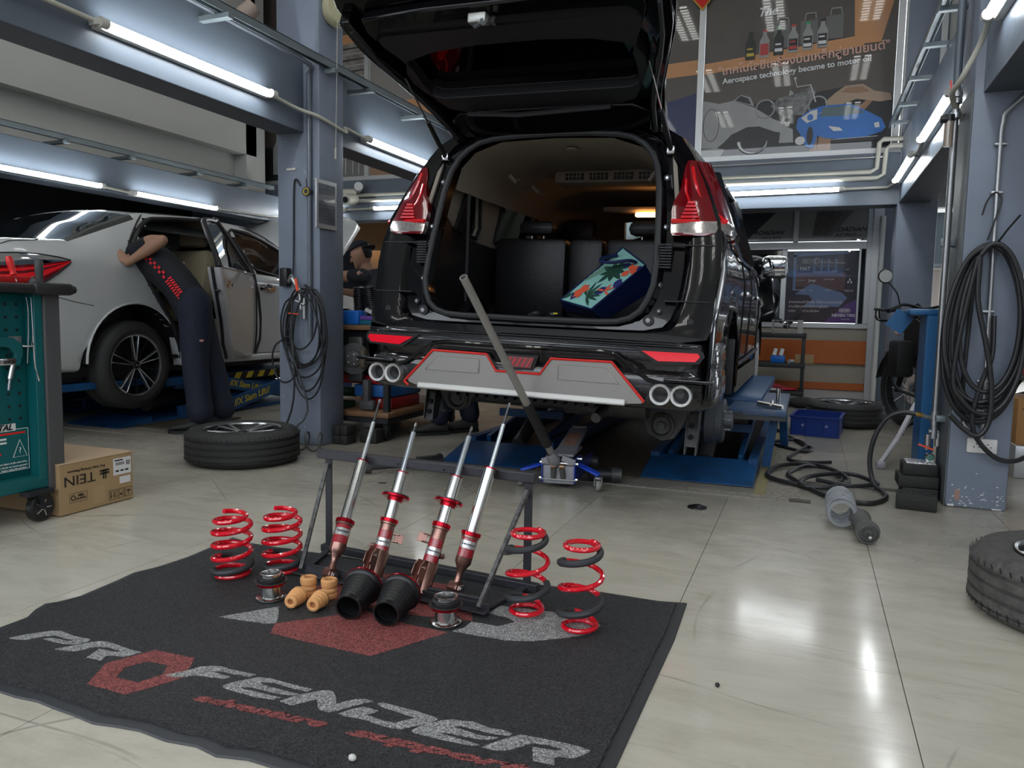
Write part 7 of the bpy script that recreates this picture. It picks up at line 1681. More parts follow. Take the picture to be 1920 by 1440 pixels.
crate('tool_case', 'long green case lying flat at the front of the lower shelf', 'case', -3.38, -3.06, 4.60, 4.78, .202, .25, mat('green_case', (.01, .06, .04), .5))
t = thing('power_drill', 'dark green hand drill lying behind the green case on the lower shelf', 'tool', (-3.15, 4.84, .26)); B().cyl((-3.30, 4.86, .30), (-3.10, 4.84, .30), .035, n=16).build('motor', mat('green_case', (.01, .06, .04), .5), t); B().cbox(-3.30, -3.26, 4.83, 4.89, .202, .29, .01).build('grip', m_trimb, t); B().cyl((-3.10, 4.84, .30), (-3.05, 4.835, .30), .014, n=12).build('chuck', m_steel, t)
t = thing('impact_gun', 'grey pistol-shaped tool standing against the bench leg', 'tool', (-2.86, 4.62, .2)); B().cbox(-2.90, -2.85, 4.60, 4.66, .26, .42, .012).build('handle', m_greyp, t); B().cbox(-2.93, -2.81, 4.60, 4.66, .202, .275, .02).build('head', m_greyp, t)
t = thing('brake_hub', 'dark wheel hub with brake disc standing in front of the bench', 'car part', (-2.95, 4.56, .55))
B().lathe([(0, 0), (.11, 0), (.11, .02), (.06, .022), (.055, .05), (.02, .055), (0, .055)], (-2.96, 4.60, .565), (.35, -.93, 0), 32).build('disc', m_under, t); B().cbox(-2.90, -2.85, 4.55, 4.60, .50, .64, .02).build('caliper', mat('rusty_caliper', (.12, .10, .07), .6, noise=.7, nscale=20), t); B().cbox(-3.02, -2.90, 4.60, 4.645, .40, .72, .02).build('knuckle', m_under, t)
b = B()
for q in range(5): a = 2*math.pi*q/5; v = Vector((-2.944, 4.56, .565))+Vector((.93*math.cos(a), .35*math.cos(a), math.sin(a)))*.035; b.cyl(v, v+Vector((.009, -.025, 0)), .005, n=8)
b.build('stud', m_steel, t)
def bellow(lab, x, y, z, lean, h, r_):
    pr = []
    for q in range(int(h/.014)): pr += [(r_, q*.014), (r_+.008, q*.014+.004), (r_+.008, q*.014+.009), (r_, q*.014+.012)]
    o = B().lathe(pr+[(r_-.006, h), (r_-.006, .0)], (x, y, z), lean, 28).build('rubber_bellows', m_blk); tag(o, lab, 'rubber bellows')
bellow('ribbed black bellows leaning on the bench beside the yellow box', -2.86, 4.70, .83, (-.22, 0, 1), .25, .038)
bellow('ribbed black bellows mostly hidden behind the column edge', -3.0, 4.74, .80, (-.05, 0, 1), .27, .036)
crate('parts_bin', 'bright blue plastic bin on the bench beside the column', 'bin', -3.06, -2.93, 4.60, 4.72, .80, .90, mat('blue_bin', (.01, .14, .55), .35))
t = thing('oil_box', 'yellow and red carton standing behind the bellows on the bench', 'box', (-2.93, 5.05, .80)); B().cbox(-3.01, -2.86, 5.0, 5.08, 1.0, 1.075, .003).cbox(-2.945, -2.925, 4.998, 5.082, .80, 1.0, .002).build('yellow_panel', mat('yellow_carton', (.68, .50, .02), .5), t); B().cbox(-3.01, -2.86, 5.0, 5.08, .80, 1.0, .003).build('red_panel', mr_, t)
t = thing('spray_can', 'blue spray can with white cap on the bench', 'can', (-2.80, 4.95, .80)); B().lathe([(.0, 0), (.032, 0), (.032, .14), (.024, .155), (0, .157)], (-2.80, 4.95, .80), n=24).build('can', mat('blue_can', (.01, .05, .42), .3), t); B().lathe([(.022, 0), (.020, .03), (0, .032)], (-2.80, 4.95, .955), n=20).build('cap', m_pvc, t)
t = thing('spray_can', 'silver can with black lid next to the blue spray can', 'can', (-2.73, 4.95, .80)); B().cyl((-2.73, 4.95, .80), (-2.73, 4.95, .93), .028, n=24).build('can', m_alu, t); B().cyl((-2.73, 4.95, .93), (-2.73, 4.95, .96), .027, n=24).build('lid', m_blk, t)
crate('parts_case', 'flat purple plastic case stacked on the teal one', 'case', -2.93, -2.72, 4.62, 4.74, .836, .865, mat('purple_case', (.16, .08, .35), .35), .005); crate('parts_case', 'translucent teal case under the purple case on the bench', 'case', -2.93, -2.71, 4.62, 4.76, .801, .835, mat('teal_case', (.02, .13, .20), .3), .005)
crate('white_box', 'white printed carton at the right front corner of the bench', 'box', -2.74, -2.68, 4.64, 4.76, .866, .94, m_lab, .003)
tag(B().cbox(-.07, .07, -.03, .03, 0, .02, .006).xf(Matrix.Translation((-2.84, 4.66, .872)) @ Matrix.Rotation(.5, 4, 'Y') @ Matrix.Rotation(.4, 4, 'Z')).build('parts_bag', mat('clear_bag', (.55, .55, .55), .2, noise=.8, nscale=40)), 'clear plastic parts bag lying on the purple case', 'bag')
m_blkr = mat('rubber_block', (.022, .021, .020), .7, noise=.4, nscale=25, bump=.3, bscale=70)
for i, (x, z) in enumerate(((-2.935, .002), (-2.875, .002), (-2.935, .066), (-2.875, .066))): crate('lift_block', ('lower left', 'lower right', 'upper left', 'upper right')[i]+' of four black rubber blocks stacked at the left column foot', 'rubber block', x-.028, x+.028, 4.33, 4.45, z, z+.061, m_blkr, .005, 'rubber blocks at the left column')
crate('lift_block', 'single black rubber block right of the stacked four', 'rubber block', -2.83, -2.70, 4.46, 4.56, .002, .095, m_blkr, .006)
pipe('grey coiled air hose lying at the foot of the left column', [(-3.15+.095*(t/20)+.0, 4.02+.05*math.cos(2*math.pi*t/20), .068+.060*math.sin(2*math.pi*t/20)) for t in range(0, 78)], .006, mat('grey_hose', (.10, .10, .095), .45), 'hose', 'coiled_hose')
# ================================================================== things on the left column
fr = thing('notice_frame', 'aluminium framed notice hung on the right face of the left column', 'notice', (-2.975, 4.29, 1.58))
B().box(-2.979, -2.968, 4.175, 4.40, 1.425, 1.735).build('frame', m_alu, fr, bev=.002); B().box(-2.968, -2.9665, 4.195, 4.38, 1.455, 1.71).build('sheet', mat('notice_glass', (.10, .11, .14), .1, coat=1., noise=.6, nscale=6, dark=(.30, .31, .35)), fr)
b = B()
for q in range(9): b.box(-2.9664, -2.966, 4.205, 4.37, 1.48+q*.024, 1.482+q*.024)
b.build('ruled_lines', m_blk, fr)
t = thing('wall_fan', 'cream fan motor housing on a bracket high on the left column', 'fan', (-2.95, 4.33, 2.8)); B().lathe([(0, -.02), (.085, -.02), (.105, 0), (.105, .03), (.09, .055), (0, .06)], (-2.955, 4.36, 2.82), (.95, -.30, 0), 32).xf(Matrix.Identity(4)).build('housing', mat('cream_plastic', (.50, .47, .30), .4), t)
B().tube([(-2.90, 4.31, 2.74), (-2.92, 4.33, 2.3), (-2.93, 4.33, 1.9)], .002, 5).build('pull_cord', m_pvc, t); B().cyl((-2.93, 4.33, 1.88), (-2.93, 4.33, 1.95), .006).build('cord_toggle', m_pvc, t)
t = thing('fan', 'dark wire fan guard and tan motor hanging above the left beam, cut by top edge', 'fan', (-3.6, 4.2, 2.75))
b = B()
for q in range(24):
    a = 2*math.pi*q/24; b.tube([(-3.55+.03*math.cos(a), 4.05+.03*math.sin(a)*.9, 2.55), (-3.55+.18*math.cos(a), 4.05+.18*math.sin(a), 2.575), (-3.55+.20*math.cos(a), 4.05+.2*math.sin(a), 2.61)], .0025, 4)
b.tube([(-3.55+.20*math.cos(2*math.pi*q/24), 4.05+.2*math.sin(2*math.pi*q/24), 2.60) for q in range(24)], .008, 6, closed=True); b.build('wire_guard', m_blk, t); B().lathe([(0, 0), (.05, 0), (.06, .03), (.055, .12), (0, .13)], (-3.50, 4.12, 2.75), (.5, .3, .6), 20).build('motor', mat('tan_plastic', (.42, .33, .27), .5), t)
pipe('black cable down the face of the left column', [(-3.12, 4.213, 1.70), (-3.15, 4.213, 1.74), (-3.17, 4.213, 1.68), (-3.175, 4.213, 1.3), (-3.172, 4.20, 1.12)], .0055, m_black, 'cable', 'cable', k=5)
t = thing('tape_measure', 'yellow and black tape measure hung on the left column', 'tape measure', (-3.05, 4.19, 1.66)); B().cyl((-3.055, 4.215, 1.655), (-3.05, 4.18, 1.655), .030, n=20).build('case', m_blk, t); B().lathe([(.017, 0), (.022, 0), (.022, .002), (.017, .002)], (-3.05, 4.178, 1.655), (0, -1, 0), 20, close=True).build('yellow_ring', m_lyel, t); B().tube([(-3.06, 4.2, 1.685), (-3.065, 4.2, 1.74)], .003, 6).build('strap', m_blk, t)
t = thing('air_regulator', 'brass and steel air valves with orange levers on the left column', 'air valve', (-3.1, 4.17, 1.0))
B().cbox(-3.26, -3.20, 4.17, 4.224, 1.05, 1.17, .008).build('black_bracket', m_blk, t); b = B()
for p, q, r_ in (((-3.20, 4.19, 1.08), (-3.16, 4.17, 1.12), .012), ((-3.17, 4.18, 1.11), (-3.10, 4.17, 1.02), .014), ((-3.10, 4.17, 1.02), (-3.09, 4.17, .90), .011), ((-3.14, 4.17, .96), (-3.06, 4.17, .93), .010), ((-3.07, 4.18, 1.02), (-3.07, 4.18, .84), .014)): b.cyl(p, q, r_, n=12)
b.build('fittings', m_galv, t)
B().bar((-3.115, 4.15, 1.10), (-3.10, 4.15, 1.02), .018, .006).bar((-3.17, 4.15, .875), (-3.09, 4.15, .870), .018, .006).build('orange_lever', mat('orange_lever', (.8, .09, .03), .4), t)
tag(B().box(-3.23, -3.16, 4.217, 4.2245, 1.80, 1.815).build('tape_strip', m_pvc), 'short white tape strip stuck high on the left column', 'tape')
def hose_loops(lab, loops, r, m, name='air_hose', tail=None, y0=4.2, dy=.010):
    pts = []
    for i, (cx0, cz0, rx, rz, skew) in enumerate(loops):
        for q in range(24):
            a = math.pi/2-2*math.pi*q/24; pts.append((cx0+rx*math.cos(a)+skew*math.sin(a), y0-dy*i-.006*math.sin(3*a), cz0+rz*math.sin(a)))
    if tail: pts += tail
    P = smooth_path([p for p in pts[::2]], 4); o = B().tube(P, r, 8).build(name, m); return tag(o, lab, 'hose')
m_hose = mat('black_hose', (.016, .016, .017), .42)
hose_loops('black air hose coiled in long loops on the left column', [(-3.08, .80, .135, .26, .0), (-3.06, .78, .155, .25, .01), (-3.10, .76, .15, .24, -.01), (-3.02, .70, .13, .33, .02), (-3.05, .74, .17, .28, .0), (-3.20, .56, .10, .14, .0)], .0062, m_hose,
           tail=[(-3.13, 4.13, .70), (-3.02, 4.12, .50), (-3.10, 4.10, .32), (-3.20, 4.08, .15), (-3.17, 4.06, .06)], y0=4.19, dy=.009)
hose_loops('black air hose crossing the lower half of the left column', [(-3.07, .84, .11, .20, .02), (-3.05, .66, .14, .34, -.03)], .0058, m_hose, tail=[(-3.12, 4.12, .62), (-3.02, 4.12, .42), (-2.99, 4.10, .25), (-3.05, 4.02, .10), (-3.12, 3.97, .07)], y0=4.16, dy=.010)
# ================================================================== trolley jack
m_jb = mat('jack_blue', (.012, .05, .38), .3, coat=.6); m_jg = mat('jack_grey', (.32, .32, .35), .4, .2); m_jh = mat('handle_grey_paint', (.33, .32, .30), .4, .2); m_foam2 = mat('black_foam_grip', (.02, .02, .02), .8)
jk = thing('trolley_jack', 'blue and grey trolley jack with long handle under the black car', 'jack', (-1.16, 3.75, 0))
jx = -1.165
JM = Matrix.Translation((jx, 3.70, 0)) @ Matrix.Rotation(.12, 4, 'Z')
JV = lambda x, y, z: tuple(JM @ Vector((x, y, z)))
for s in (1, -1):
    B().prism([(0, .035), (0, .14), (.03, .165), (.16, .165), (.30, .12), (.62, .10), (.66, .07), (.66, .04), (.3, .03)], (s*.085-.003, 0, 0), (0, 1, 0), (0, 0, 1), .006).xf(JM).build('side_plate', m_jb, jk, bev=.002)
    b = B()
    for y, z in ((.02, .055), (.03, .135), (.15, .14)): b.cyl((s*.085, y, z), (s*.100, y, z), .010, n=10)
    b.xf(JM).build('side_bolt', m_steel, jk)
    for q in range(2): B().bar((s*.09, .10+.05*q, .115-.0*q), (s*.205, .03+.03*q, .085), .02, .012).xf(JM).build('outrigger', mat('jack_bright_blue', (.03, .10, .72), .25, coat=.8), jk, bev=.003)
    B().lathe([(.0, -.012), (.026, -.012), (.030, 0), (.026, .012), (0, .012)], JV(s*.205, .03, .031), (1, .3, 0), 24).build('caster_wheel', mat('worn_grey_wheel', (.30, .29, .27), .6, noise=.6, nscale=40), jk)
    B().cyl((s*.205, .03, .068), (s*.205, .03, .078), .024, n=18).bar((s*.205+.018, .03, .07), (s*.205+.018, .03, .03), .004, .02).bar((s*.205-.018, .03, .07), (s*.205-.018, .03, .03), .004, .02).xf(JM).build('caster_fork', m_galv, jk)
    B().cyl((s*.085, .62, .042), (s*.125, .62, .042), .040, n=20).xf(JM).build('front_roller', m_under, jk)
B().cbox(-.082, .082, .012, .05, .03, .125, .004).xf(JM).build('pump_block', m_jg, jk)
B().bar((-.095, .0, .055), (.095, .0, .055), .006, .006).xf(JM).build('tie_rod', m_steel, jk)
for s in (1, -1):
    B().cyl((s*.022, -.01, .115), (s*.026, .02, .055), .015, n=16).xf(JM).build('pump_plunger', mat('rubber_boot_grey', (.10, .10, .09), .5), jk)
    B().cyl((s*.022-.012, -.012, .125), (s*.022+.012, -.012, .125), .013, n=14).xf(JM).build('roller', mat('copper_roller', (.35, .2, .13), .35, .8), jk)
    B().bar((s*.02, -.005, .17), (s*.085, .01, .145), .026, .03).xf(JM).build('yoke_arm', m_jg, jk, bev=.003)
B().cyl((-.085, .01, .138), (.085, .01, .138), .013, n=14).xf(JM).build('pivot_shaft', m_steel, jk)
B().lathe([(.022, -.03), (.034, 0), (.03, .03), (.026, .06), (.021, .075)], JV(-.02, .0, .150), (-.10, -.72, .69), 20).build('handle_socket', m_jg, jk)
h0, h1 = Vector(JV(-.02, -.0, .16)), Vector((-1.298, 2.80, 1.044)); hd_ = (h1-h0)
B().cyl(h0, h0+hd_*.60, .0185, n=20).build('handle_tube', m_jh, jk); B().cyl(h0+hd_*.10, h0+hd_*.36, .0245, n=20).build('foam_sleeve', m_foam2, jk)
B().lathe([(.017, 0), (.017, .52), (.0135, .52), (.0135, .3)], h0+hd_*.585, hd_, 20).build('upper_handle', m_jh, jk)
B().cyl(h0+hd_*.57, h0+hd_*.60, .0200, n=20).build('handle_joint', m_jh, jk)
B().cbox(-.062, .062, .10, .40, .155, .168, .003).xf(JM).build('top_cover', m_jg, jk)
B().add([(-.055, .20, .165), (.055, .20, .165), (.05, .62, .235), (-.05, .62, .235), (-.055, .20, .15), (.055, .20, .15), (.05, .62, .215), (-.05, .62, .215)], [(0, 1, 2, 3), (7, 6, 5, 4), (4, 5, 1, 0), (5, 6, 2, 1), (6, 7, 3, 2), (7, 4, 0, 3)]).xf(JM).build('lift_arm', m_jg, jk, bev=.003)
B().add([(-.035, .30, .1835), (.035, .30, .1835), (.033, .52, .2202), (-.033, .52, .2202)], [(0, 1, 2, 3)]).xf(JM).build('worn_label', mat('worn_label', (.42, .36, .28), .6, noise=1., nscale=30, dark=(.45, .09, .03)), jk)
B().cyl((0, .66, .21), (0, .66, .245), .045, n=24).xf(JM).build('saddle', mat('chipped_saddle', (.35, .34, .34), .5, noise=1., nscale=30), jk)
# dark bars lying on the floor behind the stand
t = thing('shock_absorber', 'old black shock absorber lying on the floor behind the display stand', 'shock absorber', (-2.05, 3.8, .04)); B().cyl((-2.24, 3.62, .038), (-1.99, 3.90, .038), .020, n=16).build('rod_cover', m_under, t); B().cyl((-2.05, 3.84, .040), (-1.96, 3.95, .040), .036, n=18).cyl((-1.97, 3.94, .040), (-1.955, 3.955, .040), .042, n=18).build('body', m_trimb, t); B().cyl((-2.26, 3.60, .03), (-2.23, 3.63, .03), .026, n=10).build('mount', m_under, t)
t = thing('shock_absorber', 'dark old damper lying against the right side of the trolley jack', 'shock absorber', (-1.0, 3.95, .05)); B().cyl((-1.06, 3.92, .052), (-.93, 3.97, .05), .034, n=18).build('body', m_trimb, t); B().cyl((-.95, 3.962, .05), (-.90, 3.98, .05), .040, n=20).build('end_cap', m_under, t)
# ================================================================== floor bits
t = thing('drain_cover', 'small black round drain strainer on the floor', 'drain', (-.452, 3.638, 0)); B().lathe([(0, .016), (.018, .015), (.03, .008), (.044, .006), (.046, .0005), (0, .0005)], (-.452, 3.638, .0), n=24).build('dome', mat('wet_black', (.012, .012, .012), .15, bump=.6, bscale=120), t)
m_mag = mat('floor_stain', (.07, .065, .055), .5)
for x, y, r_, lb in ((-1.02, 2.62, .024, 'dark round mark on the floor between stand and mat edge'), (-2.05, 3.45, .022, 'oval dark mark on the floor behind the left end of the stand')): tag(B().cyl((x, y, .0005), (x, y, .0015), r_, n=20).build('floor_disc', m_mag), lb, 'floor mark')
sp = thing('coil_spring', 'worn grey spring lying on its side beside an old strut on the floor', 'spring', (.20, 3.6, .08))
B().tube([(.17+.055*math.cos(2*math.pi*t_), 3.52+.052*t_, .075+.062*math.sin(2*math.pi*t_)) for t_ in [q/18 for q in range(82)]], .0095, 8).build('coil', mat('worn_grey_spring', (.17, .18, .21), .6, noise=1., nscale=30, dark=(.36, .37, .38)), sp)
B().lathe([(.045, 0), (.058, .002), (.058, .012), (.045, .014)], (.17, 3.505, .073), (0, 1, 0), 28, close=True).build('spring_seat', mat('worn_grey_spring2', (.25, .26, .27), .6), sp)
os_ = thing('strut', 'old grey dust-covered strut lying on the floor toward the camera', 'shock absorber', (.27, 3.4, .05)); m_old = mat('dusty_grey', (.12, .12, .115), .8, noise=.6, nscale=20, dark=(.05, .05, .05))
B().lathe([(0, 0), (.012, 0), (.045, .004), (.048, .02), (.044, .05), (.036, .06), (.036, .16), (.042, .20), (.045, .23), (.030, .25), (.022, .36), (0, .36)], (.262, 3.315, .050), (-.08, 1, 0), 28).build('body', m_old, os_); B().lathe([(.018, -.003), (.030, -.004), (.036, .0)], (.262, 3.312, .050), (-.08, 1, 0), 24).build('rim_ring', m_under, os_); B().cyl((.262, 3.31, .050), (.266, 3.26, .047), .006, n=10).build('rod', m_steel, os_)
t = thing('bolt', 'small dark rubber bead lying on the open floor', 'floor mark', (0, 0, 0)); bp_ = Vector((-.165, 1.86, .006)); B().sphere(bp_, .006, 8).build('bead', m_blk, t)
# ================================================================== blue bin, rubber blocks
m_bin = mat('blue_crate_plastic', (.006, .035, .24), .4)
bi = thing('plastic_crate', 'open dark blue plastic crate on the floor in front of the lying wheel', 'crate', (.08, 6.5, 0)); w_, l_ = .175, .24
BM = Matrix.Translation((.10, 6.50, 0)) @ Matrix.Rotation(-.10, 4, 'Z')
B().box(-w_, w_, -l_, l_, .002, .008).xf(BM).build('base', m_bin, bi)
for n1, a in (('end_wall', (-w_, w_, -l_, -l_+.006)), ('end_wall', (-w_, w_, l_-.006, l_)), ('side_wall', (-w_, -w_+.006, -l_, l_)), ('side_wall', (w_-.006, w_, -l_, l_))): B().box(*a, .008, .148).xf(BM).build(n1, m_bin, bi)
rb_ = B()
for s in (-1, 1): rb_.box(-w_-.012, w_+.012, s*l_-.010, s*l_+.010, .142, .152).box(s*w_-.010, s*w_+.010, -l_-.012, l_+.012, .142, .152)
rb_.xf(BM).build('rim', m_bin, bi)
for x in (-.165, -.06, .06, .165): B().box(x-.003, x+.003, -l_-.010, -l_, .01, .142).xf(BM).build('rib', m_bin, bi)
for x in (-.085, .085): B().lathe([(.006, -.001), (.009, -.001), (.009, .001), (.006, .001)], tuple(BM @ Vector((x, -l_-.001, .085))), (0, -1, 0), 14, close=True).build('moulded_mark', m_pwhite, bi)
RM = Matrix.Translation((.535, 4.08, 0)) @ Matrix.Rotation(-.12, 4, 'Z')
t = thing('lift_block', 'long black rubber block on the floor at the right column foot, front one', 'rubber block', (.535, 4.08, 0)); B().cbox(-.10, .075, -.055, .055, .002, .075, .006).xf(RM).build('block', m_blkr, t)
b = B()
for q in range(6): b.cyl((-.08+.028*q, .015 if q % 2 else -.02, .0745), (-.08+.028*q, .015 if q % 2 else -.02, .0765), .009, n=10)
b.xf(RM).build('dimple', m_dark, t)
for z, lb, dx in ((.002, 'bottom rubber block of the pile touching the right column', .01), (.062, 'middle rubber block of the pile touching the right column', -.01)): crate('lift_block', lb, 'rubber block', .47+dx, .645, 4.28, 4.44, z, z+.058, m_blkr, .006)
t = thing('lift_block', 'top rubber block of the pile, wrapped in shiny foil', 'rubber block', (.55, 4.38, .12)); B().cbox(.48, .64, 4.30, 4.44, .122, .178, .006).build('block', m_blkr, t); B().cbox(.495, .63, 4.305, 4.43, .178, .186, .003).build('foil', mat('crumpled_foil', (.6, .6, .6), .3, .7, bump=1., bscale=60), t)
# ================================================================== right column fittings
m_bpost = mat('blue_post_paint', (.02, .13, .32), .4, noise=.3, nscale=12, dark=(.03, .09, .2))
po = thing('machine_post', 'blue steel control post standing left of the right column', 'post', (.63, 4.75, 0)); B().box(.585, .655, 4.62, 4.90, .0, .93).build('post', m_bpost, po, bev=.004); B().cbox(.50, .655, 4.62, 5.30, .93, .965, .01).build('top', m_bpost, po); B().bar((.50, 4.8, .94), (.44, 4.8, .85), .012, .1).build('top_flange', m_bpost, po)
ap = thing('air_pipe', 'galvanised air line with regulator and taps down the left edge of the right column', 'pipe', (.60, 4.4, .2)); B().cyl((.625, 4.42, .36), (.612, 4.36, 2.7), .016, n=14).build('pipe', m_galv, ap)
B().tube([(.612, 4.36, 2.05), (.612, 4.36, 2.7)], .019, 12).build('painted_pipe', mat('grey_pipe', (.14, .16, .19), .4, .3), ap)
b = B()
for p, q, r_ in (((.626, 4.42, .40), (.53, 4.40, .425), .011), ((.626, 4.42, .37), (.626, 4.42, .44), .022), ((.626, 4.42, .30), (.626, 4.42, .36), .019), ((.60, 4.42, .32), (.60, 4.42, .24), .016), ((.645, 4.42, .26), (.645, 4.42, .33), .015), ((.60, 4.42, .335), (.645, 4.42, .335), .014)): b.cyl(p, q, r_, n=14)
b.build('fittings', m_galv, ap); B().cyl((.535, 4.40, .424), (.565, 4.405, .418), .0125, n=12).build('brass_coupler', mat('brass', (.55, .36, .09), .3, 1.), ap)
B().bar((.555, 4.40, .268), (.625, 4.39, .245), .016, .008).build('orange_lever', mat('orange_lever', (.8, .09, .03), .4), ap); B().cyl((.61, 4.415, .205), (.61, 4.375, .205), .022, n=20).build('gauge', m_chrome, ap); B().cyl((.61, 4.376, .205), (.61, 4.373, .205), .017, n=20).build('gauge_face', mat('gauge_green', (.10, .22, .18), .3), ap)
B().tube(smooth_path([(.61, 4.40, .18), (.605, 4.39, .14), (.62, 4.38, .10), (.66, 4.37, .06)], 4), .003, 6).build('copper_line', mat('pale_line', (.45, .43, .35), .4), ap)
af = thing('air_filter', 'air line filter bowl and red-capped valve high on the right column pipe', 'air filter', (.60, 4.3, 1.85)); b = B()
for z in (2.00, 1.97, 1.90): b.cyl((.614, 4.36, z-.012), (.614, 4.36, z+.012), .026, n=14)
b.build('couplings', m_galv, af); B().cyl((.585, 4.33, 1.75), (.585, 4.33, 1.87), .020, n=18).build('bowl', mat('amber_bowl', (.30, .25, .20), .2, coat=1.), af); B().cyl((.585, 4.33, 1.87), (.585, 4.33, 1.90), .024, n=18).build('bowl_collar', m_blk, af); B().cyl((.545, 4.32, 1.88), (.575, 4.32, 1.88), .018, n=14).build('adjuster_knob', m_blk, af)
B().sphere((.588, 4.32, 1.985), .014, 10).bar((.588, 4.32, 1.985), (.578, 4.32, 2.06), .008, .004).build('red_valve', m_red, af)
cd = thing('conduit', 'grey bent conduit down the right column face to the socket', 'pipe', (.78, 4.17, .3)); B().tube(smooth_path([(.92, 4.185, 1.99), (.80, 4.185, 1.87), (.785, 4.185, 1.82), (.78, 4.185, 1.72), (.784, 4.185, 1.2), (.796, 4.185, .345)], 5), .0105, 12).build('pipe', m_galv, cd)
for z in (1.72, 1.50, 1.25, .95, .62, .48): B().cbox(.757, .807, 4.176, 4.20, z-.006, z+.006, .003).build('saddle', m_galv, cd)
so = thing('wall_socket', 'white double power socket low on the right column', 'socket', (.80, 4.19, .31)); B().cbox(.735, .862, 4.182, 4.20, .275, .345, .005).build('plate', mat('socket_white', (.72, .70, .68), .35), so); b = B()
for x, z in ((.822, .318), (.835, .305), (.809, .305), (.822, .296), (.775, .318), (.785, .305), (.765, .305)): b.cyl((x, 4.1815, z), (x, 4.1825, z), .0032, n=8)
b.build('socket_hole', m_dark, so)
hk = thing('hose_hook', 'thin bent steel rod hooks holding the hose on the right column', 'hook', (.78, 4.18, 1.45)); B().tube(smooth_path([(.722, 4.15, 1.395), (.742, 4.17, 1.46), (.775, 4.175, 1.50), (.800, 4.17, 1.46), (.775, 4.165, 1.36), (.755, 4.17, 1.28)], 5), .004, 6).tube([(.80, 4.19, 1.27), (.830, 4.14, 1.33), (.864, 4.10, 1.385)], .0045, 6).build('rod', m_blk, hk)
struct(B().box(.655, .661, 4.20, 4.52, .0, 1.98), 'trim_8', mat('column_side_strip', (.10, .11, .115), .5))
B().cbox(.60, .66, 4.40, 4.46, 1.275, 1.315, .004).build('strut_bracket', m_steelch, ap); B().cbox(.615, .66, 4.30, 4.36, .40, .43, .004).build('strut_bracket', m_steelch, ap)
# wear marks on the right column foot
m_chip = mat('bare_plaster_chip', (.72, .71, .70), .8); m_rust = mat('rusty_chip', (.38, .24, .19), .8, noise=.6, nscale=60)
rc = random.Random(3); b = B()
for q in range(42):
    x = rc.uniform(.675, .905); z = abs(rc.gauss(0, .05))+.006; s_ = rc.uniform(.0015, .005)
    b.box(x, x+s_*rc.uniform(1, 3), 4.1982, 4.2, z, z+s_)
b.box(.672, .70, 4.1982, 4.2, .004, .014).box(.86, .90, 4.1982, 4.2, .003, .008); b.build('paint_chip', m_chip, kind='stuff')['label'] = 'white paint chips at the foot of the right column'
bpy.data.objects['paint_chip']['category'] = 'paint chips'
b = B(); b.box(.700, .722, 4.1978, 4.2, .035, .088); tag(b.build('plaster_patch', m_rust), 'small broken plaster patch low on the right column', 'patch')
b = B()
for q in range(26):
    x = rc.uniform(-3.29, -3.0); z = rc.choice((rc.uniform(.02, .35), rc.uniform(1.7, 2.0))); s_ = rc.uniform(.0012, .004); b.box(x, x+s_, 4.2232, 4.225, z, z+s_*2)
tag(b.build('paint_chip', m_chip, kind='stuff'), 'white paint chips scattered on the left column face', 'paint chips')
# hoses on the right column
m_bh = mat('thick_black_hose', (.020, .020, .022), .38)
def coil(lab, cx0, cz0, turns, y0=4.165):
    pts = []
    for i, (rx, rz, dx, dzv) in enumerate(turns):
        for q in range(12):
            a = math.pi/2-2*math.pi*q/12; egg = 1-.12*math.sin(a); pts.append((cx0+dx+rx*egg*math.cos(a), y0-.011*i-.004*math.sin(2*a), cz0+dzv+rz*math.sin(a)+(.42-rz)*.0))
    return pts
T_ = [(.165, .42, .0, .0), (.15, .40, .0, .015), (.135, .375, .01, .035), (.16, .365, -.005, .045), (.12, .34, .015, .07), (.145, .395, .012, .02)]
pts = coil('', .765, .845, T_); pts = pts[:-3]+[(.71, 4.09, 1.20), (.72, 4.09, 1.0), (.77, 4.09, .78), (.80, 4.09, .60), (.80, 4.09, .44), (.76, 4.09, .37), (.70, 4.10, .40), (.64, 4.10, .46)]
o = B().tube(smooth_path(pts, 5), .0118, 10).build('air_hose', m_bh); tag(o, 'thick black rubber hose hung in a big coil on the right column', 'hose')
pipe('black hose tail looping down past the white socket to the right', [(.80, 4.145, .93), (.80, 4.13, .74), (.765, 4.12, .62), (.742, 4.12, .50), (.742, 4.12, .41), (.775, 4.12, .335), (.85, 4.13, .265), (.93, 4.14, .258), (1.02, 4.2, .30)], .0112, m_bh, 'hose', 'air_hose', k=6)
pipe('straight black hose dropping behind the big coil to a steel coupler', [(.715, 4.185, 1.10), (.705, 4.185, .80), (.70, 4.182, .55), (.712, 4.18, .42)], .0095, m_bh, 'hose', 'air_hose', k=5); tag(B().cyl((.712, 4.18, .425), (.735, 4.175, .375), .010, n=12).build('hose_coupler', m_steel), 'steel quick coupler at the end of the straight hose', 'coupler')
pipe('black air hose from brass coupler looping over the floor by the right lift', [(.535, 4.40, .424), (.47, 4.41, .425), (.40, 4.42, .385), (.35, 4.42, .28), (.335, 4.42, .15), (.36, 4.40, .04), (.40, 4.33, .013), (.40, 4.20, .013), (.33, 4.05, .013), (.25, 4.04, .013), (.12, 4.12, .013), (-.02, 4.42, .013), (-.07, 4.62, .013), (.02, 4.86, .020), (.16, 4.84, .020), (.22, 4.62, .014), (.12, 4.32, .014), (-.08, 4.34, .020), (-.18, 4.50, .020), (-.12, 4.76, .030), (.05, 4.90, .028), (.19, 4.72, .030), (.24, 4.46, .030), (.15, 4.28, .026), (.0, 4.28, .024), (.05, 4.50, .032), (.25, 4.68, .030), (.38, 4.58, .014), (.36, 4.42, .030), (.23, 4.32, .034), (.08, 4.40, .036)], .0125, m_bh, 'hose', 'air_hose', k=6)
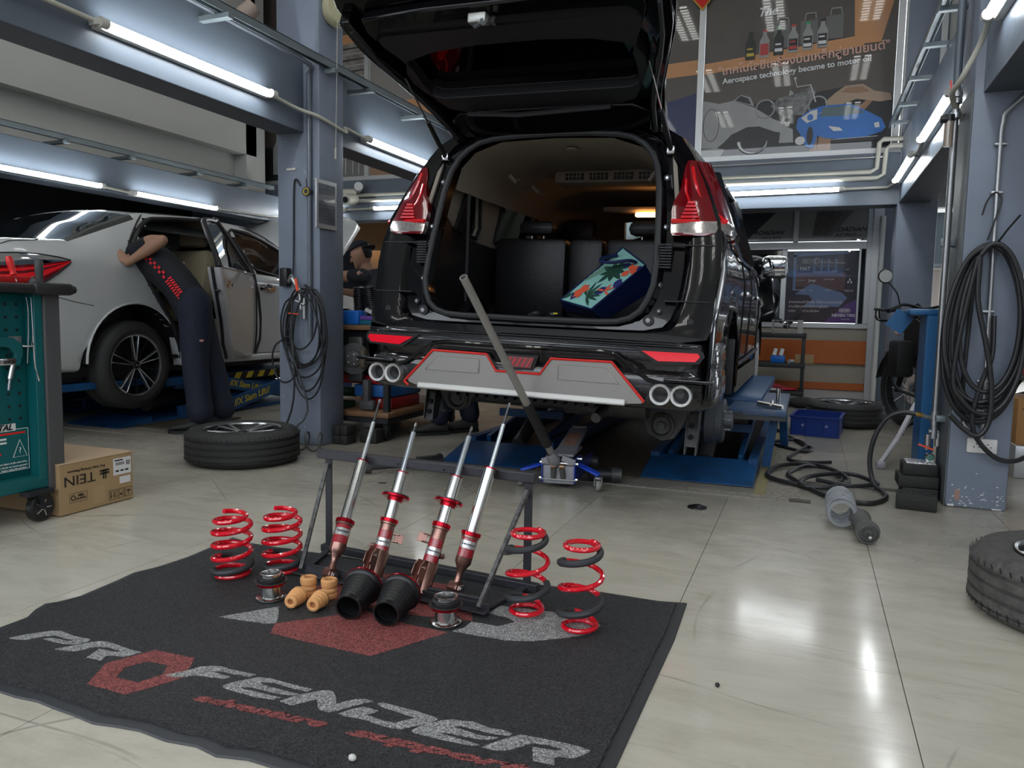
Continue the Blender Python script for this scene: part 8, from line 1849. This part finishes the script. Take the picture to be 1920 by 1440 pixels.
pipe('black hose trailing from the lift over the floor beside the blue crate', [(-.30, 6.6, .10), (-.20, 6.35, .03), (-.13, 6.2, .014), (.0, 5.75, .013), (.06, 5.6, .013), (.0, 5.45, .013), (-.14, 5.60, .014), (-.22, 5.72, .014), (-.06, 5.86, .026), (.02, 5.6, .028), (-.05, 5.33, .014), (-.08, 5.10, .013), (.0, 5.04, .013), (.17, 5.12, .013)], .0115, m_bh, 'hose', 'air_hose', k=6)
tag(B().bar((.56, 5.42, .14), (.45, 5.13, .03), .028, .022).bar((.70, 5.8, .34), (.56, 5.42, .14), .028, .022).cbox(.425, .475, 5.085, 5.155, .0, .04, .006).build('stand_leg', m_jg, bev=.003), 'grey painted diagonal stand leg with rubber foot behind the blue post', 'stand leg')
t = thing('carton', 'orange printed cardboard box on the floor beyond the right column edge', 'box', (1.32, 5.3, .2)); B().cbox(1.158, 1.6, 5.2, 5.6, .19, .46, .004).build('box', mat('orange_carton', (.50, .26, .09), .6), t); text('FILTER', (1.25, 5.198, .36), (1, 0, 0), (0, -1, 0), .04, m_ink, t, bold=.001); text('HI', (1.19, 5.198, .40), (1, 0, 0), (0, -1, 0), .022, m_ink, t); B().cbox(1.15, 1.7, 5.15, 5.65, .0, .19, .005).build('stand', m_alu, t)
t = thing('red_bottle', 'small dark red bottle on the shelf beyond the right column edge', 'bottle', (1.2, 5.3, .6)); B().cyl((1.19, 5.3, .60), (1.19, 5.3, .69), .03, n=18).build('bottle', mr_, t); B().cbox(1.14, 1.8, 5.15, 5.6, .57, .598, .003).build('board', m_under, t); B().box(1.62, 1.66, 5.35, 5.4, .46, .57).build('board_post', m_under, t)
# ================================================================== shelf trolley by the back wall
sf = thing('shelf_trolley', 'black three-tier plastic trolley with mixed tools by the cream wall', 'trolley', (-.2, 8.6, 0)); m_tr = mat('trolley_black', (.022, .023, .025), .55)
for z in (.10, .39, .70): B().cbox(-.62, -.02, 8.42, 8.88, z, z+.045, .006).build('shelf', m_tr, sf)
for x, y in ((-.045, 8.45), (-.045, 8.85), (-.60, 8.45), (-.60, 8.85)): B().cbox(x-.018, x+.018, y-.018, y+.018, .06, .70, .005).build('post', m_tr, sf); B().cyl((x-.014, y, .032), (x+.014, y, .032), .031, n=16).build('caster', m_black, sf)
t = thing('wire_basket', 'pale grey plastic basket on the top of the black trolley', 'basket', (-.2, 8.6, .745)); b = B()
for q in range(6): b.bar((-.36+.05*q, 8.46, .75), (-.36+.05*q, 8.46, .88), .006)
for z in (.75, .79, .835, .88): b.bar((-.36, 8.46, z), (-.11, 8.46, z), .006)
b.box(-.11, -.06, 8.45, 8.46, .748, .885).box(-.36, -.355, 8.46, 8.8, .748, .885).box(-.065, -.06, 8.46, 8.8, .748, .885).box(-.36, -.06, 8.46, 8.8, .747, .752); b.build('frame', mat('pale_plastic', (.40, .40, .40), .5), t)
tag(B().bar((-.24, 8.6, .80), (-.10, 8.62, .99), .07, .05).bar((-.26, 8.6, .86), (-.33, 8.6, .90), .05, .04).build('black_tool', m_blk, bev=.008), 'black pistol-shaped tool sticking out of the pale basket', 'tool')
t = thing('parts_bin', 'small blue bin with two white bottles on the middle trolley shelf', 'bin', (-.3, 8.55, .44)); B().cbox(-.36, -.22, 8.46, 8.60, .437, .51, .006).build('bin', mat('blue_bin', (.01, .14, .55), .35), t)
for x in (-.33, -.265): B().cyl((x, 8.52, .511), (x+.015, 8.54, .58), .022, n=14).build('bottle', m_pwhite, t)
tag(B().cyl((-.18, 8.46, .455), (-.14, 8.50, .455), .022, n=14).build('tape_roll', mat('pale_plastic', (.40, .40, .40), .5)), 'small pale tape roll on the middle trolley shelf', 'tape')
crate('carton', 'small open brown carton on the right of the middle trolley shelf', 'box', -.12, .06, 8.50, 8.64, .437, .53, m_card, .002)
t = thing('rag', 'bright red rag on the bottom trolley shelf', 'rag', (-.2, 8.6, .15)); B().sphere((-.20, 8.58, .158), .11, 16, (1.1, .8, .16)).build('cloth', mat('red_rag', (.55, .02, .05), .8, bump=.8, bscale=18), t)
t = thing('shoe', 'red and black sports shoe on the bottom trolley shelf', 'shoe', (-.3, 8.55, .18)); shoe(B(), (-.42, 8.52, .148), (1, .2, 0), .24).build('upper', mat('red_shoe', (.35, .03, .04), .6), t, fix=True); sole(B(), (-.42, 8.52, .146), (1, .2, 0)).build('shoe_sole', m_pwhite, t)
t = thing('bag', 'crumpled black bag on the floor at the trolley foot', 'bag', (-.05, 8.2, 0)); B().sphere((-.02, 8.26, .055), .12, 20, (1.25, .8, .50)).sphere((-.20, 8.3, .05), .10, 16, (1.2, .8, .5)).build('cloth', mat('black_cloth_bag', (.03, .03, .03), .85, bump=1., bscale=14), t, remesh=.02)
# ================================================================== motorcycle
mt = thing('motorcycle', 'black motorcycle with hand guards and round mirrors behind the right column', 'motorcycle', (.9, 7.45, 0)); MX = Matrix.Translation((.80, 7.30, 0)) @ Matrix.Rotation(math.radians(-62), 4, 'Z')
# local frame: x = rearwards, y = bike's left/right, z up; front wheel at the origin
def mb(name, b, m, **k): return b.xf(MX).build(name, m, mt, **k)
mb('front_tyre', B().lathe([(.245, -.03), (.27, -.045), (.30, -.045), (.315, -.02), (.318, 0), (.315, .02), (.30, .045), (.27, .045), (.245, .03)], (0, 0, .318), (0, 1, 0), 48), m_black); mb('front_rim', B().lathe([(.235, -.03), (.25, -.032), (.25, .032), (.235, .03)], (0, 0, .318), (0, 1, 0), 40, close=True), m_rimd)
b = B()
for q in range(20): a = 2*math.pi*q/20; b.bar((.03*math.cos(a+.5), .02*(-1)**q, .318+.03*math.sin(a+.5)), (.24*math.cos(a), 0, .318+.24*math.sin(a)), .003)
mb('spoke', b, m_steel, kind='stuff'); mb('brake_disc', B().lathe([(.06, 0), (.13, 0), (.13, .004), (.06, .004)], (0, .06, .318), (0, 1, 0), 28, close=True), m_steel)
for s in (1, -1): mb('fork_leg', B().cyl((0, s*.085, .30), (.14, s*.085, .72), .024, n=14).cyl((.13, s*.085, .70), (.20, s*.085, .95), .018, n=14), m_blk if s > 0 else m_rimd)
mb('front_mudguard', B().loft([[(.36*math.cos(math.radians(a)), y, .318+.36*math.sin(math.radians(a))+.02-abs(y)*.3) for y in (-.06, -.03, 0, .03, .06)] for a in range(60, 171, 10)]), m_blk, solid=.004); mb('beak', B().loft([[(x, y*w, z-abs(y)*.3) for y in (-.06, 0, .06)] for x, z, w in ((.12, .72, 1), (-.05, .70, 1), (-.20, .66, .7), (-.33, .62, .25))]), m_blk, solid=.005)
mb('headlamp', B().sphere((.04, 0, .86), .10, 18, (.8, 1, 1)), m_rimd); mb('headlamp_glass', B().lathe([(0, -.015), (.05, -.010), (.075, 0)], (-.025, 0, .86), (1, 0, 0), 24), m_chrome); mb('screen', B().loft([[(.02, y, .93-abs(y)*.5), (.08, y*.7, 1.05-abs(y)*.5)] for y in (-.1, -.05, 0, .05, .1)]), m_blk, solid=.004)
mb('handlebar', B().tube(smooth_path([(.30, -.40, .98), (.20, -.20, 1.03), (.18, 0, 1.0), (.20, .20, 1.03), (.30, .40, .98)], 5), .012, 8), m_blk)
for s in (1, -1):
    mb('grip', B().cyl((.25, s*.28, 1.01), (.31, s*.41, .975), .018, n=12), m_black); mb('hand_guard', B().tube(smooth_path([(.31, s*.43, .98), (.18, s*.44, .99), (.06, s*.33, .99), (.08, s*.20, .98), (.16, s*.15, .99)], 5), .011, 8), m_blk); mb('guard_shell', B().tube(smooth_path([(.16, s*.42, .93), (.06, s*.32, .90), (.08, s*.20, .90)], 4), .010, 8).bar((.18, s*.43, .99), (.16, s*.42, .93), .010).bar((.06, s*.33, .99), (.06, s*.32, .90), .010), m_blk)
    mb('mirror_stalk', B().tube(smooth_path([(.20, s*.24, 1.03), (.20, s*.27, 1.12), (.17, s*.34, 1.22)], 5), .006, 8), m_blk); mb('mirror', B().lathe([(0, .02), (.045, .012), (.06, .0), (.056, -.006), (0, -.006)], (.17, s*.36, 1.26), (-1, -.35*s, .05), 24), m_blk); mb('mirror_glass', B().lathe([(0, -.008), (.05, -.008)], (.17, s*.36, 1.26), (-1, -.35*s, .05), 24), mat('mirror_glass', (.35, .36, .36), .03, 1.))
    mb('indicator', B().sphere((.10, s*.17, .80), .035, 14, (1.2, .8, .7)), mat('indicator_clear', (.75, .45, .38), .2, coat=1.)); mb('tank_shroud', B().prism([(.16, .62), (.42, .60), (.60, .78), (.30, .92), (.16, .88)], (0, s*.15, 0), (1, 0, 0), (0, 0, 1), .012), m_blk, bev=.004); mb('crash_bar', B().tube(smooth_path([(.22, s*.10, .62), (.22, s*.26, .50), (.26, s*.27, .36), (.36, s*.12, .28)], 5), .013, 8), m_blk)
mb('tank', B().sphere((.50, 0, .86), .2, 20, (1.35, .8, .62)), m_blk); mb('seat', B().cbox(.70, 1.32, -.12, .12, .80, .88, .04), m_blk); mb('engine', B().cbox(.28, .70, -.14, .14, .30, .62, .04).cyl((.42, 0, .55), (.30, 0, .80), .09, n=16), mat('engine_metal', (.05, .05, .05), .4, .6, noise=1., nscale=28, dark=(.30, .30, .30)))
b = B()
for q in range(6): b.cbox(.27, .45, -.11, .11, .58+q*.03, .59+q*.03, .003)
mb('cooling_fin', b, m_rimd, kind='stuff'); mb('side_bag', B().cbox(.16, .30, -.30, -.14, .44, .74, .03), mat('black_nylon', (.012, .012, .013), .6)); mb('exhaust_pipe', B().tube(smooth_path([(.28, .05, .58), (.18, .06, .42), (.28, .07, .25), (.7, .14, .28), (1.2, .18, .42)], 5), .025, 10), m_rimd)
mb('rear_tyre', B().lathe([(.245, -.05), (.29, -.065), (.32, -.03), (.325, 0), (.32, .03), (.29, .065), (.245, .05)], (1.38, 0, .325), (0, 1, 0), 44), m_black); mb('rear_rim', B().cyl((1.38, -.05, .325), (1.38, .05, .325), .10, n=24), m_rimd); mb('swing_arm', B().bar((.7, .1, .36), (1.38, .1, .325), .05, .03).bar((.7, -.1, .36), (1.38, -.1, .325), .05, .03), m_rimd); mb('side_stand', B().tube([(.55, -.16, .28), (.50, -.36, .02)], .012, 8).bar((.47, -.36, .012), (.54, -.38, .012), .03, .012).tube([(.45, -.14, .27), (.42, -.32, .04), (.50, -.36, .03)], .006, 6), m_rimd); mb('tail', B().cbox(1.25, 1.6, -.08, .08, .78, .88, .03), m_blk)
